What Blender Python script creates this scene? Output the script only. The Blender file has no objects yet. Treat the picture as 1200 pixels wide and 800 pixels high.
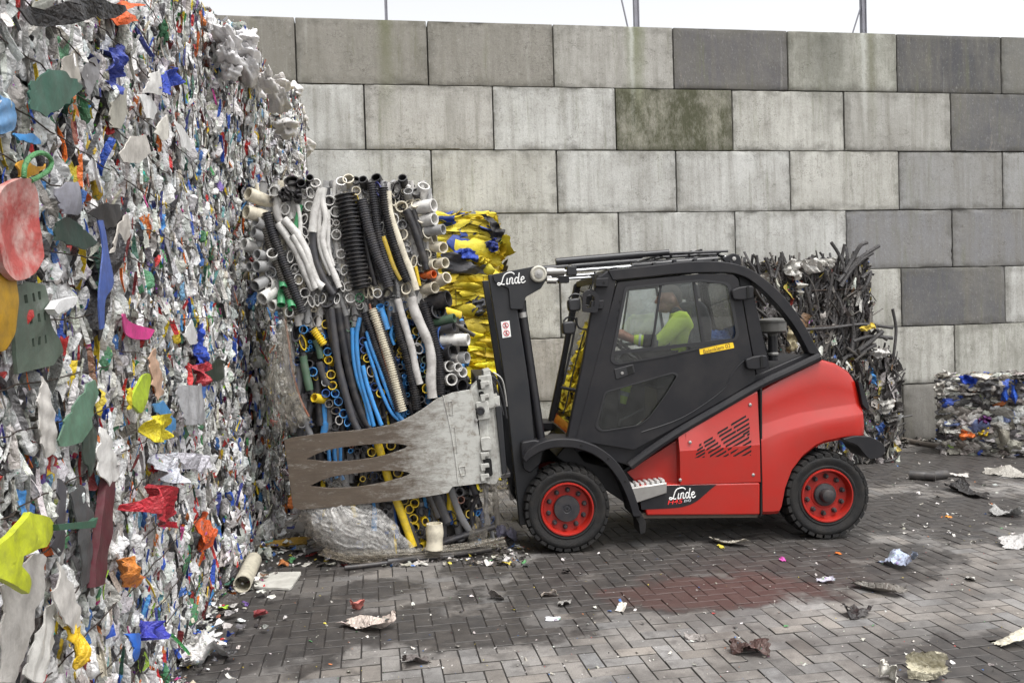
import bpy, bmesh, math, random
import numpy as np
from mathutils import Vector, Matrix
from mathutils.geometry import tessellate_polygon
S = bpy.context.scene
COL = S.collection
PI = math.pi
rad = math.radians

# ---------------------------------------------------------------- camera, world, sun, exposure
FPX, YAW, PITCH, ROLL, HC = 1000.0, .165, .025, .030, 1.85      # focal length in px of a 1200 px wide picture
cam = bpy.data.objects.new('camera', bpy.data.cameras.new('camera')); COL.objects.link(cam); S.camera = cam
cam.data.sensor_width = 36; cam.data.lens = 36 * FPX / 1200; cam.data.clip_start = .05; cam.data.clip_end = 2000
_c, _s = math.cos(YAW), math.sin(YAW); _cp, _sp = math.cos(PITCH), math.sin(PITCH); _cr, _sr = math.cos(ROLL), math.sin(ROLL)
cR = np.array([_c, -_s, 0]); _Fh = np.array([_s, _c, 0]); _Z = np.array([0, 0, 1.])
cF = _Fh * _cp - _Z * _sp; cU = _Fh * _sp + _Z * _cp; cC = np.array([0, 0, HC])
_r = cR * _cr - cU * _sr; _u = cR * _sr + cU * _cr
M = Matrix(((_r[0], _u[0], -cF[0], 0), (_r[1], _u[1], -cF[1], 0), (_r[2], _u[2], -cF[2], HC), (0, 0, 0, 1)))
cam.matrix_world = M

W = bpy.data.worlds.new('World'); S.world = W; W.use_nodes = True
wn = W.node_tree; bg = wn.nodes['Background']
sky = wn.nodes.new('ShaderNodeTexSky'); sky.sky_type = 'NISHITA'; sky.sun_disc = False
SUN_EL, SUN_AZ = rad(66), rad(152)
sky.sun_elevation = SUN_EL; sky.sun_rotation = SUN_AZ; sky.air_density = 1.0; sky.dust_density = 4.0; sky.ozone_density = 1.0
hs = wn.nodes.new('ShaderNodeHueSaturation'); hs.inputs['Saturation'].default_value = .10
wn.links.new(sky.outputs[0], hs.inputs['Color']); wn.links.new(hs.outputs[0], bg.inputs[0])
bg.inputs[1].default_value = .15
sl = bpy.data.lights.new('sun', 'SUN'); sl.energy = 1.15; sl.angle = rad(32); sl.color = (1, .97, .93)
sun = bpy.data.objects.new('sun', sl); COL.objects.link(sun)
_d = Vector((math.sin(SUN_AZ) * math.cos(SUN_EL), math.cos(SUN_AZ) * math.cos(SUN_EL), math.sin(SUN_EL)))
sun.rotation_euler = _d.to_track_quat('Z', 'Y').to_euler(); sun.location = (-10, -10, 20)
S.view_settings.view_transform = 'Standard'; S.view_settings.look = 'None'; S.view_settings.gamma = 1
S.view_settings.exposure = 1.02
S.render.engine = 'CYCLES'; S.cycles.max_bounces = 8; S.cycles.transparent_max_bounces = 16

# ---------------------------------------------------------------- helpers
def ray(x, y):
    p = (x - 600) / FPX; q = (400 - y) / FPX
    return cF + (p * _cr + q * _sr) * cR + (-p * _sr + q * _cr) * cU
def onG(x, y, z=0): d = ray(x, y); return cC + d * (z - HC) / d[2]
def onY(x, y, Y): d = ray(x, y); return cC + d * Y / d[1]
def onX(x, y, X): d = ray(x, y); return cC + d * X / d[0]

def tag(o, label=None, cat=None, group=None, kind=None):
    if label: o['label'] = label
    if cat: o['category'] = cat
    if group: o['group'] = group
    if kind: o['kind'] = kind
    return o
def empty(name, loc=(0, 0, 0), rz=0, parent=None):
    o = bpy.data.objects.new(name, None); COL.objects.link(o); o.location = loc; o.rotation_euler = (0, 0, rz)
    o.empty_display_size = .1
    if parent: o.parent = parent
    return o

class MB:
    """collects vertices, faces and one colour per vertex"""
    def __init__(s): s.v = []; s.f = []; s.c = []; s.n = 0; s.cur = (.5, .5, .5)
    def add(s, v, f, c=None):
        v = np.asarray(v, float).reshape(-1, 3); s.v.append(v)
        s.f.extend([tuple(i + s.n for i in q) for q in f])
        s.c.append(np.tile(np.array(c if c is not None else s.cur, float), (len(v), 1)) if (c is None or np.ndim(c) == 1) else np.asarray(c))
        s.n += len(v); return s
    def box(s, p0, p1, c=None):
        x0, y0, z0 = np.minimum(p0, p1); x1, y1, z1 = np.maximum(p0, p1)
        v = [(x0,y0,z0),(x1,y0,z0),(x1,y1,z0),(x0,y1,z0),(x0,y0,z1),(x1,y0,z1),(x1,y1,z1),(x0,y1,z1)]
        return s.add(v, [(0,3,2,1),(4,5,6,7),(0,1,5,4),(1,2,6,5),(2,3,7,6),(3,0,4,7)], c)
    def prism(s, poly, t0, t1, holes=(), c=None, at=None):
        """poly in (s,z), extruded in t.  at(s,t,z) optional remap"""
        loops = [list(poly)] + [list(h) for h in holes]
        flat = [p for l in loops for p in l]
        tris = tessellate_polygon([[Vector((p[0], p[1], 0)) for p in l] for l in loops])
        n = len(flat); v = [(p[0], t0, p[1]) for p in flat] + [(p[0], t1, p[1]) for p in flat]
        if not holes:
            f = [tuple(range(n)), tuple(range(2 * n - 1, n - 1, -1))]
        else:
            f = [tuple(t) for t in tris] + [tuple(i + n for i in t[::-1]) for t in tris]
        k = 0
        for l in loops:
            m = len(l)
            for i in range(m):
                a, b = k + i, k + (i + 1) % m
                f.append((a, b, b + n, a + n))
            k += m
        return s.add(v, f, c)
    def tube(s, pts, r, n=10, c=None, wall=0, inner=.12, corr=0, pitch=.012, squash=1, rot=0, caps=True):
        P = np.asarray(pts, float)
        if corr:
            seg = np.linalg.norm(np.diff(P, axis=0), axis=1); L = np.r_[0, np.cumsum(seg)]
            m = max(4, int(L[-1] / (pitch / 4))); q = np.linspace(0, L[-1], m)
            P = np.stack([np.interp(q, L, P[:, i]) for i in range(3)], 1)
            rr = (r if np.ndim(r) == 0 else np.interp(q, L, r)) * (1 + corr * np.sign(np.sin(np.arange(m) * PI / 2 + .3)))
        else:
            rr = np.full(len(P), r) if np.ndim(r) == 0 else np.asarray(r, float)
        T = np.gradient(P, axis=0); T /= np.linalg.norm(T, axis=1)[:, None] + 1e-12
        up = np.array([0, 0, 1.]) if abs(T[0][2]) < .9 else np.array([0, 1., 0])
        A = np.cross(T[0], up); A /= np.linalg.norm(A)
        rings = []; ang = np.linspace(0, 2 * PI, n, endpoint=False)
        for i in range(len(P)):
            A = A - T[i] * A.dot(T[i]); A /= np.linalg.norm(A) + 1e-12; B = np.cross(T[i], A)
            ca, sa = np.cos(ang), np.sin(ang) * squash
            if rot: ca, sa = ca * math.cos(rot) - sa * math.sin(rot), ca * math.sin(rot) + sa * math.cos(rot)
            rings.append(P[i] + rr[i] * (ca[:, None] * A + sa[:, None] * B))
        if wall:
            k = 1 - wall / r if np.ndim(r) == 0 else 1 - wall / r[0]
            dep = min(inner, .9 * np.linalg.norm(P[-1] - P[0]))
            r0 = P[0] + (rings[0] - P[0]) * k; r0d = r0 + T[0] * dep
            r1 = P[-1] + (rings[-1] - P[-1]) * k; r1d = r1 - T[-1] * dep * .5
            rings = [r0d, r0] + rings + [r1, r1d]
        m = len(rings); v = np.concatenate(rings); f = []
        for i in range(m - 1):
            for j in range(n):
                a, b = i * n + j, i * n + (j + 1) % n
                f.append((a, a + n, b + n, b))
        if caps: f.append(tuple(range(n))); f.append(tuple(range((m - 1) * n, m * n))[::-1])
        return s.add(v, f, c)
    def lathe(s, prof, origin, axis='t', n=32, c=None, a0=0, a1=2 * PI):
        """prof = [(radius, along)] round a horizontal t axis (local y) or the z axis"""
        full = abs(a1 - a0 - 2 * PI) < 1e-6
        ang = np.linspace(a0, a1, n, endpoint=not full); v = []; f = []; o = np.array(origin, float)
        for r, h in prof:
            for a in ang:
                v.append(o + ((r * math.cos(a), h, r * math.sin(a)) if axis == 't' else (r * math.cos(a), r * math.sin(a), h)))
        m = len(prof); w = n if full else n - 1
        for i in range(m - 1):
            for j in range(w):
                a, b = i * n + j, i * n + (j + 1) % n
                f.append((a, b, b + n, a + n))
        return s.add(v, f, c)
    def grid(s, pts, c=None):
        """pts[i][j] -> quads"""
        A = np.asarray(pts, float); m, n = A.shape[:2]
        f = [(i*n+j, i*n+j+1, (i+1)*n+j+1, (i+1)*n+j) for i in range(m-1) for j in range(n-1)]
        return s.add(A.reshape(-1, 3), f, c)
    def build(s, name, mat, parent=None, smooth=False, bevel=0, seg=2, sharp=35, col=False, extra=None, recalc=True):
        me = bpy.data.meshes.new(name)
        V = np.concatenate(s.v) if s.v else np.zeros((0, 3))
        me.from_pydata(V.tolist(), [], s.f); me.update()
        if recalc and len(s.f) < 60000:
            bm = bmesh.new(); bm.from_mesh(me); bmesh.ops.recalc_face_normals(bm, faces=bm.faces); bm.to_mesh(me); bm.free()
        if col:
            at = me.color_attributes.new('Col', 'FLOAT_COLOR', 'POINT')
            C4 = np.c_[np.concatenate(s.c), np.ones(s.n)].astype(np.float32); at.data.foreach_set('color', C4.ravel())
        if extra is not None:
            a = me.attributes.new('Extra', 'FLOAT', 'POINT'); a.data.foreach_set('value', np.asarray(extra, np.float32))
        me.materials.append(mat)
        if smooth:
            me.polygons.foreach_set('use_smooth', [True] * len(me.polygons))
            if sharp: me.set_sharp_from_angle(angle=rad(sharp))
        o = bpy.data.objects.new(name, me); COL.objects.link(o)
        if parent: o.parent = parent
        if bevel:
            b = o.modifiers.new('b', 'BEVEL'); b.width = bevel; b.segments = seg; b.limit_method = 'ANGLE'; b.angle_limit = rad(40)
            b.harden_normals = False
            me.polygons.foreach_set('use_smooth', [True] * len(me.polygons)); me.set_sharp_from_angle(angle=rad(50))
        return o

def nd(t, typ, **k):
    n = t.nodes.new(typ)
    for a, b in k.items():
        if a in n.inputs: n.inputs[a].default_value = b
        else: setattr(n, a, b)
    return n
def mat(name, col=(.5, .5, .5), rough=.5, metal=0, vcol=False, noise=0, nscale=6, ncol=None, bump=0, bscale=60, coat=0, spec=.5, emit=None):
    """plain procedural material: base colour (or vertex colour) broken up by two noises, plus a bump"""
    m = bpy.data.materials.new(name); m.use_nodes = True; t = m.node_tree; L = t.links; b = t.nodes['Principled BSDF']
    b.inputs['Roughness'].default_value = rough; b.inputs['Metallic'].default_value = metal
    b.inputs['Specular IOR Level'].default_value = spec
    if coat: b.inputs['Coat Weight'].default_value = coat; b.inputs['Coat Roughness'].default_value = .12
    if vcol: src = nd(t, 'ShaderNodeVertexColor', layer_name='Col').outputs[0]
    else:
        rgb = t.nodes.new('ShaderNodeRGB'); rgb.outputs[0].default_value = (*col, 1); src = rgb.outputs[0]
    tc = nd(t, 'ShaderNodeTexCoord')
    if noise:
        n1 = nd(t, 'ShaderNodeTexNoise', Scale=nscale, Detail=8, Roughness=.65); L.new(tc.outputs['Object'], n1.inputs['Vector'])
        mr = nd(t, 'ShaderNodeMapRange'); mr.inputs[1].default_value = .42; mr.inputs[2].default_value = .72; mr.inputs[4].default_value = noise
        L.new(n1.outputs[0], mr.inputs[0])
        mx = nd(t, 'ShaderNodeMix', data_type='RGBA'); L.new(mr.outputs[0], mx.inputs[0]); L.new(src, mx.inputs[6])
        mx.inputs[7].default_value = (*(ncol or (.10, .085, .07)), 1); src = mx.outputs[2]
        m2 = nd(t, 'ShaderNodeMapRange'); m2.inputs[3].default_value = max(.05, rough - .08); m2.inputs[4].default_value = min(1, rough + .25)
        L.new(n1.outputs[0], m2.inputs[0]); L.new(m2.outputs[0], b.inputs['Roughness'])
    L.new(src, b.inputs['Base Color'])
    if bump:
        n2 = nd(t, 'ShaderNodeTexNoise', Scale=bscale, Detail=5); L.new(tc.outputs['Object'], n2.inputs['Vector'])
        bp = nd(t, 'ShaderNodeBump', Strength=bump, Distance=.01); L.new(n2.outputs[0], bp.inputs['Height']); L.new(bp.outputs[0], b.inputs['Normal'])
    if emit: b.inputs['Emission Color'].default_value = (*emit, 1); b.inputs['Emission Strength'].default_value = 1
    return m
def srgb(r, g, b):
    return tuple(((x / 255 + .055) / 1.055) ** 2.4 if x > 10 else x / 3294.6 for x in (r, g, b))
def smoothpath(pts, k=6):
    P = np.asarray(pts, float); n = len(P)
    if n < 3: return P
    out = []
    for i in range(n - 1):
        p0, p1, p2, p3 = P[max(i-1, 0)], P[i], P[i+1], P[min(i+2, n-1)]
        for j in range(k):
            t = j / k
            out.append(.5 * ((2*p1) + (-p0+p2)*t + (2*p0-5*p1+4*p2-p3)*t*t + (-p0+3*p1-3*p2+p3)*t**3))
    out.append(P[-1]); return np.array(out)
def rounded(poly, r, k=4):
    """round the corners of a closed 2-D polygon"""
    P = [np.array(p, float) for p in poly]; n = len(P); out = []
    for i in range(n):
        a, b, c = P[i-1], P[i], P[(i+1) % n]
        u = a - b; w = c - b; lu, lw = np.linalg.norm(u), np.linalg.norm(w); d = min(r, lu * .45, lw * .45)
        p, q = b + u / lu * d, b + w / lw * d
        for j in range(k + 1):
            t = j / k; out.append((1-t)**2 * p + 2*t*(1-t) * b + t*t * q)
    return out

# ---------------------------------------------------------------- setting: ground
YW, XW0 = 10.70, .83
def paving_material():
    m = bpy.data.materials.new('paving'); m.use_nodes = True; t = m.node_tree; L = t.links; b = t.nodes['Principled BSDF']
    vc = nd(t, 'ShaderNodeVertexColor', layer_name='Col'); g = nd(t, 'ShaderNodeNewGeometry')
    def noise(sc, det=8, ro=.6, lo=.4, hi=.6, stretch=None, off=0):
        n = nd(t, 'ShaderNodeTexNoise', Scale=sc, Detail=det, Roughness=ro)
        mp = nd(t, 'ShaderNodeMapping'); mp.inputs['Location'].default_value = (off, off * .7, 0)
        if stretch: mp.inputs['Scale'].default_value = stretch
        L.new(g.outputs['Position'], mp.inputs['Vector']); L.new(mp.outputs[0], n.inputs['Vector'])
        r = nd(t, 'ShaderNodeMapRange'); r.interpolation_type = 'SMOOTHSTEP'; r.inputs[1].default_value = lo; r.inputs[2].default_value = hi; L.new(n.outputs[0], r.inputs[0]); return r.outputs[0]
    def mth(op, a, bb):
        n = nd(t, 'ShaderNodeMath', operation=op); n.use_clamp = True
        for i, q in enumerate((a, bb)):
            if isinstance(q, (int, float)): n.inputs[i].default_value = q
            else: L.new(q, n.inputs[i])
        return n.outputs[0]
    def blob(cx, cy, rx, ry, ang=0):
        """soft elliptical stain lying in the yard, edge broken by noise"""
        mp = nd(t, 'ShaderNodeMapping'); mp.vector_type = 'TEXTURE'; mp.inputs['Location'].default_value = (cx, cy, 0)
        mp.inputs['Rotation'].default_value = (0, 0, ang); mp.inputs['Scale'].default_value = (rx, ry, 1)
        L.new(g.outputs['Position'], mp.inputs['Vector'])
        ln = nd(t, 'ShaderNodeVectorMath', operation='LENGTH')
        sx = nd(t, 'ShaderNodeVectorMath', operation='MULTIPLY'); sx.inputs[1].default_value = (1, 1, 0)
        L.new(mp.outputs[0], sx.inputs[0]); L.new(sx.outputs[0], ln.inputs[0])
        n = nd(t, 'ShaderNodeTexNoise', Scale=2.2, Detail=7, Roughness=.65); L.new(g.outputs['Position'], n.inputs['Vector'])
        ad = nd(t, 'ShaderNodeMath', operation='MULTIPLY_ADD'); ad.inputs[1].default_value = 2.4; L.new(n.outputs[0], ad.inputs[0]); L.new(ln.outputs['Value'], ad.inputs[2])
        r = nd(t, 'ShaderNodeMapRange'); r.interpolation_type = 'SMOOTHSTEP'; r.inputs[1].default_value = 2.35; r.inputs[2].default_value = 1.85
        L.new(ad.outputs[0], r.inputs[0]); return r.outputs[0]
    grain = noise(140, 3, .6, .25, .75)
    mx = nd(t, 'ShaderNodeMix', data_type='RGBA', blend_type='MULTIPLY'); mx.inputs[0].default_value = .35
    L.new(vc.outputs[0], mx.inputs[6]); L.new(grain, mx.inputs[7])
    dirt = mth('MAXIMUM', mth('MULTIPLY', noise(1.1, 9, .74, .42, .60), .66), mth('MULTIPLY', noise(6, 8, .7, .5, .66), .6))
    stains = [blob(*a) for a in STAINS]
    for s_ in stains: dirt = mth('MAXIMUM', dirt, s_)
    m2 = nd(t, 'ShaderNodeMix', data_type='RGBA'); L.new(mth('MULTIPLY', dirt, .90), m2.inputs[0]); L.new(mx.outputs[2], m2.inputs[6])
    dcol = nd(t, 'ShaderNodeMix', data_type='RGBA'); dcol.inputs[6].default_value = (.017, .015, .0145, 1); dcol.inputs[7].default_value = (.050, .044, .040, 1)
    L.new(noise(9, 8, .7, .35, .7), dcol.inputs[0]); L.new(dcol.outputs[2], m2.inputs[7])
    m3 = nd(t, 'ShaderNodeMix', data_type='RGBA'); L.new(mth('MULTIPLY', blob(*RUST), .55), m3.inputs[0]); L.new(m2.outputs[2], m3.inputs[6]); m3.inputs[7].default_value = (.075, .032, .026, 1)
    # pale dusty wipes rubbed over the dirt
    m4 = nd(t, 'ShaderNodeMix', data_type='RGBA'); L.new(mth('MULTIPLY', noise(3, 9, .75, .56, .74, (1, 3.2, 1), 9), .38), m4.inputs[0]); L.new(m3.outputs[2], m4.inputs[6]); m4.inputs[7].default_value = (.145, .134, .122, 1)
    L.new(m4.outputs[2], b.inputs['Base Color'])
    ro = nd(t, 'ShaderNodeMapRange'); ro.inputs[3].default_value = .82; ro.inputs[4].default_value = .50; L.new(dirt, ro.inputs[0]); L.new(ro.outputs[0], b.inputs['Roughness'])
    n = nd(t, 'ShaderNodeTexNoise', Scale=45, Detail=8, Roughness=.7); L.new(g.outputs['Position'], n.inputs['Vector'])
    bp = nd(t, 'ShaderNodeBump', Strength=.5, Distance=.006); L.new(n.outputs[0], bp.inputs['Height']); L.new(bp.outputs[0], b.inputs['Normal'])
    return m
def _st(x, y, rx, ry, a=0): g_ = onG(x, y); return (g_[0], g_[1], rx, ry, a)
STAINS = [_st(480, 735, 1.25, .42, -.25), _st(760, 690, 1.5, .62, -.12), _st(300, 735, .9, 1.0, 0), _st(830, 655, 2.4, .75, -.1), _st(440, 690, .5, .3, 0), _st(960, 670, 1.0, .5, -.1),
          _st(1090, 600, 2.2, 1.0, -.2), _st(1100, 545, 3.0, 1.3, 0), _st(1150, 770, .7, .5, .3), _st(330, 660, 1.1, .6, 0), _st(620, 640, 1.3, .35, 0)]
RUST = _st(840, 690, .75, .38, -.1)
PAV = paving_material()
def ground():
    mb = MB(); mb.add([(-600, -600, -.045), (600, -600, -.045), (600, 600, -.045), (-600, 600, -.045)], [(0, 1, 2, 3)], (.10, .094, .088))
    tag(mb.build('ground', PAV, col=True), kind='structure')
    rng = np.random.default_rng(4); w = .107; gap = .0030; ch = .0028
    mb = MB(); V = []; F = []; Cc = []
    X0, X1, Y0, Y1 = -4.6, 11.5, .6, YW
    mb.add([(X0, Y0, -.0065), (X1, Y0, -.0065), (X1, Y1, -.0065), (X0, Y1, -.0065)], [(0, 1, 2, 3)], (.030, .027, .025))
    for i in range(-160, 250):
        for j in range(-80, 80):
            for k, (bx, by, lx, ly) in enumerate(((0, 0, 2, 1), (0, 1, 1, 2))):
                x = (bx + i + 2 * j) * w; y = (by + i - 2 * j) * w + .6
                x1, y1 = x + lx * w, y + ly * w
                if x < X0 or x1 > X1 or y < Y0 or y1 > Y1: continue
                a, b_, c_, d = x + gap, y + gap, x1 - gap, y1 - gap
                z = rng.normal(0, .0011); tx, ty = rng.normal(0, .006, 2); cx, cy = (a + c_) / 2, (b_ + d) / 2
                def zz(px, py): return z + (px - cx) * tx + (py - cy) * ty
                jit = rng.normal(0, .0011, 8)
                v = [(a + jit[0], b_ + jit[1], -.011), (c_ + jit[2], b_ + jit[3], -.011), (c_ + jit[4], d + jit[5], -.011), (a + jit[6], d + jit[7], -.011)]
                v += [(p[0] + sx * ch, p[1] + sy * ch, zz(p[0], p[1])) for p, (sx, sy) in zip(v, ((1, 1), (-1, 1), (-1, -1), (1, -1)))]
                v[:4] = [(p[0], p[1], -.011) for p in v[:4]]
                mid = [(p[0], p[1], zz(p[0], p[1]) - .0022) for p in v[:4]]
                v = v[:4] + mid + v[4:]
                f = [(8, 9, 10, 11)] + [(q, (q+1) % 4, (q+1) % 4 + 4, q + 4) for q in range(4)] + [(q + 4, (q+1) % 4 + 4, (q+1) % 4 + 8, q + 8) for q in range(4)]
                tn = .25 * (1 + rng.normal(0, .09)); wm = rng.normal(0, .02)
                c1 = (tn * (1.03 + wm), tn * .965, tn * (.90 - wm)); mb.add(v, f, np.array([(.040, .036, .032)] * 4 + [(.075, .068, .06)] * 4 + [c1] * 4))
    o = mb.build('paving', PAV, col=True, recalc=False); tag(o, kind='structure')
ground()

# ---------------------------------------------------------------- the block wall
DRIP = [onY(452, 60, YW)[0], onY(745, 60, YW)[0], onY(1012, 60, YW)[0]]
def wall_material():
    m = bpy.data.materials.new('block_concrete'); m.use_nodes = True; t = m.node_tree; L = t.links; b = t.nodes['Principled BSDF']
    vc = nd(t, 'ShaderNodeVertexColor', layer_name='Col'); at = nd(t, 'ShaderNodeAttribute', attribute_name='Extra'); g = nd(t, 'ShaderNodeNewGeometry')
    oi = nd(t, 'ShaderNodeObjectInfo')
    off = nd(t, 'ShaderNodeVectorMath', operation='SCALE'); off.inputs[3].default_value = 37; 
    cmb = nd(t, 'ShaderNodeCombineXYZ'); L.new(oi.outputs['Random'], cmb.inputs[0]); L.new(oi.outputs['Random'], cmb.inputs[1]); L.new(cmb.outputs[0], off.inputs[0])
    pos = nd(t, 'ShaderNodeVectorMath', operation='ADD'); L.new(g.outputs['Position'], pos.inputs[0]); L.new(off.outputs[0], pos.inputs[1])
    def noise(sc, st, lo, hi, det=8, ro=.65, perblock=True):
        mp = nd(t, 'ShaderNodeMapping'); mp.inputs['Scale'].default_value = st
        L.new(pos.outputs[0] if perblock else g.outputs['Position'], mp.inputs['Vector'])
        n = nd(t, 'ShaderNodeTexNoise', Scale=sc, Detail=det, Roughness=ro); L.new(mp.outputs[0], n.inputs['Vector'])
        r = nd(t, 'ShaderNodeMapRange'); r.inputs[1].default_value = lo; r.inputs[2].default_value = hi; L.new(n.outputs[0], r.inputs[0]); return r.outputs[0]
    def mix(fac, a, col, mul=1.0, blend='MIX'):
        mx = nd(t, 'ShaderNodeMix', data_type='RGBA', blend_type=blend)
        if mul != 1.0:
            mm = nd(t, 'ShaderNodeMath', operation='MULTIPLY'); mm.inputs[1].default_value = mul; L.new(fac, mm.inputs[0]); fac = mm.outputs[0]
        L.new(fac, mx.inputs[0]); L.new(a, mx.inputs[6])
        if isinstance(col, tuple): mx.inputs[7].default_value = (*col, 1)
        else: L.new(col, mx.inputs[7])
        return mx.outputs[2]
    c = vc.outputs[0]
    c = mix(noise(1.6, (1, 1, 1), .40, .72), c, (.20, .19, .165), .55)            # broad grey-brown clouds
    c = mix(noise(2.0, (5, 5, .35), .46, .70), c, (.15, .14, .115), .52)           # run-off streaks
    c = mix(noise(2.6, (4, 4, .22), .60, .72), c, (.48, .48, .46), .25)             # lime runs
    c = mix(noise(26, (1, 1, 1), .58, .75), c, (.09, .08, .07), .65)               # pock marks
    c = mix(noise(4, (2.2, 1, .5), .60, .64, 10, .8), c, (.22, .20, .17), .55)      # scuffs
    c = mix(noise(3.0, (3.5, 3.5, .3), .56, .70, 8, .65, False), c, (.125, .135, .065), .35)   # faint algae under the wall top
    # grime creeping in from the block edges
    sx_ = nd(t, 'ShaderNodeSeparateXYZ'); L.new(g.outputs['Position'], sx_.inputs[0])
    def mm(op, a, b_=None, c_=None):
        n = nd(t, 'ShaderNodeMath', operation=op)
        for i, q in enumerate((a, b_, c_)):
            if q is None: continue
            if isinstance(q, (int, float)): n.inputs[i].default_value = q
            else: L.new(q, n.inputs[i])
        return n.outputs[0]
    row = mm('FLOOR', mm('DIVIDE', sx_.outputs[2], .8)); par = mm('MULTIPLY', mm('MODULO', row, 2.0), .5)
    fx = mm('FRACT', mm('ADD', mm('ADD', mm('DIVIDE', mm('SUBTRACT', sx_.outputs[0], XW0), 1.6), par), 40.0)); dxe = mm('MULTIPLY', mm('SUBTRACT', .5, mm('ABSOLUTE', mm('SUBTRACT', fx, .5))), 1.6)
    fz = mm('FRACT', mm('DIVIDE', sx_.outputs[2], .8)); dze = mm('MULTIPLY', mm('SUBTRACT', .5, mm('ABSOLUTE', mm('SUBTRACT', fz, .5))), .8)
    de = mm('MINIMUM', dxe, dze); en = nd(t, 'ShaderNodeTexNoise', Scale=5, Detail=10, Roughness=.75); L.new(pos.outputs[0], en.inputs['Vector'])
    eg = nd(t, 'ShaderNodeMapRange'); eg.interpolation_type = 'SMOOTHSTEP'; L.new(mm('SUBTRACT', de, mm('MULTIPLY', mm('SUBTRACT', en.outputs[0], .42), .55)), eg.inputs[0]); eg.inputs[1].default_value = .09; eg.inputs[2].default_value = -.10; 
    c = mix(eg.outputs[0], c, (.09, .085, .07), .55)
    # wandering scratches and hairline cracks
    for sc_, st_, wd_, off_ in ((1.7, (1, 1, 2.2), .006, 3.1), (2.6, (2.4, 1, .7), .004, 8.7), (5, (1, 1, 1), .006, 1.3)):
        mp_ = nd(t, 'ShaderNodeMapping'); mp_.inputs['Scale'].default_value = st_; mp_.inputs['Location'].default_value = (off_, 0, off_); L.new(pos.outputs[0], mp_.inputs['Vector'])
        n_ = nd(t, 'ShaderNodeTexNoise', Scale=sc_, Detail=4, Roughness=.6); L.new(mp_.outputs[0], n_.inputs['Vector'])
        ln_ = nd(t, 'ShaderNodeMapRange'); ln_.inputs[1].default_value = wd_; ln_.inputs[2].default_value = 0; L.new(mm('ABSOLUTE', mm('SUBTRACT', n_.outputs[0], .5)), ln_.inputs[0])
        gate = noise(2.2, (1, 1, 1), .50, .58); c = mix(mm('MULTIPLY', ln_.outputs[0], gate), c, (.07, .062, .05), .6)
    c = mix(noise(70, (1, 1, 1), .50, .78, 4, .7), c, (.11, .10, .09), .55)
    c = mix(noise(38, (1, 1, .6), .56, .80, 6, .75), c, (.60, .60, .58), .35)
    # drips below the posts
    for dx_, wd_, cl_ in ((DRIP[0], .16, (.12, .125, .06)), (DRIP[1], .20, (.13, .15, .06)), (DRIP[1] - .05, .05, (.55, .56, .52)), (DRIP[2], .06, (.55, .56, .52)), (DRIP[2] + .12, .10, (.14, .14, .08)), (DRIP[2] - .55, .5, (.10, .10, .085))):
        dd = mm('ABSOLUTE', mm('SUBTRACT', sx_.outputs[0], mm('ADD', dx_, mm('MULTIPLY', mm('SUBTRACT', en.outputs[0], .5), .12)))); r_ = nd(t, 'ShaderNodeMapRange'); r_.interpolation_type = 'SMOOTHSTEP'; r_.inputs[1].default_value = wd_; r_.inputs[2].default_value = 0; L.new(dd, r_.inputs[0])
        zf = nd(t, 'ShaderNodeMapRange'); zf.inputs[1].default_value = 4.0; zf.inputs[2].default_value = 5.5; L.new(sx_.outputs[2], zf.inputs[0]); c = mix(mm('MULTIPLY', r_.outputs[0], mm('MULTIPLY', zf.outputs[0], mm('ADD', .35, en.outputs[0]))), c, cl_, .75)
    # moss where the block is marked for it
    ms = nd(t, 'ShaderNodeMath', operation='MULTIPLY'); L.new(at.outputs['Fac'], ms.inputs[0]); L.new(noise(1.7, (1.7, 1.7, .8), .40, .56, 14, .88), ms.inputs[1])
    c = mix(ms.outputs[0], c, (.040, .042, .016), .92)
    pos_xyz = nd(t, 'ShaderNodeSeparateXYZ'); L.new(g.outputs['Position'], pos_xyz.inputs[0])
    lowd = nd(t, 'ShaderNodeMapRange'); lowd.inputs[1].default_value = .9; lowd.inputs[2].default_value = 0; L.new(pos_xyz.outputs[2], lowd.inputs[0])
    ld = nd(t, 'ShaderNodeMath', operation='MULTIPLY'); L.new(lowd.outputs[0], ld.inputs[0]); L.new(noise(2.5, (1, 1, .5), .30, .62), ld.inputs[1])
    c = mix(ld.outputs[0], c, (.055, .048, .04), .75)                               # splash dirt
    L.new(c, b.inputs['Base Color']); b.inputs['Roughness'].default_value = .88
    n1 = nd(t, 'ShaderNodeTexNoise', Scale=9, Detail=12, Roughness=.75); L.new(pos.outputs[0], n1.inputs['Vector'])
    bp = nd(t, 'ShaderNodeBump', Strength=.42, Distance=.02); L.new(n1.outputs[0], bp.inputs['Height']); L.new(bp.outputs[0], b.inputs['Normal'])
    return m
BLK = wall_material(); CORE_W = mat('sky_blocker_dark', (.05, .048, .042), .95)
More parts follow.
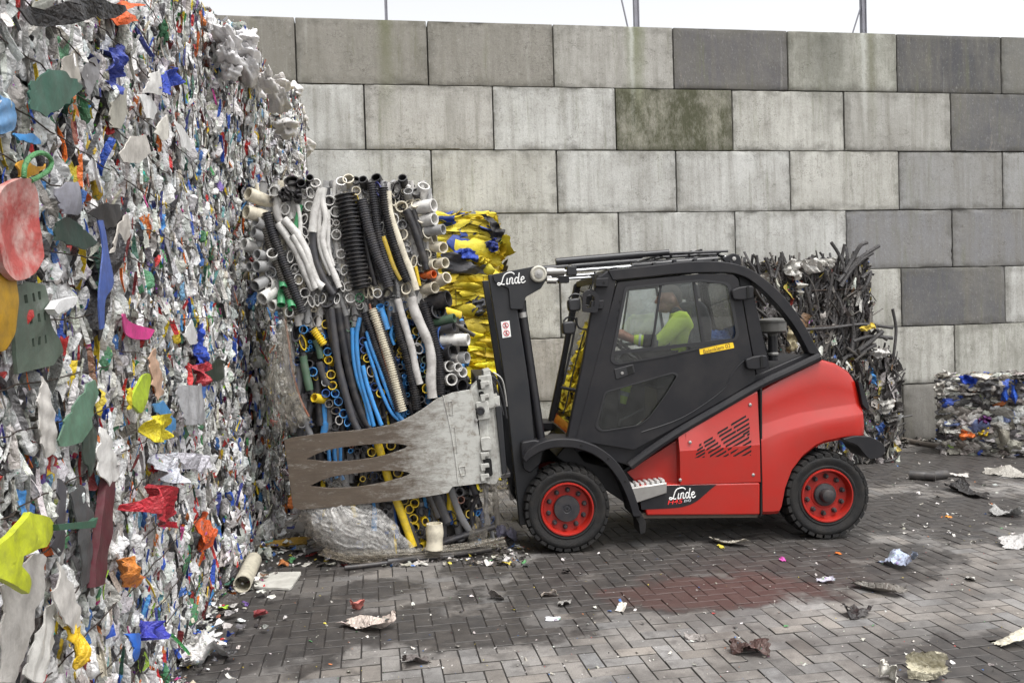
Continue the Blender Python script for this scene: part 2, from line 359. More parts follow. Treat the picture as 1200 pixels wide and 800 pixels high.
def block_wall():
    wall = empty('block_wall', (XW0, YW, 0)); tag(wall, 'high retaining wall of stacked grey concrete blocks behind the forklift', 'wall')
    rng = np.random.default_rng(8)
    lt, wm, md, dk = (.435, .435, .415), (.43, .425, .39), (.245, .245, .245), (.115, .115, .118)
    tone = {(1,-2):(.24,.225,.20),(1,-1):(.27,.255,.225),(1,0):(.28,.265,.235),(1,1):(.36,.35,.325),(1,2):(.12,.115,.12),(1,3):(.35,.35,.31),(1,4):(.075,.075,.083),(1,5):(.16,.16,.155),
            (2,1.5):(.30,.29,.23),(2,2.5):wm,(2,3.5):(.33,.325,.30),(2,4.5):(.10,.10,.107),(2,5.5):md,(3,4):(.30,.30,.295),(3,5):(.30,.30,.295),(4,3.5):(.21,.21,.217),(4,4.5):(.21,.21,.217),
            (4,-.5):wm,(4,.5):wm,(5,4):(.10,.10,.107),(5,5):lt,(5,3):wm,(6,3.5):wm,(6,4.5):wm,(7,3):(.25,.24,.22),(7,4):(.27,.26,.24),(7,2):(.25,.24,.22),(7,5):(.25,.24,.22),(6,.5):(.33,.31,.28)}
    lab = {(1,2):'dark grey block in the top row', (1,4):'nearly black block in the top row', (2,1.5):'mossy green stained block', (5,4):'dark slate grey block', (2,4.5):'dark grey block with pale runs'}
    MB().box((-5.6, .10, 0), (15.2, .70, 5.55)).build('sky_blocker', CORE_W, wall)  # unseen dark box added inside the wall to block sky through the gaps
    for r in range(1, 8):
        z1 = 5.6 - .8 * (r - 1); z0 = z1 - .8
        for k in range(-4, 9):
            u = k + (.5 if r % 2 == 0 else 0)
            bm = bmesh.new(); g = .005
            x0, x1 = u * 1.6 + g + rng.uniform(0, .004), (u + 1) * 1.6 - g - rng.uniform(0, .004)
            dy = rng.uniform(0, .014)
            r_ = bmesh.ops.create_cube(bm, size=1)
            for v in bm.verts:
                v.co = Vector(((x0 + x1) / 2 + v.co.x * (x1 - x0), .40 + dy + v.co.y * .8, (z0 + z1) / 2 + v.co.z * (z1 - z0 - .008)))
            bmesh.ops.bevel(bm, geom=[e for e in bm.edges], offset=.010 + rng.uniform(0, .010), segments=2, affect='EDGES', profile=.6)
            # chipped arrises
            es = [e for e in bm.edges if e.calc_length() > .5]
            bmesh.ops.subdivide_edges(bm, edges=es, cuts=14, use_grid_fill=True)
            for v in bm.verts:
                c_ = v.co
                onedge = min(abs(c_.x - x0), abs(c_.x - x1)) < .03 or min(abs(c_.z - z0), abs(c_.z - z1)) < .03
                if onedge and c_.y < .2 + dy and rng.random() < .16:
                    v.co.y += rng.uniform(.003, .016)
                    v.co.x += .3 * rng.uniform(.002, .01) * (1 if c_.x < (x0+x1)/2 else -1)
            if r == 1:
                nst = 4
                for i in range(nst):
                    sx = x0 + (i + .5) * (x1 - x0) / nst
                    q = bmesh.ops.create_cube(bm, size=1)
                    for v in q['verts']:
                        k2 = .8 if v.co.z > 0 else 1
                        v.co = Vector((sx + v.co.x * .16 * k2 + rng.normal(0, .004), .25 + v.co.y * .34 * k2, z1 - .004 + (.03 if v.co.z > 0 else -.01)))
            me = bpy.data.meshes.new('concrete_block'); bm.to_mesh(me)
            tn = tone.get((r, u), None)
            if tn is None: tn = [lt, lt, wm, lt, (.36,.35,.325)][rng.integers(5)]
            tn = np.array(tn) * rng.uniform(.94, 1.05) * (1.12 if tn[0] > .3 else .92)
            ca = me.color_attributes.new('Col', 'FLOAT_COLOR', 'POINT'); ca.data.foreach_set('color', np.tile(np.r_[tn, 1], len(me.vertices)).astype(np.float32))
            ea = me.attributes.new('Extra', 'FLOAT', 'POINT'); ea.data.foreach_set('value', np.full(len(me.vertices), 1.0 if (r, u) == (2, 1.5) else (.35 if (r, u) in ((1,3),(6,4.5)) else (.15 if r == 1 else .04)), np.float32))
            me.materials.append(BLK)
            me.polygons.foreach_set('use_smooth', [True] * len(me.polygons)); me.set_sharp_from_angle(angle=rad(40))
            o = bpy.data.objects.new('concrete_block', me); COL.objects.link(o); o.parent = wall; bm.free()
            if (r, u) in lab: o['label'] = lab[(r, u)]
block_wall()

# ---------------------------------------------------------------- scrap generator
def scrap_material(name, rough=.40, dirt=.55, trans=0, bump=.55, crinkle=26):
    m = bpy.data.materials.new(name); m.use_nodes = True; t = m.node_tree; L = t.links; b = t.nodes['Principled BSDF']
    vc = nd(t, 'ShaderNodeVertexColor', layer_name='Col'); at = nd(t, 'ShaderNodeAttribute', attribute_name='Extra'); tc = nd(t, 'ShaderNodeTexCoord')
    n = nd(t, 'ShaderNodeTexNoise', Scale=17, Detail=10, Roughness=.78); L.new(tc.outputs['Object'], n.inputs['Vector'])
    n2 = nd(t, 'ShaderNodeTexVoronoi', Scale=24); L.new(tc.outputs['Object'], n2.inputs['Vector'])
    # printing on some wrappers
    pr = nd(t, 'ShaderNodeMath', operation='GREATER_THAN'); pr.inputs[1].default_value = .62
    n3 = nd(t, 'ShaderNodeTexNoise', Scale=30, Detail=3); L.new(tc.outputs['Object'], n3.inputs['Vector'])
    ad = nd(t, 'ShaderNodeMath', operation='MULTIPLY'); L.new(n3.outputs[0], pr.inputs[0]); L.new(pr.outputs[0], ad.inputs[0]); L.new(at.outputs['Fac'], ad.inputs[1])
    hs_ = nd(t, 'ShaderNodeHueSaturation', Saturation=1.1, Value=.5); L.new(n2.outputs['Color'], hs_.inputs['Color'])
    mx = nd(t, 'ShaderNodeMix', data_type='RGBA'); L.new(ad.outputs[0], mx.inputs[0]); L.new(vc.outputs[0], mx.inputs[6]); L.new(hs_.outputs[0], mx.inputs[7])
    r = nd(t, 'ShaderNodeMapRange'); r.inputs[1].default_value = .42; r.inputs[2].default_value = .70; r.inputs[3].default_value = dirt * .12; r.inputs[4].default_value = dirt; L.new(n.outputs[0], r.inputs[0])
    m2 = nd(t, 'ShaderNodeMix', data_type='RGBA'); L.new(r.outputs[0], m2.inputs[0]); L.new(mx.outputs[2], m2.inputs[6]); m2.inputs[7].default_value = (.075, .063, .052, 1)
    L.new(m2.outputs[2], b.inputs['Base Color'])
    r2 = nd(t, 'ShaderNodeMapRange'); r2.inputs[3].default_value = max(.1, rough - .12); r2.inputs[4].default_value = rough + .3; L.new(n.outputs[0], r2.inputs[0]); L.new(r2.outputs[0], b.inputs['Roughness'])
    wv = nd(t, 'ShaderNodeVectorMath', operation='MULTIPLY_ADD'); L.new(n3.outputs['Color'], wv.inputs[0]); wv.inputs[1].default_value = (.05, .05, .05); L.new(tc.outputs['Object'], wv.inputs[2])
    vo = nd(t, 'ShaderNodeTexVoronoi', Scale=crinkle); vo.feature = 'DISTANCE_TO_EDGE'; L.new(wv.outputs[0], vo.inputs['Vector'])
    vm = nd(t, 'ShaderNodeMapRange'); vm.inputs[2].default_value = .35; L.new(vo.outputs['Distance'], vm.inputs[0])
    hh = nd(t, 'ShaderNodeMath', operation='MULTIPLY_ADD'); hh.inputs[1].default_value = .6; L.new(n3.outputs[0], hh.inputs[0]); L.new(vm.outputs[0], hh.inputs[2])
    bp = nd(t, 'ShaderNodeBump', Strength=bump, Distance=.012); L.new(hh.outputs[0], bp.inputs['Height']); L.new(bp.outputs[0], b.inputs['Normal'])
    if trans:
        al = nd(t, 'ShaderNodeMapRange'); al.inputs[1].default_value = .38; al.inputs[2].default_value = .66; al.inputs[3].default_value = max(.08, .72 - trans); al.inputs[4].default_value = min(1, 1.25 - trans); L.new(n.outputs[0], al.inputs[0]); L.new(al.outputs[0], b.inputs['Alpha'])
    return m
SCRAP = scrap_material('pressed_plastic', dirt=.52)
HARD = scrap_material('hard_plastic', .38, .50, 0, .10, 9)
SACK = scrap_material('clean_sack', .42, .22, 0, .3, 16)
FILM = scrap_material('film', .35, .3, .42, .5)
CORE = mat('bale_core', (.045, .040, .036), .9, noise=.6, ncol=(.11, .10, .09), bump=.8, bscale=25)
WIRE = mat('rusty_wire', (.055, .040, .032), .6, metal=.4)
def lin(*a): return srgb(*a)
PAL_BOT = [(46, (244,244,242)), (22, (214,214,212)), (9, (176,176,172)), (3, (126,122,114)), (5, (64,64,68)), (2, (60,110,180)), (1.5, (190,44,44)), (1.5, (226,196,50)), (1.5, (70,130,90)), (1, (120,170,200)), (1,(216,120,50))]
PAL_MIX = [(27, (240,239,236)), (16, (206,204,199)), (11, (160,157,151)), (5, (112,107,100)), (5, (205,196,178)), (6, (84,84,88)), (8, (42,42,46)), (4.2, (40,86,190)), (2.4, (76,150,215)), (1.8, (44,56,130)),
           (1.8, (45,95,78)), (1.0, (60,150,80)), (3.2, (200,38,40)), (1.5, (120,38,42)), (2.4, (236,204,40)), (2.0, (230,112,32)), (.5, (200,60,140)), (.6, (165,205,60)), (1.0, (150,80,60)), (.8, (105,80,150)), (1.2, (120,175,175)), (1.0, (120,85,60))]
def palette(pal, n, rng):
    w = np.array([p[0] for p in pal], float); idx = rng.choice(len(pal), n, p=w / w.sum())
    c = np.array([lin(*p[1]) for p in pal])[idx]
    c = c * rng.uniform(.82, 1.10, (n, 1)) * rng.normal(1, .03, (n, 3))
    return np.clip(c * 1.0, .01, .86)
def scraps(mb, extra, cen, nrm, along, hl, hw, cols, rng, crumple=.25, nu=6, nv=4, thick=.0, prt=None, curl=.35, rag=1.0):
    """vectorised: many crumpled, curled, irregular sheets. cen (n,3); nrm/along (n,3); hl/hw (n,) half sizes"""
    n = len(cen)
    nrm = nrm / np.linalg.norm(nrm, axis=1)[:, None]
    a = along - nrm * (along * nrm).sum(1)[:, None]; a /= np.linalg.norm(a, axis=1)[:, None] + 1e-9
    b = np.cross(nrm, a)
    u = np.linspace(-1, 1, nu + 1); v = np.linspace(-1, 1, nv + 1); Ug, Vg = np.meshgrid(u, v, indexing='ij'); Ug, Vg = Ug.ravel(), Vg.ravel(); m = len(Ug)
    U = np.tile(Ug, (n, 1)); V = np.tile(Vg, (n, 1))
    # irregular outline
    tp = rng.uniform(-.3, .3, (n, 1)); rnd_ = rng.uniform(.0, .35, (n, 1)); sk = rng.uniform(-.25, .25, (n, 1))
    prof = (1 + tp * U) * (1 - rnd_ * np.abs(U) ** 3)
    edge = (np.abs(Ug) > .99) | (np.abs(Vg) > .99)
    jit = rng.normal(0, 1, (n, m, 2)) * (.04 + .12 * edge[None, :, None]) * rag
    x = (U + jit[..., 0]) * hl[:, None]; y = (V * prof + sk * U + jit[..., 1]) * hw[:, None]
    # crease waves
    h = np.zeros((n, m)); cr_ = crumple if np.ndim(crumple) else np.full(n, crumple)
    for q in range(4):
        ang = rng.uniform(0, PI, (n, 1)); k = rng.uniform(1.0, 4.5, (n, 1)); ph = rng.uniform(0, 2 * PI, (n, 1))
        w_ = (U * np.cos(ang) * 1.2 + V * np.sin(ang)) * k + ph
        h += (np.abs(((w_ / PI) % 2) - 1) - .5) * (1.1 / (1 + q * .6))
    h = h * cr_[:, None] * hw[:, None] + rng.normal(0, .10 * rag, (n, m)) * cr_[:, None] * hw[:, None]
    cu = rng.normal(0, curl, (n, 1)); cv = rng.normal(0, curl, (n, 1)); tw = rng.normal(0, curl * .6, (n, 1))
    h += cu * U * U * hl[:, None] * .6 + cv * V * V * hw[:, None] + tw * U * V * hw[:, None]
    P = cen[:, None, :] + a[:, None, :] * x[..., None] + b[:, None, :] * y[..., None] + nrm[:, None, :] * h[..., None]
    W_ = nv + 1
    q = np.array([(i * W_ + j, i * W_ + j + 1, (i + 1) * W_ + j + 1, (i + 1) * W_ + j) for i in range(nu) for j in range(nv)])
    if thick:
        P2 = P - nrm[:, None, :] * thick; P = np.concatenate([P, P2], 1)
        bd = [i * W_ for i in range(nu)] + [nu * W_ + j for j in range(nv)] + [i * W_ + nv for i in range(nu, 0, -1)] + [j for j in range(nv, 0, -1)]
        sd = np.array([(bd[i], bd[(i + 1) % len(bd)], bd[(i + 1) % len(bd)] + m, bd[i] + m) for i in range(len(bd))])
        q = np.concatenate([q, q[:, ::-1] + m, sd])
    mm = P.shape[1]
    F = (q[None] + (np.arange(n) * mm)[:, None, None]).reshape(-1, 4)
    cc = np.repeat(cols, mm, axis=0)
    mb.v.append(P.reshape(-1, 3)); mb.f.extend((F + mb.n).tolist()); mb.c.append(cc); mb.n += n * mm
    pv = (rng.random(n) < .16).astype(float) if prt is None else np.full(n, prt)
    extra.append(np.repeat(pv, mm))
def pillows(mb, extra, cen, nrm, along, hl, hw, cols, rng, prt=None):
    """vectorised: crushed bottles and tubs, flattened ribbed bodies with a neck at one end"""
    n = len(cen); nrm = nrm / np.linalg.norm(nrm, axis=1)[:, None]
    a = along - nrm * (along * nrm).sum(1)[:, None]; a /= np.linalg.norm(a, axis=1)[:, None] + 1e-9; b = np.cross(nrm, a)
    nu, nv = 9, 10; u = np.linspace(-1, 1, nu); th = np.linspace(0, 2 * PI, nv, endpoint=False); Ug, Tg = np.meshgrid(u, th, indexing='ij'); U, T = np.tile(Ug.ravel(), (n, 1)), np.tile(Tg.ravel(), (n, 1)); m = U.shape[1]
    pw = rng.uniform(3, 9, (n, 1)); neck = (rng.random((n, 1)) < .4) * rng.uniform(.3, .65, (n, 1))
    r = (1 - np.abs(U) ** pw) ** .5 * (1 - neck * np.clip((U - .35) / .5, 0, 1)) + .12
    fl = rng.uniform(.16, .55, (n, 1)); h = np.zeros((n, m))
    for q in range(4):
        k1, k2, ph = rng.uniform(-4, 4, (n, 1)), rng.integers(0, 4, (n, 1)), rng.uniform(0, 6.3, (n, 1))
        h += (np.abs((((U * k1 + T * k2 * .8 / PI + ph) / 1.0) % 2) - 1) - .5) * .30 / (1 + .5 * q)
    r = r * (1 + h) ; bend = rng.normal(0, .25, (n, 1))
    x = U * hl[:, None]; y = np.cos(T) * r * hw[:, None] + bend * U * U * hw[:, None]; z = np.sin(T) * r * fl * hw[:, None] + rng.normal(0, .3, (n, 1)) * U * U * hw[:, None] * .5
    P = cen[:, None, :] + a[:, None, :] * x[..., None] + b[:, None, :] * y[..., None] + nrm[:, None, :] * z[..., None]
    q = np.array([(i * nv + j, (i + 1) * nv + j, (i + 1) * nv + (j + 1) % nv, i * nv + (j + 1) % nv) for i in range(nu - 1) for j in range(nv)])
    F = (q[None] + (np.arange(n) * m)[:, None, None]).reshape(-1, 4)
    mb.v.append(P.reshape(-1, 3)); mb.f.extend((F + mb.n).tolist()); mb.c.append(np.repeat(cols, m, axis=0)); mb.n += n * m
    extra.append(np.repeat((rng.random(n) < .25).astype(float) if prt is None else np.full(n, prt), m))
def crumples(mb, extra, cen, nrm, along, hl, hw, cols, rng, prt=None, fl=(.3, .7), nu=15, nv=16):
    """vectorised: crushed bags and film, closed lumps with many sharp creases"""
    n = len(cen); nrm = nrm / np.linalg.norm(nrm, axis=1)[:, None]
    a = along - nrm * (along * nrm).sum(1)[:, None]; a /= np.linalg.norm(a, axis=1)[:, None] + 1e-9; b = np.cross(nrm, a)
    ph = np.linspace(.06, PI - .06, nu); th = np.linspace(0, 2 * PI, nv, endpoint=False); Pg, Tg = np.meshgrid(ph, th, indexing='ij'); Pg, Tg = Pg.ravel(), Tg.ravel(); m = len(Pg)
    X = np.stack([np.cos(Pg), np.sin(Pg) * np.cos(Tg), np.sin(Pg) * np.sin(Tg)], 1)
    r = np.ones((n, m))
    for q in range(7):
        d = rng.normal(0, 1, (n, 3)); d /= np.linalg.norm(d, axis=1)[:, None]; k = rng.uniform(.8, 2.2 + q * .8, (n, 1)); w = (X @ d.T).T * k + rng.uniform(0, 2, (n, 1))
        r += (np.abs((w % 2) - 1) - .5) * (.55 / (1 + .35 * q))
    r = np.clip(r, .35, 1.6); F_ = rng.uniform(*fl, (n, 1))
    P = cen[:, None, :] + a[:, None, :] * (X[:, 0] * r * hl[:, None])[..., None] + b[:, None, :] * (X[:, 1] * r * hw[:, None])[..., None] + nrm[:, None, :] * (X[:, 2] * r * hw[:, None] * F_)[..., None]
    q = np.array([(i * nv + j, (i + 1) * nv + j, (i + 1) * nv + (j + 1) % nv, i * nv + (j + 1) % nv) for i in range(nu - 1) for j in range(nv)])
    F = (q[None] + (np.arange(n) * m)[:, None, None]).reshape(-1, 4)
    mb.v.append(P.reshape(-1, 3)); mb.f.extend((F + mb.n).tolist()); mb.c.append(np.repeat(cols, m, axis=0)); mb.n += n * m
    extra.append(np.repeat((rng.random(n) < .3).astype(float) if prt is None else np.full(n, prt), m))
def face_scraps(mb, ex, O, A, B, N, la, lb, n, rng, pal, size=(.03, .12), asp=(1.2, 4), depth=.07, tilt=.35, vertical=True, edgeon=.5, crumple=.3, thick=0, nu=6, nv=4, prt=None, curl=.35, rag=.45, pillow=False):
    """cover a rectangular face: O origin, A,B unit axes (B = up), N outward"""
    O, A, B, N = map(lambda q: np.array(q, float), (O, A, B, N))
    # jittered stratified positions
    k = max(1, int(math.sqrt(n * la / lb))); r = int(math.ceil(n / k)); ii, jj = np.meshgrid(np.arange(k), np.arange(r), indexing='ij')
    pa = ((ii.ravel() + rng.random(k * r)) / k) * la; pb = ((jj.ravel() + rng.random(k * r)) / r) * lb; n = k * r
    hl = np.exp(rng.uniform(math.log(size[0]), math.log(size[1]), n)); hw = hl / rng.uniform(asp[0], asp[1], n)
    if vertical: pb = np.clip(pb, hl * .75, np.maximum(lb - hl * .8, hl * .75)); pa = np.clip(pa, hw * .5, la - hw * .5)
    else: pa = np.clip(pa, hl * .85, np.maximum(la - hl * .85, hl * .85)); pb = np.clip(pb, hw * .8, lb - hw * .5)
    dep = rng.beta(2, 2.2, n) * depth - depth * .35
    cen = O + pa[:, None] * A + pb[:, None] * B + dep[:, None] * N
    long_ = B if vertical else A; other = A if vertical else B
    al = long_ + rng.normal(0, tilt, (n, 1)) * other + rng.normal(0, .25, (n, 1)) * N
    yaw = np.where(rng.random(n) < edgeon, rng.choice([-1, 1], n) * rng.uniform(.7, 1.35, n), rng.normal(0, .4, n))
    nr = N * np.cos(yaw)[:, None] + other * np.sin(yaw)[:, None] + long_ * rng.normal(0, .22, (n, 1))
    if pillow == 2: crumples(mb, ex, cen, nr, al, hl, hw, palette(pal, n, rng), rng, prt); return
    if pillow: pillows(mb, ex, cen, nr, al, hl, hw, palette(pal, n, rng), rng, prt); return
    scraps(mb, ex, cen, nr, al, hl, hw, palette(pal, n, rng), rng, crumple, nu, nv, thick, prt, curl, rag)

def wires(parent, faces, rng, n=4, horiz=True, off=.085, r=.0028):
    for (O, A, B, N, la, lb) in faces:
        O, A, B, N = map(lambda q: np.array(q, float), (O, A, B, N))
        for i in range(n):
            b0 = lb * (i + .6 + rng.uniform(-.15, .15)) / (n + .2); sl_ = rng.normal(0, .03); k = 14; pts = []
            for j in range(k + 1):
                a_ = la * j / k
                pts.append(O + A * a_ + B * (b0 + sl_ * (j / k - .5) + rng.normal(0, .004)) + N * (off + rng.normal(0, .006)) if horiz else O + B * (lb * j / k) + A * (la * (i + .6) / (n + .2) + rng.normal(0, .004)) + N * (off + rng.normal(0, .006)))
            MB().tube(pts, r, 5).build('tie_wire', WIRE, parent, smooth=True, sharp=0)

def bale(label, x0, x1, y0, y1, z0, z1, rng, faces='x+', pal=PAL_MIX, dens=1.0, group=None, nw=4, size=(.03, .12), vertical=True, cat='bale', name='plastic_bale', inset=.10, wirehoriz=True, kind3=True):
    o = empty(name, ((x0 + x1) / 2, (y0 + y1) / 2, z0)); tag(o, label, cat, group)
    ox, oy, oz = o.location
    i = inset
    MB().box((x0 + i - ox, y0 + i - oy, .0), (x1 - i - ox, y1 - i - oy, z1 - z0 - i * .5)).build('bale_core', CORE, o)
    mb = MB(); ex = []; fl = []
    sx, sy, sz = x1 - x0, y1 - y0, z1 - z0; F = {}
    F['x+'] = ((x1 - ox, y0 - oy, 0), (0, 1, 0), (0, 0, 1), (1, 0, 0), sy, sz); F['x-'] = ((x0 - ox, y0 - oy, 0), (0, 1, 0), (0, 0, 1), (-1, 0, 0), sy, sz)
    F['y-'] = ((x0 - ox, y0 - oy, 0), (1, 0, 0), (0, 0, 1), (0, -1, 0), sx, sz); F['y+'] = ((x0 - ox, y1 - oy, 0), (1, 0, 0), (0, 0, 1), (0, 1, 0), sx, sz)
    F['z+'] = ((x0 - ox, y0 - oy, sz), (1, 0, 0), (0, 1, 0), (0, 0, 1), sx, sy)
    for f in faces.split():
        O, A, B, N, la, lb = F[f]; ar = la * lb
        O2 = np.array(O) - np.array(N) * i * .5
        a_ = ar * dens; bot = PAL_BOT if pal is PAL_MIX else pal
        face_scraps(mb, ex, O2, A, B, N, la, lb, int(90 * a_), rng, pal, (size[0] * 1.5, size[1] * 1.1), (1.1, 2.2), .04, .4, vertical, .1, .3, 0, 8, 6)
        face_scraps(mb, ex, O, A, B, N, la, lb, int(190 * a_), rng, bot, (size[0] * 1.2, size[1] * .80), (1.0, 2.0), .07, .5, vertical, .3, 0, 0, pillow=2)
        face_scraps(mb, ex, O, A, B, N, la, lb, int(300 * a_), rng, bot, (size[0] * 1.1, size[1] * .9), (1.4, 2.8), .11, .30, vertical, .6, 0, 0, pillow=True)
        face_scraps(mb, ex, O, A, B, N, la, lb, int(190 * a_), rng, pal, (size[0], size[1] * .8), (1.2, 2.6), .10, .38, vertical, .35, .5, .0, 9, 6, curl=.25, rag=.35)
        if kind3: face_scraps(mb, ex, O, A, B, N, la, lb, int(560 * a_), rng, pal, (size[0] * .8, size[1] * 1.05), (4, 12), .14, .22, vertical, .88, .35, .0022, 7, 2, curl=.16, rag=.3)
        face_scraps(mb, ex, O, A, B, N, la, lb, int(230 * a_), rng, pal, (size[0] * .4, size[0] * 1.1), (1, 3), .10, .8, vertical, .5, .5, 0, 4, 3)
    w = mb.build('pressed_plastic', SCRAP, o, smooth=True, sharp=38, col=True, extra=np.concatenate(ex), recalc=False); w['kind'] = 'stuff'
    wires(o, [F[f] for f in faces.split() if f != 'z+'], rng, nw, wirehoriz)
    return o

# named, individually modelled scraps pressed into the stack's face. pixels of the photograph are mapped on to the face itself
XS = -1.01
def patch(name, pix, col, parent, X=None, off=.05, bulge=.008, thick=.006, crumple=.003, seed=1, label=None, m=None, holes=(), prt=0, mapf=None, shade=None, dense=.022):
    """irregular thick sheet whose outline lies on the plane x = XS + off"""
    rng = np.random.default_rng(seed); X = (parent.location.x + .575 if parent else XS) + off * .98 if X is None else X
    if not holes and len(pix) < 30 and thick < .02:      # torn, not cut: every side is broken into small uneven steps
        q_ = [np.array(p_, float) for p_ in pix]; ext = max(np.ptp(np.array(q_), axis=0)); out_ = []
        for i_ in range(len(q_)):
            a_, b_ = q_[i_], q_[(i_ + 1) % len(q_)]; k_ = int(np.linalg.norm(b_ - a_) / max(2.0, ext * .09)) + 1
            for j_ in range(k_):
                w_ = a_ + (b_ - a_) * j_ / k_; out_.append(tuple(w_ + rng.normal(0, ext * .016, 2)))
        pix = out_
    mapf = mapf or (lambda x, y: onX(x, y, X))
    P = np.array([mapf(*p) for p in pix]); c = P.mean(0)
    N = np.cross(P[1] - P[0], P[2] - P[0]); 
    for k in range(2, len(P) - 1): N = N + np.cross(P[k] - P[0], P[k + 1] - P[0])
    N /= np.linalg.norm(N); cn = C_N if False else None
    if N @ (cC - c) < 0: N = -N
    A = (P[1] - P[0]); A -= N * (A @ N); A /= np.linalg.norm(A); B = np.cross(N, A)
    q = [((p - c) @ A, (p - c) @ B) for p in P]
    hs2 = [[((np.array(mapf(*p)) - c) @ A, (np.array(mapf(*p)) - c) @ B) for p in h] for h in holes]
    loops = [q] + hs2; flat = [p for l in loops for p in l]
    tr = tessellate_polygon([[Vector((p[0], p[1], 0)) for p in l] for l in loops])
    bm = bmesh.new(); vs = [bm.verts.new((p[0], p[1], 0)) for p in flat]
    for t_ in tr:
        try: bm.faces.new([vs[i] for i in t_])
        except ValueError: pass
    R_ = max(np.linalg.norm(np.array(q), axis=1))
    for it in range(6):
        es = [e for e in bm.edges if e.calc_length() > max(dense, R_ / 9)]
        if not es: break
        bmesh.ops.subdivide_edges(bm, edges=es, cuts=1); bmesh.ops.triangulate(bm, faces=[f for f in bm.faces if len(f.verts) > 3])
    ks = rng.uniform(.6, 2.2, 5) / R_ * 2.2; an = rng.uniform(0, PI, 5); ph = rng.uniform(0, 6, 5)
    for v in bm.verts:
        x, y = v.co.x, v.co.y; rr = min(1, (x * x + y * y) / R_ ** 2)
        h = bulge * (1 - rr)
        for k, a, p in zip(ks, an, ph): h += crumple * (abs((((x * math.cos(a) + y * math.sin(a)) * k + p) % 2) - 1) - .5)
        v.co.z = h
    bmesh.ops.recalc_face_normals(bm, faces=bm.faces)
    if thick:
        ex_ = bmesh.ops.extrude_face_region(bm, geom=bm.faces[:], use_keep_orig=True)
        for v in ex_['geom']:
            if isinstance(v, bmesh.types.BMVert): v.co.z -= thick
    me = bpy.data.meshes.new(name)
    pm = parent.matrix_basis.inverted() if parent else Matrix()
    for v in bm.verts:
        w = c + A * v.co.x + B * v.co.y + N * v.co.z
        v.co = pm @ Vector(w)
    bmesh.ops.recalc_face_normals(bm, faces=bm.faces)
    bm.to_mesh(me); bm.free()
    cl = lin(*col); ca = me.color_attributes.new('Col', 'FLOAT_COLOR', 'POINT'); ca.data.foreach_set('color', np.tile(np.r_[cl, 1], len(me.vertices)).astype(np.float32))
    ea = me.attributes.new('Extra', 'FLOAT', 'POINT'); ea.data.foreach_set('value', np.full(len(me.vertices), prt, np.float32))
    me.materials.append(m or (SCRAP if crumple >= .02 else HARD))
    me.polygons.foreach_set('use_smooth', [True] * len(me.polygons)); me.set_sharp_from_angle(angle=rad(40))
    o = bpy.data.objects.new(name, me); COL.objects.link(o)
    if parent: o.parent = parent
    if label: o['label'] = label
    return o

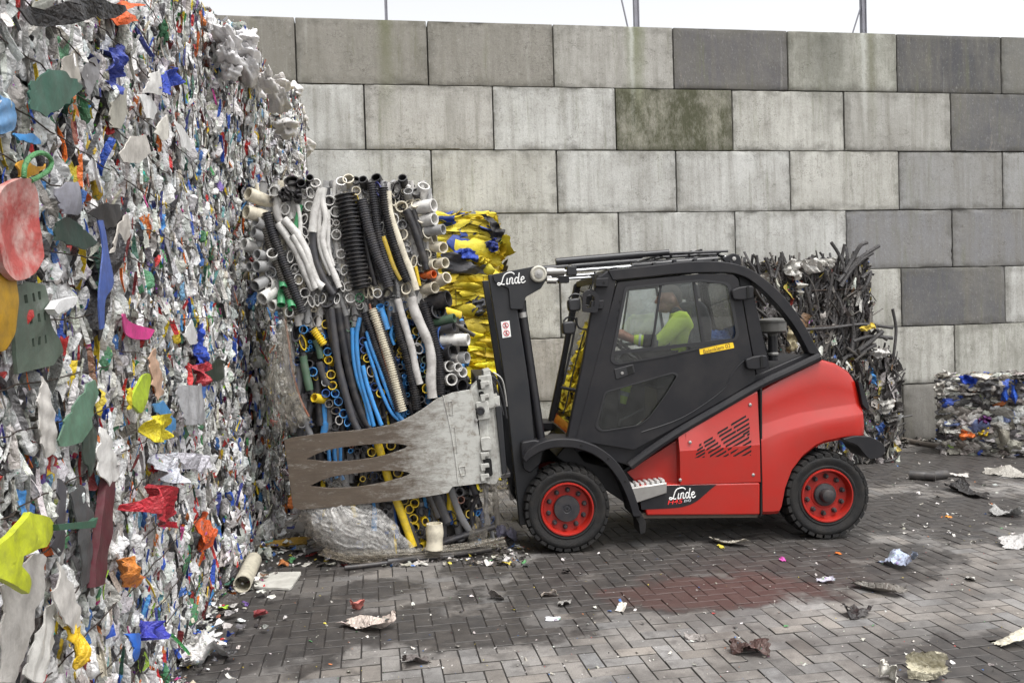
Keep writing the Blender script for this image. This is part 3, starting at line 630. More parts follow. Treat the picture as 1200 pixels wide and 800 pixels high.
# ---------------------------------------------------------------- the high stack of mixed plastic bales on the left
FLAKE = mat('flaking_red_plastic', (.40, .075, .065), .5, noise=.9, nscale=9, ncol=(.58, .50, .45), bump=.4, bscale=40)
def stack():
    rng = np.random.default_rng(21); B = {}
    ys = [1.5, 2.7, 3.9, 5.1, 6.3, 7.5, 8.7, 9.85]; y1s = [2.7, 3.9, 5.1, 6.3, 7.5, 8.7, 9.85, 10.62]
    zt = [0, 1.02, 2.04, 3.06, 4.10]
    xo = [-.17, -.17, -.16, -.13, -.07, .04, .29, .30]
    G_ = 'bales stacked in the high wall of mixed plastic waste'
    labs = {
     (0,0):'dirty mixed plastic bale at the bottom left edge with long white slats', (0,1):'mixed plastic bale at the left edge with grey vented crate and ochre drum',
     (0,2):'mixed plastic bale at the left edge carrying a faded red basin', (0,3):'uppermost bale at the left edge, mostly hidden above a faded red basin',
     (1,0):'bottom bale of the near stack holding a lime yellow tub and dark red beam', (1,1):'stacked bale with a jagged green sheet below a blue curved strip',
     (1,2):'stacked bale with a green rope loop and dark hoses, level with the red basin', (1,3):'upper left stacked bale with a big dark green plastic sheet',
     (2,0):'bottom stacked bale with a crumpled red bag and orange wrapper', (2,1):'stacked bale holding a bright pink tray, lime lid and crushed yellow tub',
     (2,2):'stacked bale with scattered red, orange and blue strips above the pink tray', (2,3):'upper stacked bale with a long black bag and orange flaps',
     (3,0):'bottom stacked bale beside the white board and pipe offcut on the ground', (3,1):'stacked bale with a grey panel with a blue corner and a red flap',
     (3,2):'stacked bale of white bottles left of the grey pipe bale', (3,3):'highest stacked bale where the stack edge meets the sky',
     (4,0):'shaded bottom bale behind the end of the clamp arm', (4,1):'shaded stacked bale directly behind the grey pipe ends', (4,2):'stacked bale with a blue flattened sheet above the grey pipe bale', (4,3):'stacked bale topped by a column of pressed white sacks',
     (5,0):'deeply shaded bottom bale hidden behind the pipe bales', (5,1):'stacked bale hidden behind the blue and yellow pipe bale', (5,2):'stacked bale of white film just over the left corner of the pipes', (5,3):'stacked bale with a maroon ball, near the white pressed sacks',
     (6,0):'bottom bale at the back, out of sight behind the pipes', (6,1):'second bale up at the back of the stack, behind the pipes', (6,2):'back stacked bale with ragged edge over the black pipe mouths', (6,3):'back stacked bale with white folded top against the concrete',
     (7,0):'bottom bale against the concrete wall behind the pipes', (7,1):'second bale up against the concrete wall', (7,2):'third bale up against the concrete wall', (7,3):'topmost bale against the concrete wall'}
    for i in range(8):
        for j in range(4):
            if i == 7: continue
            z1 = zt[j + 1] - .015
            f = 'x+'
            if j == 3: f += ' z+'
            if i == 0: f += ' y-'
            if i == 6: f += ' y+' 
            if i in (5, 6): f += ' y-' if i == 6 else ''
            far = ys[i] > 6
            sz = (.024, .098) if i < 2 else ((.022, .090) if i < 4 else (.020, .085))
            dx = xo[i] + rng.uniform(-.02, .025)
            hid = (i >= 4 and j < 2)
            ztop = z1 + rng.uniform(-.0, .0)
            if i == 5 and j == 3: ztop += .30
            if i == 6 and j == 3: ztop += .10
            B[i, j] = bale(labs[i, j], XS - 1.15 + dx, XS + dx, ys[i], y1s[i] - .01, zt[j], ztop, rng, f, dens=(.55 if hid else 1.0) * (1.45 if i < 3 else 1.2), size=sz, group=G_, nw=(5 if i < 4 else 3), wirehoriz=(j < 3 or i < 3))
    # --- distinctive pieces
    a = B
    patch('plastic_sheet', [(33,100),(55,82),(75,84),(96,101),(80,120),(52,136),(34,128)], (52,98,82), a[1,3], off=.14, seed=2, label='dark green plastic sheet')
    patch('black_bag', [(12,14),(40,8),(75,-4),(118,-2),(138,8),(134,22),(105,20),(70,24),(40,32),(26,26)], (28,28,32), a[1,3], off=.15, crumple=.05, bulge=.05, seed=3, label='long black crumpled bag')
    patch('orange_flap', [(133,-6),(160,6),(146,12),(152,24),(138,30),(133,18)], (232,98,30), a[2,3], off=.11, crumple=.03, seed=4)
    patch('blue_sheet', [(0,112),(14,120),(20,135),(16,152),(2,158),(-6,140)], (110,158,205), a[0,3], off=.08, seed=5)
    patch('blue_sheet', [(12,156),(28,157),(46,169),(32,169),(16,164)], (60,140,205), a[0,2], off=.13, seed=6, bulge=.03)
    patch('blue_bag', [(126,62),(140,52),(146,66),(138,92),(132,112),(124,96)], (52,72,165), a[2,3], off=.09, crumple=.035, seed=7)
    patch('blue_bag', [(183,104),(190,90),(204,78),(207,98),(194,110)], (34,70,185), a[3,3], off=.10, crumple=.03, seed=8)
    patch('white_tub', [(168,86),(178,82),(186,94),(178,112),(166,108)], (228,226,222), a[2,3], off=.10, bulge=.05, seed=9)
    patch('clear_lid', [(130,122),(143,102),(149,108),(148,130),(140,152),(130,148)], (175,172,160), a[2,3], off=.10, seed=10)
    patch('white_lid', [(180,155),(183,142),(190,134),(196,144),(195,160),(186,166)], (222,218,208), a[2,2], off=.10, bulge=.03, seed=11)
    patch('white_sheet', [(162,110),(174,112),(184,126),(180,140),(170,138)], (236,236,234), a[2,3], off=.11, seed=12)
    patch('white_sheet', [(204,142),(214,150),(223,168),(223,179),(212,172)], (230,230,228), a[3,2], off=.10, seed=13)
    patch('grey_lid', [(60,226),(66,214),(80,213),(88,222),(86,240),(78,252),(66,250)], (138,138,148), a[1,2], off=.11, bulge=.05, seed=14)
    # faded red basin
    patch('red_basin', rounded([(0,244),(10,222),(24,210),(38,208),(46,222),(50,262),(54,305),(40,326),(20,330),(8,316),(0,290)], 10), (176,72,66), a[0,2], off=.17, m=FLAKE, bulge=-.03, crumple=.003, thick=.02, seed=15, label='faded red basin with flaking white paint')
    patch('ochre_drum', rounded([(0,300),(12,312),(15,350),(13,392),(4,412),(-8,412),(-8,300)], 6), (190,146,34), a[0,1], off=.12, bulge=.02, crumple=.001, seed=17, label='ochre yellow drum')
    patch('vented_crate', [(16,338),(30,330),(50,334),(56,372),(74,412),(58,428),(20,438),(15,392)], (92,106,94), a[0,1], off=.09, thick=.012, bulge=.01, crumple=.004, seed=18, label='grey green crate panel with rows of slots',
          holes=[[(x,y),(x+3,y-1),(x+4,y+9),(x+1,y+10)] for (x,y) in ((25,346),(33,344),(41,342),(31,370),(39,368),(47,366),(34,397),(42,395),(50,393))])
    patch('blue_curved_strip', smoothpath([(115,258),(119,290),(116,316),(114,350),(118,386)], 4).tolist() + smoothpath([(122,384),(121,352),(131,332),(126,300),(121,258)], 4).tolist(), (72,98,170), a[1,1], off=.13, bulge=.01, crumple=.001, seed=19, label='curved blue strip')
    patch('white_wedge', [(62,362),(68,352),(92,347),(88,356),(66,368)], (236,236,236), a[1,1], off=.14, thick=.03, crumple=0, seed=20)
    patch('green_sheet', [(64,320-60),(80,254),(115,284),(98,292),(64,282)], (32,60,52), a[1,2], off=.11, seed=21)
    patch('dark_net', [(72,296),(110,262),(150,270),(148,292),(130,352),(118,388),(100,396),(74,350)], (40,40,44), a[1,1], off=.05, crumple=.05, seed=22)
    patch('pink_tray', rounded([(144,368),(152,367),(162,378),(177,384),(182,386),(178,398),(164,397),(148,388)], 4), (214,62,140), a[2,1], off=.12, bulge=-.03, seed=23, label='bright pink tray')
    patch('jagged_sheet', [(70,522),(74,492),(95,462),(108,444),(114,455),(112,472),(106,498),(98,518),(80,524)], (98,134,112), a[1,1], off=.12, seed=24, label='jagged pale green sheet')
    patch('lime_lid', rounded([(154,466),(166,440),(176,436),(178,446),(164,486),(154,474)], 5), (172,196,48), a[2,1], off=.12, thick=.012, crumple=.003, seed=25, label='lime green lid')
    patch('yellow_lid', [(148,456),(153,454),(154,478),(150,480)], (226,206,40), a[2,1], off=.12, seed=26)
    patch('yellow_tub', rounded([(169,492),(180,484),(190,490),(193,502),(184,518),(172,519)], 4), (226,208,36), a[2,1], off=.14, bulge=.05, crumple=.03, seed=27, label='crushed yellow tub')
    patch('blue_crate', [(178,474),(190,470),(205,494),(204,502),(190,520),(186,512),(196,500)], (76,142,196), a[2,1], off=.11, seed=28, label='light blue crate piece')
    patch('peach_board', [(174,420),(180,408),(188,440),(191,462),(184,468),(176,440)], (206,170,144), a[2,1], off=.10, seed=29)
    patch('grey_panel', rounded([(206,452),(234,450),(238,490),(236,497),(214,498)], 2), (178,178,180), a[3,1], off=.11, crumple=.006, bulge=.03, seed=30, label='grey panel with a blue corner')
    patch('blue_corner', [(227,470),(233,466),(237,474),(238,488),(230,482)], (30,98,190), a[3,1], off=.135, thick=.003, bulge=.0, crumple=0, seed=31)
    patch('green_sheet', [(240,436),(252,420),(266,424),(268,438),(256,446),(244,448)], (40,56,44), a[3,1], off=.10, seed=32)
    patch('red_flap', [(230,428),(243,422),(240,440),(236,454),(231,446)], (178,46,60), a[3,1], off=.11, crumple=.03, seed=33)
    patch('white_sheet', [(214,392),(224,374),(232,402),(222,404)], (226,226,224), a[3,1], off=.10, seed=34)
    patch('blue_bag', [(225,400),(233,380),(241,420),(238,428),(228,424)], (32,76,190), a[3,1], off=.08, crumple=.03, seed=35)
    # lime yellow tub lying near the bottom left
    patch('lime_tub', [(-8,640),(8,622),(26,600),(52,606),(62,618),(52,638),(30,644),(16,652),(14,664),(28,684),(22,696),(2,684),(-8,676)], (190,200,40), a[0,0], off=.17, bulge=.03, thick=.02, crumple=.006, seed=36, label='lime yellow tub with broken rim')
    patch('dark_red_beam', [(118,598),(126,556),(135,556),(130,610),(122,684),(110,688)], (86,34,44), a[1,0], off=.12, thick=.03, crumple=.004, seed=37, label='dark red beam')
    patch('red_bag', [(154,592),(168,576),(178,568),(190,576),(196,590),(190,606),(194,620),(178,610),(164,604)], (186,30,48), a[2,0], off=.13, bulge=.05, crumple=.06, seed=38, label='crumpled red bag')
    patch('yellow_bag', [(74,744),(72,726),(84,730),(94,758),(90,780),(78,784)], (230,188,30), a[1,0], off=.10, bulge=.04, crumple=.02, seed=39)
    patch('green_tube', [(68,614),(108,610),(114,606),(110,618),(70,621)], (54,96,76), a[0,0], off=.2, thick=.02, crumple=0, seed=40)
    patch('orange_wrapper', [(232,618),(238,598),(248,622),(246,640),(236,648)], (220,92,36), a[2,0], off=.10, crumple=.03, seed=41, prt=.5)
    patch('orange_wrapper', [(140,660),(154,650),(160,674),(162,688),(152,686)], (214,130,50), a[1,0], off=.12, crumple=.03, seed=42, prt=.6)
    patch('blue_bag', [(166,746),(172,726),(188,732),(190,746),(180,750)], (46,54,170), a[2,0], off=.12, crumple=.04, seed=43)
    patch('blue_tub', [(148,760),(146,742),(156,742),(158,762),(150,776)], (36,98,190), a[1,0], off=.12, bulge=.04, seed=44)
    patch('white_wrapper', [(182,532),(202,530),(212,566),(198,566),(186,552)], (226,228,236), a[2,0], off=.12, crumple=.04, seed=45, prt=.7)
    patch('white_wrapper', [(204,530),(236,536),(240,546),(226,554),(212,550)], (216,214,222), a[2,0], off=.12, crumple=.04, bulge=.04, seed=46)
    for k, (pp, cl, key) in enumerate([([(60,640),(68,560),(76,566),(72,650)], (70,70,76), (0,0)), ([(84,580),(96,566),(104,600),(106,680),(96,690)], (74,76,78), (1,0)), ([(0,690),(40,650),(54,652),(30,760),(10,800),(0,800)], (196,192,186), (0,0)),
                           ([(60,700),(68,660),(84,690),(96,730),(86,742),(66,720)], (216,212,206), (0,0)), ([(26,790),(50,720),(62,700),(58,760),(44,800)], (222,220,214), (0,0)), ([(42,470),(52,440),(62,500),(68,524),(54,534),(44,512)], (208,204,198), (0,1)),
                           ([(92,470),(104,478),(112,520),(106,560),(96,540)], (54,70,62), (1,0)), ([(112,530),(118,500),(130,520),(138,560),(128,570),(116,558)], (226,224,220), (1,0)), ([(64,100),(74,66),(92,56),(90,90),(86,104)], (182,176,166), (1,3)),
                           ([(94,78),(114,62),(118,70),(100,118)], (140,138,140), (1,3)), ([(40,2),(62,-4),(60,12),(46,20),(36,14)], (150,150,142), (0,3)), ([(140,180),(150,160),(172,158),(176,178),(160,192),(144,190)], (205,200,192), (2,2)),
                           ([(104,250),(118,238),(140,240),(142,262),(124,268)], (34,34,38), (1,2)), ([(130,296),(145,290),(152,262),(148,250),(136,262)], (192,186,178), (2,2))]):
        patch('plastic_shard', pp, cl, a[key], off=.09 + .01 * (k % 4), seed=60 + k, crumple=.004, bulge=.012)
    # green rope loop and orange flap near the basin
    pm = np.array(a[0,2].location)
    lp = smoothpath([onX(x, y, pm[0] + .575 + .16) - pm for x, y in [(28,208),(30,192),(40,181),(52,180),(60,188),(58,198),(48,206),(36,212)]], 5)
    MB().tube(lp, .008, 8, lin(76,140,84)).build('green_handle', SCRAP, a[0,2], smooth=True, col=True)
    patch('orange_flap', [(18,194),(26,188),(40,196),(56,193),(44,204),(22,208)], (216,156,30), a[0,2], off=.13, seed=47)
    # pressed white sacks: swollen folded pillows
    def sacks(key, lst, X, col=(232,230,230)):
        for k, (x, y, w, h) in enumerate(lst):
            c = onX(x, y, X); D = np.linalg.norm(c - cC) / FPX; rg = np.random.default_rng(300 + k + key[0]); mb = MB(); ex = []
            crumples(mb, ex, np.array([c - np.array(a[key].location)]), np.array([[1, 0, 0.]]), np.array([[0, 1, .1 * rg.normal()]]), np.array([w * D * 1.9]), np.array([h * D]), np.array([lin(*col)]) * rg.uniform(.85, 1.02), rg, 0, (.9, 1.3), 36, 36)
            mb.build('pressed_sack', SACK, a[key], smooth=True, sharp=0, col=True, extra=np.concatenate(ex), recalc=False)
    sacks((4,3), [(268,46,13,9), (290,46,15,9), (268,64,15,9), (291,65,15,9), (272,84,14,9), (292,86,14,9), (300,106,12,8)], XS + .10)
    sacks((6,3), [(314,96,16,7), (330,100,14,7), (344,108,12,8), (326,118,14,8), (350,134,8,9), (336,150,12,9), (354,170,8,9), (346,190,9,8)], XS + .33, (226,222,218))
    return B
STACK = stack()

# ---------------------------------------------------------------- forklift frame of reference: s = rearwards, t = away from the camera, z = up
FO = onG(665, 648); _fd = onG(970, 632) - FO; _fd /= np.linalg.norm(_fd); FT = np.array([-_fd[1], _fd[0], 0.]); FANG = math.atan2(_fd[1], _fd[0])
def FP(x, y, t=0.0):
    d = ray(x, y); k = ((FO + FT * t) - cC) @ FT / (d @ FT); p = cC + d * k - FO
    return np.array([p @ _fd, t, p[2]])
def fs(x, y, t=0.0): p = FP(x, y, t); return (p[0], p[2])
def fpoly(pix, t=0.0): return [fs(x, y, t) for x, y in pix]
def fpath(pix, t=0.0): return np.array([FP(x, y, t) for x, y in pix])
WID = 1.34

RED = mat('red_paint', (.37, .010, .004), .30, noise=.35, nscale=4, ncol=(.22, .024, .014), coat=.45, bump=.05, bscale=300)
RIM = mat('red_rim', (.34, .010, .004), .42, noise=.45, nscale=12, ncol=(.12, .018, .012))
BLK_P = mat('textured_black_panel', (.010, .010, .0125), .42, spec=.35, noise=.38, nscale=4, ncol=(.040, .036, .034), bump=.10, bscale=350)
BLK_G = mat('black_gloss_steel', (.012, .012, .015), .30, noise=.35, nscale=8, ncol=(.04, .037, .034))
MAST = mat('mast_steel', (.012, .013, .016), .40, noise=.4, nscale=6, ncol=(.035, .032, .03))
RUB = mat('tyre_rubber', (.010, .010, .0105), .66, spec=.35, noise=.5, nscale=9, ncol=(.045, .039, .033), bump=.35, bscale=90)
CHR = mat('chromed_rod', (.78, .78, .80), .12, metal=1)
ZINC = mat('zinc_steel', (.45, .44, .42), .35, metal=.9, noise=.3)
GREYM = mat('grey_hub', (.020, .020, .024), .45, noise=.5, nscale=14, ncol=(.07, .055, .045))
CREAM = mat('cream_ring', (.52, .50, .43), .4, noise=.3)
YEL = mat('yellow_sticker', (.86, .55, .02), .4)
WHT = mat('white_print', (.80, .80, .78), .5)
REDP = mat('red_print', (.55, .02, .03), .5)
DKT = mat('dark_print', (.03, .02, .02), .6)
FAB = mat('seat_cloth', (.030, .031, .036), .8, bump=.2, bscale=200)
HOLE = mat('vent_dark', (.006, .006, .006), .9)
HOSE = mat('rubber_hose', (.018, .018, .02), .45)
def glass(name, tint=(.86, .90, .90), rough=.0, ref=1.0):
    m = bpy.data.materials.new(name); m.use_nodes = True; t = m.node_tree; L = t.links; t.nodes.remove(t.nodes['Principled BSDF'])
    o = t.nodes['Material Output']; tr = nd(t, 'ShaderNodeBsdfTransparent'); tr.inputs[0].default_value = (*tint, 1)
    gl = nd(t, 'ShaderNodeBsdfGlossy', Roughness=rough); gl.inputs['Color'].default_value = (ref, ref, ref, 1)
    df = nd(t, 'ShaderNodeBsdfDiffuse'); df.inputs[0].default_value = (.35, .34, .32, 1)
    fr = nd(t, 'ShaderNodeFresnel', IOR=1.6); mx = nd(t, 'ShaderNodeMixShader'); L.new(fr.outputs[0], mx.inputs[0]); L.new(tr.outputs[0], mx.inputs[1]); L.new(gl.outputs[0], mx.inputs[2])
    tc = nd(t, 'ShaderNodeTexCoord'); n = nd(t, 'ShaderNodeTexNoise', Scale=7, Detail=8, Roughness=.7); L.new(tc.outputs['Object'], n.inputs['Vector'])
    r = nd(t, 'ShaderNodeMapRange'); r.inputs[1].default_value = .4; r.inputs[2].default_value = .8; r.inputs[3].default_value = .01; r.inputs[4].default_value = .09; L.new(n.outputs[0], r.inputs[0])
    m2 = nd(t, 'ShaderNodeMixShader'); L.new(r.outputs[0], m2.inputs[0]); L.new(mx.outputs[0], m2.inputs[1]); L.new(df.outputs[0], m2.inputs[2]); L.new(m2.outputs[0], o.inputs[0])
    return m
GLASS = glass('window_glass', (.95, .97, .97)); GLASS_D = glass('shade_tinted_glass', (.66, .70, .70))  # second tint is darkened to stand in for interior shade and reflections

def text(body, height, mat_, parent, loc, ang=0, shear=0, name='lettering', width=None, depth=.0012, bold=.0):
    cu = bpy.data.curves.new('txt', 'FONT'); cu.body = body; cu.size = 1; cu.offset = bold; cu.align_x = 'CENTER'; cu.align_y = 'CENTER'
    ob = bpy.data.objects.new('txt', cu); COL.objects.link(ob); bpy.context.view_layer.update()
    me = bpy.data.meshes.new_from_object(ob.evaluated_get(bpy.context.evaluated_depsgraph_get())); bpy.data.objects.remove(ob); bpy.data.curves.remove(cu)
    me.name = name; co = np.array([v.co[:] for v in me.vertices]); co -= (co.max(0) + co.min(0)) / 2
    k = height / np.ptp(co[:, 1]); kx = width / np.ptp(co[:, 0]) if width else k
    x = co[:, 0] * kx + co[:, 1] * k * shear; y = co[:, 1] * k; ca, sa = math.cos(ang), math.sin(ang)
    X = x * ca - y * sa; Y = x * sa + y * ca
    for v, a, b in zip(me.vertices, X, Y): v.co = (loc[0] + a, loc[1] - depth, loc[2] + b)
    me.materials.clear(); me.materials.append(mat_)
    o = bpy.data.objects.new(name, me); COL.objects.link(o)
    if parent: o.parent = parent
    return o
def script_word(parent, c, width, ang, t):
    st = [[(0,.14),(.10,.0),(.32,.03),(.52,.28),(.74,.85),(1.05,1.2),(1.6,1.32),(1.95,1.2),(2.02,1.05)], [(0,.14),(.12,.24),(.34,.16),(.6,.02),(.84,.03)], [(1.20,.70),(1.06,.12),(1.13,.0),(1.25,.10)],
          [(1.36,.0),(1.5,.68)], [(1.42,.4),(1.64,.68),(1.78,.6),(1.68,.1),(1.78,0),(1.92,.12)], [(2.44,.56),(2.24,.68),(2.02,.38),(2.08,.04),(2.28,.08),(2.44,.5)], [(2.62,1.2),(2.42,.2),(2.5,0),(2.66,.1)],
          [(2.74,.32),(3.06,.44),(3.1,.62),(2.94,.68),(2.74,.4),(2.84,.03),(3.04,.02),(3.26,.2)]]
    mb = MB(); k = width / 3.26; ca, sa = math.cos(ang), math.sin(ang)
    for s_ in st:
        p = smoothpath([((x - 1.63) * k, (y - .6) * k) for x, y in s_], 4)
        mb.tube([(c[0] + a * ca - b * sa, t, c[2] + a * sa + b * ca) for a, b in p], k * .075, 6)
    return mb.build('script_lettering', WHT, parent, smooth=True)

def mirror_t(t): return WID - t
def forklift():
    T = empty('forklift', tuple(FO), FANG); tag(T, 'red and dark grey forklift with enclosed cab, gripping a pipe bale in its clamp', 'forklift')
    # ------------------------------------------------ wheels
    def wheel(cx, cy, R, near, hub):
        c = FP(cx, cy, 0); R = c[2] + .002 if R is None else R
        c = np.array([c[0], 0, R]); wd = .27
        sgn = 1 if near else -1; t0 = 0.0 if near else WID
        def tt(a): return t0 + sgn * a
        # rim: the wheel itself
        mb = MB()
        prof = [(.60, .030), (.615, .008), (.60, -.004), (.575, -.004), (.555, .010), (.545, .045), (.52, .062), (.32, .066), (.30, .060), (.0, .060)]
        mb.lathe([(r * R, tt(h)) for r, h in prof], (c[0], 0, c[2]), 't', 64)
        w = mb.build('wheel', RIM, T, smooth=True, sharp=40)
        # tyre
        mb = MB(); q = [(.58, .028), (.62, .006), (.66, .000), (.69, .006), (.74, .002), (.80, -.008), (.86, -.006), (.90, .004), (.935, .022), (.95, .05), (.955, wd/2), (.95, wd-.05), (.93, wd-.02), (.86, wd), (.62, wd-.01), (.58, wd-.03)]
        mb.lathe([(r * R, tt(h)) for r, h in q], (c[0], 0, c[2]), 't', 96)
        n = 30; rg = np.random.default_rng(3)
        for side in (0, 1):
            for k in range(n):
                a0 = 2 * PI * (k + side * .5) / n; da = 2 * PI / n * .74; tw = .06 * (1 if side == 0 else -1)
                va = []
                ts = [-.004, .055, .115] if side == 0 else [wd + .004, wd - .055, wd - .115]
                for (ti, r_in, r_out, sh) in ((ts[0], .895, .965, 0), (ts[1], .93, 1.0, tw), (ts[2], .93, 1.0, tw * 1.5)):
                    for rr in (r_in, r_out):
                        for aa in (a0 + sh, a0 + da + sh):
                            va.append((c[0] + math.cos(aa) * rr * R, tt(ti), c[2] + math.sin(aa) * rr * R))
                f = [(0, 1, 3, 2), (8, 9, 11, 10)] + [(0+4*i, 1+4*i, 5+4*i, 4+4*i) for i in (0, 1)] + [(2+4*i, 3+4*i, 7+4*i, 6+4*i) for i in (0, 1)] + [(0+4*i, 2+4*i, 6+4*i, 4+4*i) for i in (0, 1)] + [(1+4*i, 3+4*i, 7+4*i, 5+4*i) for i in (0, 1)]
                mb.add(va, f)
        mb.build('tyre', RUB, w, smooth=True, sharp=32)
        if near:
            mb = MB()
            if hub == 'flat': pf = [(.30, .058), (.30, .030), (.29, .022), (.10, .020), (.09, .024), (.06, .024), (.055, .020), (.02, .020), (.018, .03), (0, .03)]
            else: pf = [(.26, .058), (.26, .045), (.245, .038), (.20, .034), (.165, .03), (.155, -.010), (.14, -.022), (.11, -.028), (0, -.03)]
            mb.lathe([(r * R, tt(h)) for r, h in pf], (c[0], 0, c[2]), 't', 40); mb.build('hub_cap', GREYM, w, smooth=True, sharp=30)
            for k in range(10):
                a = 2 * PI * (k + .35) / 10; mb = MB(); o = (c[0] + math.cos(a) * R * .425, 0, c[2] + math.sin(a) * R * .425)
                mb.lathe([(.060 * R, tt(.066)), (.060 * R, tt(.052)), (.050 * R, tt(.050)), (.048 * R, tt(.040)), (.036 * R, tt(.030)), (0, tt(.028))], o, 't', 8); mb.build('wheel_nut', GREYM, w, smooth=True, sharp=25)
        return c, R
    cf, Rf = wheel(665, 597, None, True, 'flat'); cr, Rr = wheel(970, 581, None, True, 'cap')
    for cx, cy in ((665, 597), (970, 581)): wheel(cx, cy, None, False, 'x')
    mb = MB(); mb.tube([(cf[0], .28, cf[2]), (cf[0], WID - .28, cf[2])], .11, 12); mb.build('front_axle', BLK_P, T, smooth=True)
    mb = MB(); mb.tube([(cr[0], .28, cr[2]), (cr[0], WID - .28, cr[2])], .07, 12); mb.box((cr[0] - .12, .45, cr[2] - .1), (cr[0] + .12, WID - .45, cr[2] + .12)); mb.build('rear_axle', BLK_P, T, smooth=True)

    # ------------------------------------------------ inner chassis (dark) and floor
    ch = fpoly([(672,520),(735,548),(752,604),(893,604),(913,600),(922,560),(945,530),(1000,520),(1006,470),(962,428),(890,458),(850,480),(735,548)][0:1] + [(655,540),(752,604),(893,602),(912,598),(922,556),(948,528),(1000,516),(1003,452),(962,426),(890,462),(840,492),(800,512),(735,556),(690,545)], .0)
    MB().prism(ch, .20, WID - .20).build('chassis', BLK_P, T, bevel=.01)
    # ------------------------------------------------ counterweight
    cols = [(892.5,457,602,0),(903,451,602,0),(912,446,601,0),(914.5,445,596,0),(919,442,574,0),(927,438,553,0),(940,431,536,0),(955,423,524,0),(966,419,519,0),(985,424,515,0),(1000,433,513,.0),(1008,444,513,.012),(1014,460,512,.035),(1018,476,512,.08),(1021,492,512,.16)]
    def bt(x): return np.interp(x, [892, 937, 990, 1021], [498.6, 484, 475, 471])
    def bb(x): return np.interp(x, [892, 916, 964, 998, 1021], [516, 506, 493, 487, 483])
    rows = []
    for x, yt, yb, ins in cols:
        h = yb - yt; b1, b2 = bt(x), bb(x)
        if b1 < yt + 9: b1 = yt + 9
        if b2 < b1 + 6: b2 = b1 + 6
        ys = [yt, yt + 1.2, yt + 4, yt + 9, (yt + 9 + b1) / 2, b1 - 1, b1 + 1, b2 - 1.2, b2 + 1.2, (b2 + yb) / 2, yb - 3, yb]
        tt_ = [.17, .095, .066, .056, .050, .046, .043, .004, 0, -.004, .004, .03]
        s0 = [FP(x, y, a + ins) for y, a in zip(ys, tt_)]
        col_ = [np.array([p[0], a + ins, p[2]]) for p, a in zip(s0, tt_)]
        # keep each section in its own plane of constant s
        s_ = FP(x, (yt + yb) / 2, 0)[0]
        col_ = [np.array([s_, p[1], p[2]]) for p in col_]
        far = [np.array([p[0], WID - p[1], p[2]]) for p in col_[::-1]]
        rows.append(far + col_)
    rows.append([np.array([rows[-1][0][0] + .02, np.clip(p[1], .32, WID - .32), p[2]]) for p in rows[-1]])
    mb = MB(); mb.grid(rows); k = len(rows[0]); 
    mb.add(rows[-1], [tuple(range(k))]); mb.add(rows[0], [tuple(range(k))])
    cw = mb.build('counterweight', RED, T, smooth=True, sharp=32)
    # hood lid seam and the dark rear light panel
    mb = MB(); mb.tube([FP(x, y, .085) for x, y in smoothpath([(962,423.5),(980,430),(996,438),(1003,447),(1007,458)], 4)], .006, 6); mb.build('seam', HOLE, cw, smooth=True)
    mb = MB(); mb.prism(fpoly([(1006,446),(1010,448),(1020,478),(1017,481),(1011,474)], .03), .035, .12); mb.build('rear_light_panel', BLK_P, cw, bevel=.005)
    mb = MB(); mb.prism(fpoly([(891.6,456),(893.4,455),(893.6,604),(891.8,604)]), .0045, .14); mb.build('seam', HOLE, cw)
    # rear mudguard lip
    mb = MB(); lip = rounded(fpoly([(984,514),(1000,510),(1019,511),(1032,518),(1037,526),(1031,535),(1017,538),(1010,530),(1003,521)]), .03)
    mb.prism(lip, -.03, .26); mb.build('rear_mudguard', BLK_P, T, bevel=.012, seg=3)
    mb = MB(); mb.prism([(a, b) for a, b in lip], WID - .26, WID + .03); mb.build('rear_mudguard', BLK_P, T, bevel=.012)
    # ------------------------------------------------ red side panels (near side, mirrored far side)
    def side(near):
        g = (lambda t: t) if near else (lambda t: WID - t)
        # engine side panel, two leaning facets that meet on a crease
        cols = [(797,511,527.5,569),(812,501,526.5,568),(830,491,525,567.5),(850,478.5,523,567),(870,467,521.5,566),(891,457,520,565.5)]
        rows = []
        for x, a, b, c_ in cols:
            s_ = fs(x, 540)[0]
            rows.append([(s_, g(t), fs(x, y)[1]) for y, t in ((a, .16), (a, .040), (a + 3, .030), (b - .8, .004), (b + .8, 0), (c_ - 1, .006), (c_, .014), (c_, .16))])
        mb = MB(); mb.grid(rows); mb.add(rows[0], [tuple(range(8))]); mb.add(rows[-1], [tuple(range(8))])
        sp = mb.build('side_panel', RED, T, smooth=True, sharp=20)
        # recessed foot-well facet between panel and mudguard
        P_ = [(735,553,.17),(797,513,.10),(797,569,.10),(748,567,.17)]
        mb = MB(); a_ = [FP(x, y, t) for x, y, t in P_]; a_ = [(p[0], g(p[1]), p[2]) for p in a_]; b_ = [(p[0], g(.25), p[2]) for p in a_]
        mb.add(a_ + b_, [(0,1,2,3),(4,5,6,7),(0,1,5,4),(1,2,6,5),(2,3,7,6),(3,0,4,7)])
        c0 = [FP(797,512,.10), FP(804,508,.022), FP(800,569,.010), FP(797,569,.10)]; c0 = [(p[0], g(p[1]), p[2]) for p in c0]
        mb.add(c0, [(0,1,2,3)]); mb.build('footwell_panel', RED, T, smooth=True, sharp=20)
        # sill
        pl = fpoly([(750,568),(800,567.5),(891,565.5),(891,603),(758,604)]); mb = MB(); mb.prism(pl, g(.006), g(.24)); sill = mb.build('sill', RED, T, bevel=.012, seg=3)
        pl = fpoly([(752,602),(891,601),(889,607),(756,608)]); MB().prism(pl, g(.03), g(.24)).build('sill_underside', mat('mud', (.10, .075, .06), .9, noise=.6), sill)
        return sp, sill
    sp, sill = side(True); side(False)
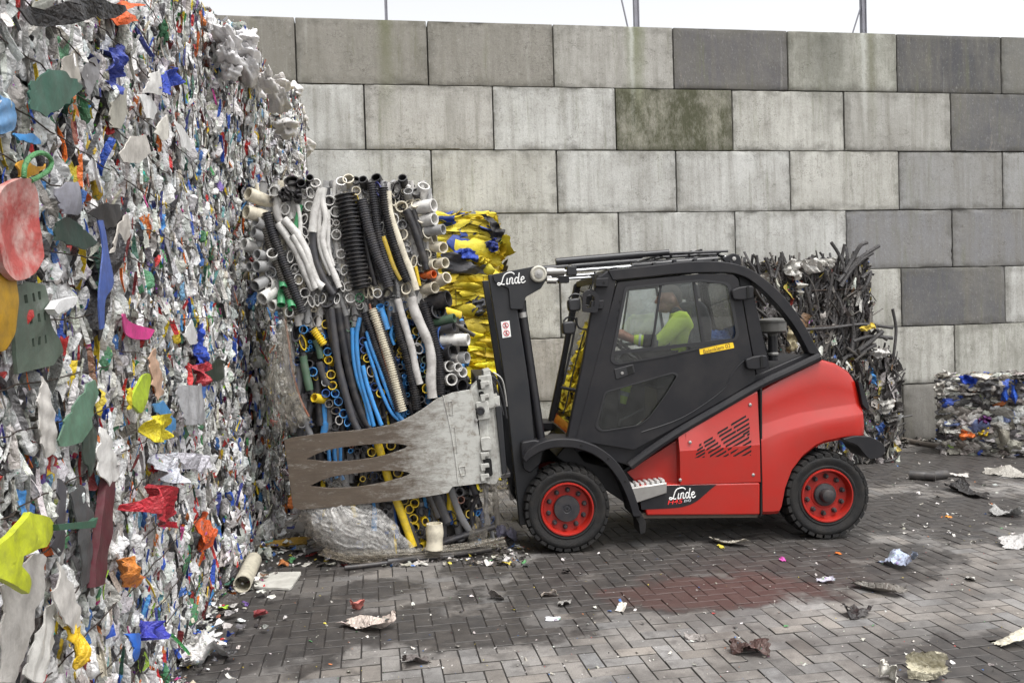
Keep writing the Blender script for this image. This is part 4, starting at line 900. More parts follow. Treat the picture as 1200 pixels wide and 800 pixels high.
    # vents: slanted slots in three columns, following the leaning facets
    mb = MB(); V = [(813,526,.0),]
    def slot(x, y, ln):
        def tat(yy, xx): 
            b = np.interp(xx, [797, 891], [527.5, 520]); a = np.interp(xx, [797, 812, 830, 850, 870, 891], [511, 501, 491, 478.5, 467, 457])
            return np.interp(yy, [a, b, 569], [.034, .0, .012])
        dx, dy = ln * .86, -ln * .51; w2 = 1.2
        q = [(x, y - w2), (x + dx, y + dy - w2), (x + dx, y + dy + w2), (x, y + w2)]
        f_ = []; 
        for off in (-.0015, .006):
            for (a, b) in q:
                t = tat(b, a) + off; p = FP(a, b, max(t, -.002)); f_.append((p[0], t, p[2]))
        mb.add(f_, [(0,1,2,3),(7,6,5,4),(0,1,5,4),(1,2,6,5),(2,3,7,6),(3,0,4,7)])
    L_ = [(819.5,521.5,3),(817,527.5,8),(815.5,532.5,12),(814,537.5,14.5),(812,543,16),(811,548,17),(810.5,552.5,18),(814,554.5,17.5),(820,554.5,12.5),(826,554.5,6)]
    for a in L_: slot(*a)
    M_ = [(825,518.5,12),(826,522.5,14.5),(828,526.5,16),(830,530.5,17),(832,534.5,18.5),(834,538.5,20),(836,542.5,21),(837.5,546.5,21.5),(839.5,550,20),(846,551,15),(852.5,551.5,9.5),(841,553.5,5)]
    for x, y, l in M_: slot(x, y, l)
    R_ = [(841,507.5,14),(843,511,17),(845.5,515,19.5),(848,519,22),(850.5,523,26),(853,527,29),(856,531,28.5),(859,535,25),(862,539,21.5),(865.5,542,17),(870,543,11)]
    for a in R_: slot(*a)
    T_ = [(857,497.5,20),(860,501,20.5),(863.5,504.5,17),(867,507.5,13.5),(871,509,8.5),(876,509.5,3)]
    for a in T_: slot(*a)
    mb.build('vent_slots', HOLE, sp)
    for x, y in ((808.5,518),(797+0.,562),(882.5,556),(879,474)):
        b_ = np.interp(y, [460, 522, 569], [.030, .002, .010]); p = FP(x, y, b_)
        MB().lathe([(.014, b_ - .0), (.013, b_ - .006), (.006, b_ - .009), (0, b_ - .009)], (p[0], 0, p[2]), 't', 10).build('panel_bolt', ZINC, sp, smooth=True)
    # decal on the sill with lettering
    dk = fpoly([(748,571.5),(780,568.8),(840,567.6)] + smoothpath([(840,567.6),(832,574),(818,586),(806,592),(790,595),(752,597)], 4).tolist()[1:], .0)
    MB().prism(dk, .0035, .010).build('dark_decal', BLK_P, sill)
    script_word(sill, FP(799.5, 578, .003), .215, rad(2.2), .0025)
    p = FP(791.5, 587.5, 0); text('H45', .036, mat('bright_red_print', (.75, .03, .03), .5), sill, (p[0], .0035, p[2]), rad(3), .35, 'lettering', .115, bold=.01)
    p = FP(806, 586.3, 0); text('EVO', .020, mat('grey_print', (.55, .57, .6), .5), sill, (p[0], .0035, p[2]), rad(3), .35, 'lettering', .055, bold=.02)
    # entry step
    mb = MB(); st = fpoly([(737,572),(781,565.5),(781,577),(744,589)]); mb.prism(st, -.012, .0); mb.prism(fpoly([(737,571.5),(781,565),(781,567),(738,574)]), .0, .16)
    step = mb.build('step', ZINC, T, bevel=.004)
    mb = MB()
    for i in range(7):
        for j in range(3): 
            p = FP(741 + i * 6, 570.5 - i * .9, .02); mb.box((p[0] - .012, .01 + j * .05, p[2] + .003), (p[0] + .012, .045 + j * .05, p[2] + .022))
    mb.build('step_tread', mat('worn_tread', (.60, .60, .58), .45, metal=.3), step)
    # ------------------------------------------------ front mudguard
    def guard(near):
        g = (lambda t: t) if near else (lambda t: WID - t)
        outer = smoothpath([(612,536),(617,528),(630,519),(648,514),(668,513.5),(684,516.5),(702,524),(720,538),(734,558),(744,582),(750,604)], 5)
        inner = smoothpath([(741,604),(735,585),(725,563),(711,544),(695,532),(680,526),(666,523.5),(648,524),(634,528),(622,535),(616,541)], 5)
        mb = MB(); mb.prism(fpoly(outer.tolist() + inner.tolist()), g(-.035), g(.28)); m_ = mb.build('front_mudguard', BLK_P, T, bevel=.008, seg=2)
        if near:
            MB().prism(rounded(fpoly([(612,519),(628,516),(640,520),(634,545),(622,556),(614,551),(611,530)]), .02), .05, .24).build('lamp_bracket', BLK_P, m_, bevel=.01)
            MB().prism(rounded(fpoly([(741,600),(750,598),(757,612),(756,624),(750,626),(748,612)]), .01), -.01, .20).build('mud_flap', RUB, m_, bevel=.004)
            for x, y in ((681,521),(713,536.5),(733,563.5)): 
                p = FP(x, y, -.035); MB().lathe([(.010, -.034), (.009, -.040), (0, -.041)], (p[0], 0, p[2]), 't', 8).build('mudguard_bolt', HOLE, m_)
        # dark inner arch above the tyre
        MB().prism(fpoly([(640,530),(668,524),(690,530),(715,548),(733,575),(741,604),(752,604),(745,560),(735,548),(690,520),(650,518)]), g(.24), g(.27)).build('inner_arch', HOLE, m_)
    guard(True); guard(False)

    # ------------------------------------------------ cab
    cab = empty('cab', (0, 0, 0), 0, T); 
    def cabside(near):
        g = (lambda t: t) if near else (lambda t: WID - t)
        # bent tube: A pillar -> roof -> rear hoop -> diagonal
        top = [(713,317),(760,312.5),(800,308.5),(835,307.5),(860,310),(880,318)]
        mb = MB()
        outer = smoothpath([(712,316.5),(760,311.5),(800,307),(835,306),(860,309),(880,316),(902,332),(922,352),(940,377),(954,402),(963,417)], 5)
        inner = smoothpath([(948,414),(934,388),(918,366),(898,344),(880,329),(868,323),(850,319.5),(800,320.5),(760,324.5),(718,328.5)], 5)
        mb.prism(fpoly(outer.tolist() + inner.tolist(), .06), g(.05), g(.16)); a = mb.build('roof_rail', BLK_P, T if False else cab, bevel=.022, seg=4)
        mb = MB(); mb.tube(fpath(smoothpath([(960,418),(925,434.5),(890,451),(850,474),(800,503),(765,526),(738,546)], 4), .05) * [1, 1, 1] + [0, 0, 0], .036, 10)
        if near: mb.build('sill_tube', BLK_P, cab, smooth=True)
        # ledge over the tube up to the door (black trim under the rear quarter opening)
        mb = MB(); mb.prism(fpoly([(884,440),(948,412),(962,418),(890,452),(850,475),(800,504),(738,546),(700,535),(672,524),(674,516),(740,520),(840,470)], .10), g(.09), g(.15)); mb.build('lower_frame', BLK_P, cab, bevel=.01)
        # A pillar
        mb = MB(); mb.prism(fpoly([(699,326),(712,316.5),(722,329),(684,524),(662,520),(683,420)], .08), g(.06), g(.13)); mb.build('front_pillar', BLK_P, cab, bevel=.012, seg=3)
        # B pillar
        mb = MB(); mb.prism(fpoly([(864,318),(878,322),(903,436),(886,442)], .12), g(.11), g(.17)); mb.build('rear_pillar', BLK_P, cab, bevel=.008)
        # door with its two windows
        do = rounded(fpoly([(723,331),(770,326),(822,321),(858,322),(864,328),(884,438),(883,446),(850,466),(790,500),(742,526),(700,519),(674,515)], .08), .02)
        w1 = rounded(fpoly([(732,337),(775,332.5),(822,328),(850,331.5),(854,335),(864,392),(860,399),(820,408),(775,418),(722,427),(715,422),(717,412)], .08), .025)
        w2 = rounded(fpoly([(708,459),(750,447),(788,436),(794,439),(780,462),(760,489),(748,498),(705,505),(697,500)], .08), .03)
        mb = MB(); mb.prism(do, g(.055), g(.105), holes=[w1, w2]); d = mb.build('door', BLK_P, cab, bevel=.006, seg=2)
        # window gaskets, glass
        for w, nm in ((w1, 'w'), (w2, 'v')):
            c_ = np.mean(w, axis=0); inn = [tuple(c_ + (np.array(p) - c_) * .962) for p in w]
            MB().prism([tuple(c_ + (np.array(p) - c_) * 1.012) for p in w], g(.049), g(.058), holes=[inn]).build('window_seal', HOSE, d, bevel=.002)
        x1 = fpoly([(733,338),(776,333.5),(764,410),(718,413)], .08); x2 = fpoly([(774,333.5),(813,329.5),(824,403),(762,412)], .08)
        MB().prism(w1, g(.078), g(.081)).build('window_pane', GLASS, d)
        MB().prism(x2, g(.068), g(.071)).build('sliding_pane', GLASS, d)
        MB().prism(w2, g(.078), g(.081)).build('lower_pane', GLASS_D if near else GLASS, d)
        mb = MB(); mb.prism(fpoly([(811,330),(814,329.5),(825.5,402),(822,403)], .08), g(.062), g(.086)); mb.prism(fpoly([(773,333.8),(775.5,333.5),(764.5,409),(762,409.4)], .08), g(.062), g(.076))
        mb.prism(fpoly([(717,411.5),(862,396),(862,398),(790,408),(716.5,415.5)], .08), g(.064), g(.088)); mb.build('window_bars', HOSE, d)
        if near:
            # recessed handle plate
            hp = rounded(fpoly([(719.5,432.5),(742,426.5),(744.5,436.5),(722,444.5)], .05), .008); MB().prism(hp, .048, .056).build('door_handle', HOSE, d, bevel=.003)
            MB().prism(fpoly([(734,430.5),(740.5,428.6),(742.5,436.5),(736,438.8)], .05), .046, .0475).build('handle_recess', HOLE, d)
            p = FP(729, 437, .048); MB().lathe([(.012, .047), (.012, .042), (0, .041)], (p[0], 0, p[2]), 't', 12).build('lock', ZINC, d, smooth=True)
            # pressed outline on the lower door skin
            rl = smoothpath([(752,506),(800,489),(846,458),(856,441),(866,428),(874,421)], 4); MB().tube(fpath(rl, .053), .004, 6).build('door_rib', BLK_G, d, smooth=True)
            for (x, y) in ((869, 344), (885, 425)):
                h = empty('hinge', (0, 0, 0), 0, cab); 
                bpy.data.objects.remove(h)
                q = rounded(fpoly([(x - 13, y - 4), (x - 4, y - 7.5), (x + 6, y - 9), (x + 13, y - 9), (x + 13, y + 6), (x - 2, y + 8), (x - 11, y + 7)], .04), .02)
                hh = MB().prism(q, .012, .056).build('hinge', BLK_P, cab, bevel=.01, seg=3)
                MB().prism(rounded(fpoly([(x + 4, y - 8), (x + 7, y - 8.5), (x + 8, y + 5), (x + 5, y + 6)], .04), .004), .006, .012).build('hinge_pin', HOLE, hh)
            # sticker
            sk = rounded(fpoly([(819.5,408),(859,401),(860.5,407.5),(820.5,415.5)], .05), .006); sti = MB().prism(sk, .0515, .0545).build('yellow_sticker', YEL, d)
            p = FP(840, 408.3, .05); text('Balenklem 02', .034, DKT, sti, (p[0], .0512, p[2]), rad(11.4), 0, 'lettering', .225)
            for (x, y) in ((705.5,331), (700,357)):
                MB().prism(rounded(fpoly([(x - 7, y - 4.5), (x + 7.5, y - 5.5), (x + 7, y + 5), (x - 8, y + 4.5)], .03), .006), .025, .10).build('pillar_clip', BLK_P, cab, bevel=.006)
                MB().box(FP(x + 1, y + 1.5, .0245) * [1, 0, 1] + [0, .022, 0], FP(x + 3.2, y - 1.2, .0245) * [1, 0, 1] + [0, .0265, 0]).build('clip_hole', HOLE, cab)
            for (x, y) in ((725, 363), (726.5, 353.5), (723.5, 372)):
                p = FP(x, y, .055); MB().lathe([(.006, .054), (.005, .050), (0, .050)], (p[0], 0, p[2]), 't', 8).build('rivet', HOLE, d)
    cabside(True); cabside(False)
    # quarter trim between door and rear tube, seen in front of the side panel
    zt = fs(780, 312, .06)[1]
    s_f, s_r = fs(716, 320, .06)[0], fs(868, 314, .06)[0]
    # roof: shallow crowned plate, glazed to brighten the cab, with cross bars and a raised guard
    mb = MB(); rf = [fs(x, y, .10) for x, y in ((716,322),(760,317),(800,313),(835,312),(862,315),(866,318),(835,316),(800,317),(760,321),(718,326))]
    mb.prism(rf, .14, WID - .14); roof = mb.build('roof', GLASS, cab)
    for i, x in enumerate((722, 745, 768, 792, 816, 840, 858)):
        p = FP(x, np.interp(x, [716, 760, 800, 835, 862], [314, 309, 304, 303, 306]), .10); MB().box((p[0] - .012, .12, p[2] - .03), (p[0] + .012, WID - .12, p[2] + .004)).build('roof_bar', BLK_G, roof)
    # raised falling-object guard: two long side bars and cross bars
    for t in (.30, WID - .30):
        gd = fpath([(782,299.5),(800,299),(846,296.5),(860,306)], .15); gd[:, 1] = t; MB().tube(smoothpath(gd, 3), .012, 8).build('guard_bar', BLK_G, roof, smooth=True)
    pk = [FP(x, y, .2) for x, y in ((770,300),(790,297.5),(812,294.5),(824,292.5),(846,295),(858,300))]
    for i in range(6):
        p = pk[i]; MB().tube([(p[0], .25, p[2]), (p[0] + .02, WID - .25, p[2] + .005)], .011, 6).build('guard_bar', BLK_G, roof, smooth=True)
    for t in (.42, .66, .90):
        MB().tube(smoothpath([(p[0], t, p[2] + .006) for p in pk], 3), .009, 6).build('guard_bar', BLK_G, roof, smooth=True)
    br = MB().prism(rounded(fpoly([(845,303),(858,296.5),(866,300),(868,311),(852,312)], .16), .02), .13, .17).build('roof_bracket', BLK_P, roof, bevel=.006)
    p = FP(860.5, 303, .12); MB().lathe([(.017, .13), (.016, .12), (0, .118)], (p[0], 0, p[2]), 't', 14).build('bracket_bolt', ZINC, br, smooth=True)
    for pp_, r_ in (([(835,305),(838,301),(844,299.5),(850,301)], .009), ([(803,301.5),(808,302),(810,305)], .007)): MB().tube(smoothpath(fpath(pp_, .2), 3), r_, 6).build('pipe_union', CHR, roof, smooth=True)
    # windscreen between the front pillars, rear glass between the rear pillars
    def span(px, t0, t1, name, m, thick=.004):
        a, b = FP(px[0][0], px[0][1], .08), FP(px[1][0], px[1][1], .08); mb = MB()
        v = [(a[0], t0, a[2]), (b[0], t0, b[2]), (b[0], t1, b[2]), (a[0], t1, a[2])]; v += [(x + thick, y, z) for x, y, z in v]
        mb.add(v, [(0,1,2,3),(7,6,5,4),(0,1,5,4),(1,2,6,5),(2,3,7,6),(3,0,4,7)]); return mb.build(name, m, cab)
    span(((703,330),(668,520)), .13, WID - .13, 'windscreen', GLASS)
    span(((866,325),(888,440)), .17, WID - .17, 'rear_window', GLASS)
    mb = MB()
    for y0, y1 in ((322, 330), (511, 521)):
        xs = np.interp([y0, y1], [330, 520], [703, 668]); a, b = FP(xs[0], y0, .08), FP(xs[1], y1, .08); mb.box((min(a[0], b[0]) - .01, .12, b[2]), (max(a[0], b[0]) + .03, WID - .12, a[2]))
    mb.build('windscreen_frame', BLK_P, cab, bevel=.006)
    mb = MB(); a, b = FP(866, 320, .1), FP(868, 330, .1); mb.box((a[0], .15, b[2]), (a[0] + .05, WID - .15, a[2])); mb.build('rear_window_frame', BLK_P, cab); mb = MB(); a = FP(888, 440, .1); mb.box((a[0] - .02, .15, a[2] - .02), (a[0] + .04, WID - .15, a[2] + .05)); mb.build('rear_window_frame', BLK_P, cab)
    # floor and bulkheads close the cab
    z0 = fs(700, 520, .1)[1]; a, b = FP(676, 520, .1), FP(886, 445, .12)
    MB().box((a[0], .15, z0 - .06), (b[0], WID - .15, z0 - .01)).build('cab_floor', FAB, cab)
    MB().box((b[0] - .04, .17, z0), (b[0], WID - .17, b[2])).build('rear_bulkhead', FAB, cab)
    # red nose ahead of the pillar
    mb = MB(); mb.prism(fpoly([(664,513),(671,492),(678,480),(676,520)], .2), .25, WID - .25); mb.build('nose_panel', RED, cab, bevel=.005)
    # dashboard, column, wheel, seat
    d0 = fs(712, 440, .5); mb = MB(); dp = [fs(x, y, .5) for x, y in ((696,508),(701,448),(708,425),(722,419),(727,426),(722,450),(720,508))]
    mb.prism(rounded(dp, .03), .30, WID - .30); mb.build('dashboard', FAB, cab, bevel=.02)
    a, b = FP(715, 432, .62), FP(733, 409, .62); mb = MB(); mb.tube([a, b], .022, 8); sw = mb.build('steering_column', FAB, cab, smooth=True)
    mb = MB(); ax = (b - a) / np.linalg.norm(b - a); u_ = np.array([0, 1, 0.]); v_ = np.cross(ax, u_)
    mb.tube([b + .165 * (math.cos(q) * u_ + math.sin(q) * v_) for q in np.linspace(0, 2 * PI, 33)], .014, 8, caps=False); mb.tube([b - u_ * .16, b + u_ * .16], .012, 6); mb.build('steering_wheel', HOSE, cab, smooth=True)
    ce = FP(800, 420, .62); seat = MB().prism(rounded([(ce[0] - .30, ce[2] - .10), (ce[0] + .12, ce[2] - .16), (ce[0] + .14, ce[2] - .28), (ce[0] - .32, ce[2] - .24)], .05), .40, .90).build('seat', FAB, cab, bevel=.04, seg=3)
    q = [fs(x, y, .62) for x, y in ((797,425),(803,356),(812,352),(820,360),(826,380),(822,432))]; MB().prism(rounded(q, .03), .40, .90).build('backrest', FAB, seat, bevel=.04, seg=3)
    MB().prism(rounded([fs(x, y, .62) for x, y in ((803,350),(803,333),(815,333),(818,351))], .03), .52, .78).build('headrest', FAB, seat, bevel=.03, seg=3)
    MB().box((ce[0] - .28, .44, z0), (ce[0] + .1, .88, ce[2] - .24)).build('seat_base', HOSE, seat)
    # blue cloth behind the seat
    # intake bowl on its stem in the quarter opening
    c_ = FP(905, 381, .42); mb = MB(); R = .125
    mb.lathe([(0, c_[2] + .065), (R * .55, c_[2] + .060), (R * .9, c_[2] + .052), (R, c_[2] + .045), (R, c_[2] + .03), (R * .93, c_[2] + .028), (R * .93, c_[2] - .05), (R * .8, c_[2] - .065), (R * .35, c_[2] - .07), (R * .33, c_[2] - .09), (0, c_[2] - .09)], (c_[0], c_[1], 0), 'z', 32)
    ib = mb.build('intake_bowl', mat('smoked_bowl', (.10, .10, .095), .3, noise=.4), T, smooth=True, sharp=40)
    MB().tube([(c_[0], c_[1], c_[2] - .08), (c_[0], c_[1], c_[2] - .30)], .040, 16).build('intake_stem', BLK_G, ib, smooth=True)
    MB().lathe([(.045, c_[2] - .255), (.047, c_[2] - .25), (.047, c_[2] - .235), (.045, c_[2] - .23)], (c_[0], c_[1], 0), 'z', 20).build('clamp_ring', ZINC, ib, smooth=True)
    MB().tube(smoothpath([FP(x, y, .45) for x, y in ((884,366),(889,385),(893,405),(899,420))], 4), .030, 10, corr=.12, pitch=.02).build('corrugated_hose', HOSE, T, smooth=True, sharp=0)
    # top hood deck under the opening
    a = [FP(x, y, .15) for x, y in ((886,443),(962,417),(985,424))]; mb = MB(); mb.prism([(a[0][0], a[0][2]), (a[1][0], a[1][2]), (a[1][0], a[1][2] - .08), (a[0][0], a[0][2] - .1)], .15, WID - .15); mb.build('engine_deck', BLK_P, T, bevel=.01)
    # ------------------------------------------------ mirrors, lamps, wiper
    def mirror(x, y, t):
        q = FP(x, y, t); mb = MB(); rr = rounded([(q[0] - .050, q[2] - .055), (q[0] - .055, q[2] + .045), (q[0] + .045, q[2] + .055), (q[0] + .050, q[2] - .05)], .03); mb.prism(rr, t - .035, t + .06)
        m_ = mb.build('mirror', HOSE, cab, bevel=.015, seg=3)
        MB().tube(smoothpath([q + [-.04, .03, .05], q + [.0, .03, .085], q + [.06, .03, .07], q + [.085, .03, .0], q + [.16, .03, -.02]], 4), .008, 6).build('mirror_arm', HOSE, m_, smooth=True)
        return m_
    mirror(666.5, 384, .12); mirror(673, 357, .12) ; mirror(690, 352, .35)
    mb = MB(); fr = rounded(fpoly([(682,365.5),(683,343),(690,340),(698,341.5),(703,350),(700,366.5)], .02), .02); mb.prism(fr, .015, .035, holes=[rounded(fpoly([(686.5,360),(687,347),(692,344.5),(697,348),(696,360)], .02), .015)]); mb.build('lamp_frame', BLK_P, cab, bevel=.003)
    MB().tube(smoothpath([FP(x, y, .25) for x, y in ((676,372),(670,405),(664,432),(660,450))], 3), .009, 6).build('wiper_arm', HOSE, cab, smooth=True)
    MB().tube(smoothpath([FP(x, y, .30) for x, y in ((685,388),(676,420),(668,452),(664,472),(660,484))], 3), .006, 6).build('wiper_blade', HOSE, cab, smooth=True)
    MB().tube([FP(658,454,.25), FP(680,458,.12)], .013, 8).build('wiper_motor', HOSE, cab, smooth=True)
    MB().tube(smoothpath([FP(x, y, .2) for x, y in ((697,318),(694,334),(690,345))], 3), .006, 6).build('lamp_cable', HOSE, cab, smooth=True)

    # ------------------------------------------------ mast: two rails each side, cross members, chains
    mast = empty('mast', (0, 0, 0), 0, T)
    for g in ((lambda t: t), (lambda t: WID - t)):
        near = g(0) == 0
        mb = MB(); mb.prism(fpoly([(572,322),(600,320),(620,450),(636,610),(609,616),(592,450)], .14), g(.14), g(.22)); rl = mb.build('mast_rail', MAST, mast, bevel=.008)
        mb = MB(); mb.prism(fpoly([(603,330),(611,360),(631,515),(634,600),(626,600),(612,450)], .2), g(.24), g(.34)); mb.build('inner_rail', BLK_G, mast, bevel=.006)
        br = rounded(fpoly([(577,321.5),(600,317),(626,312),(641,313),(641,326),(634,338),(616,348),(613,362.5),(598,362),(596,338),(579,330)], .12), .012)
        hb = MB().prism(br, g(.118), g(.138)).build('head_bracket', MAST, mast, bevel=.004)
        if near:
            MB().tube([FP(611.5, 352, .18), FP(612.5, 366, .18), FP(635, 520, .18)], .034, 14).build('lift_cylinder', BLK_G, mast, smooth=True)
            MB().tube([FP(612, 366, .18), FP(613, 372, .18)], .039, 14).build('cylinder_collar', ZINC, mast, smooth=True)
            p = FP(631, 321, .10)
            MB().lathe([(.066, .118), (.066, .085), (.058, .072), (.050, .070), (.048, .076), (0, .076)], (p[0], 0, p[2]), 't', 28).build('pulley', CREAM, hb, smooth=True, sharp=30)
            MB().lathe([(.033, .076), (.033, .066), (.012, .064), (.010, .058), (0, .058)], (p[0], 0, p[2]), 't', 20).build('pulley_cap', ZINC, hb, smooth=True, sharp=30)
            script_word(hb, FP(599, 326.5, .11), .225, rad(4), .1165)
            sk = fpoly([(587,377),(597,375.5),(599,394.5),(589,396)], .13); sg = MB().prism(sk, .1365, .1395).build('warning_sticker', WHT, mast)
            for (x, y) in ((592.6, 381.2), (593.6, 390.2)):
                p = FP(x, y, .13); mb = MB(); mb.tube([(p[0] + .022 * math.cos(a), .1355, p[2] + .022 * math.sin(a)) for a in np.linspace(0, 2*PI, 21)], .0028, 5, caps=False)
                mb.tube([(p[0] - .016, .1355, p[2] + .016), (p[0] + .016, .1355, p[2] - .016)], .0028, 5); mb.build('ban_ring', REDP, sg)
                mb = MB(); mb.box((p[0] - .004, .1358, p[2] - .013), (p[0] + .004, .1364, p[2] + .008)); mb.box((p[0] - .012, .1358, p[2] - .013), (p[0] + .012, .1364, p[2] - .009)); mb.box((p[0] - .003, .1358, p[2] + .009), (p[0] + .004, .1364, p[2] + .015)); mb.build('ban_figure', DKT, sg)
    for (x, y, h) in ((590, 335, .10), (606, 430, .08), (622, 560, .10)):
        p = FP(x, y, .2); MB().box((p[0] - .02, .22, p[2] - h / 2), (p[0] + .05, WID - .22, p[2] + h / 2)).build('cross_member', MAST, mast, bevel=.006)
    # tilt cylinders running over the roof
    for t in (.20, WID - .20):
        e = MB().tube([FP(640,318.5,.2) * [1,0,1] + [0,t,0], FP(661,318,.2) * [1,0,1] + [0,t,0]], .034, 12).build('rod_eye', ZINC, mast, smooth=True)
        MB().box(FP(664,323,.2) * [1,0,1] + [0,t-.04,0], FP(675,312,.2) * [1,0,1] + [0,t+.04,0]).build('rod_clamp', BLK_G, e, bevel=.006)
        MB().tube([FP(659,318,.2) * [1,0,1] + [0,t,0], FP(741,312,.2) * [1,0,1] + [0,t,0]], .014, 12).build('cylinder_rod', CHR, e, smooth=True)
        MB().tube([FP(740,312,.2) * [1,0,1] + [0,t,0], FP(840,304.5,.2) * [1,0,1] + [0,t,0]], .034, 12).build('tilt_cylinder', BLK_G, e, smooth=True)
        MB().tube([FP(651,307,.2) * [1,0,1] + [0,t-.02,0], FP(752,298.5,.2) * [1,0,1] + [0,t-.02,0]], .030, 12).build('upper_tube', BLK_G, e, smooth=True)
        MB().tube([FP(752,298.5,.2) * [1,0,1] + [0,t-.02,0], FP(783,296,.2) * [1,0,1] + [0,t-.02,0]], .024, 12).build('upper_tube', BLK_G, e, smooth=True)
        MB().tube([FP(783,297,.2) * [1,0,1] + [0,t-.02,0], FP(852,294.5,.2) * [1,0,1] + [0,t-.02,0]], .010, 8).build('guide_rod', BLK_G, e, smooth=True)
        MB().box(FP(666,313,.2) * [1,0,1] + [0,t-.02,0], FP(669,306,.2) * [1,0,1] + [0,t,0]).build('spacer', CREAM, e)
    e = MB().tube([FP(641,329,.45), FP(652,329,.45)], .026, 10).build('rod_eye', ZINC, mast, smooth=True)
    MB().box(FP(655,331.5,.40), FP(665,323.5,.50)).build('rod_clamp', BLK_G, e, bevel=.005)
    MB().tube(smoothpath([FP(650,328,.45), FP(691,325,.45), FP(694,328,.45), FP(697,333,.45)], 2), .011, 10).build('cylinder_rod', CHR, e, smooth=True)
    return T
LIFT = forklift()

# ---------------------------------------------------------------- clamp on the mast (part of the forklift)
CLAMPM = None
def clamp_material():
    m = bpy.data.materials.new('worn_cast_steel'); m.use_nodes = True; t = m.node_tree; L = t.links; b = t.nodes['Principled BSDF']
    tc = nd(t, 'ShaderNodeTexCoord'); sp = nd(t, 'ShaderNodeSeparateXYZ'); L.new(tc.outputs['Object'], sp.inputs[0])
    a, b_ = fs(440, 530)[0], fs(560, 500)[0]
    r = nd(t, 'ShaderNodeMapRange'); r.inputs[1].default_value = a; r.inputs[2].default_value = b_; L.new(sp.outputs[0], r.inputs[0])
    mp = nd(t, 'ShaderNodeMapping'); mp.inputs['Scale'].default_value = (1.3, 1, 4.5); L.new(tc.outputs['Object'], mp.inputs['Vector'])
    n = nd(t, 'ShaderNodeTexNoise', Scale=7, Detail=12, Roughness=.78); L.new(mp.outputs[0], n.inputs['Vector'])
    ad = nd(t, 'ShaderNodeMath', operation='MULTIPLY_ADD'); ad.inputs[1].default_value = 2.2; L.new(n.outputs[0], ad.inputs[0]); L.new(r.outputs[0], ad.inputs[2])
    st = nd(t, 'ShaderNodeMapRange'); st.inputs[1].default_value = 1.2; st.inputs[2].default_value = 1.95; L.new(ad.outputs[0], st.inputs[0])
    n2 = nd(t, 'ShaderNodeTexNoise', Scale=16, Detail=10, Roughness=.75); L.new(tc.outputs['Object'], n2.inputs['Vector'])
    mp3 = nd(t, 'ShaderNodeMapping'); mp3.inputs['Scale'].default_value = (.8, 1, 4); L.new(tc.outputs['Object'], mp3.inputs['Vector'])
    n3 = nd(t, 'ShaderNodeTexNoise', Scale=7, Detail=12, Roughness=.8); L.new(mp3.outputs[0], n3.inputs['Vector'])
    br = nd(t, 'ShaderNodeMix', data_type='RGBA'); br.inputs[6].default_value = (.034, .026, .019, 1); br.inputs[7].default_value = (.165, .130, .100, 1); L.new(n3.outputs[0], br.inputs[0])
    wh = nd(t, 'ShaderNodeMix', data_type='RGBA'); wh.inputs[6].default_value = (.46, .46, .43, 1); wh.inputs[7].default_value = (.16, .13, .10, 1)
    r3 = nd(t, 'ShaderNodeMapRange'); r3.inputs[1].default_value = .50; r3.inputs[2].default_value = .72; L.new(n2.outputs[0], r3.inputs[0]); L.new(r3.outputs[0], wh.inputs[0])
    mx = nd(t, 'ShaderNodeMix', data_type='RGBA'); L.new(st.outputs[0], mx.inputs[0]); L.new(br.outputs[2], mx.inputs[6]); L.new(wh.outputs[2], mx.inputs[7]); L.new(mx.outputs[2], b.inputs['Base Color'])
    b.inputs['Roughness'].default_value = .34; bp = nd(t, 'ShaderNodeBump', Strength=.35, Distance=.006); L.new(n3.outputs[0], bp.inputs['Height']); L.new(bp.outputs[0], b.inputs['Normal'])
    return m
CAST = mat('cast_clamp_body', (.44, .44, .41), .5, noise=.8, nscale=11, ncol=(.11, .095, .08), bump=.2, bscale=60)
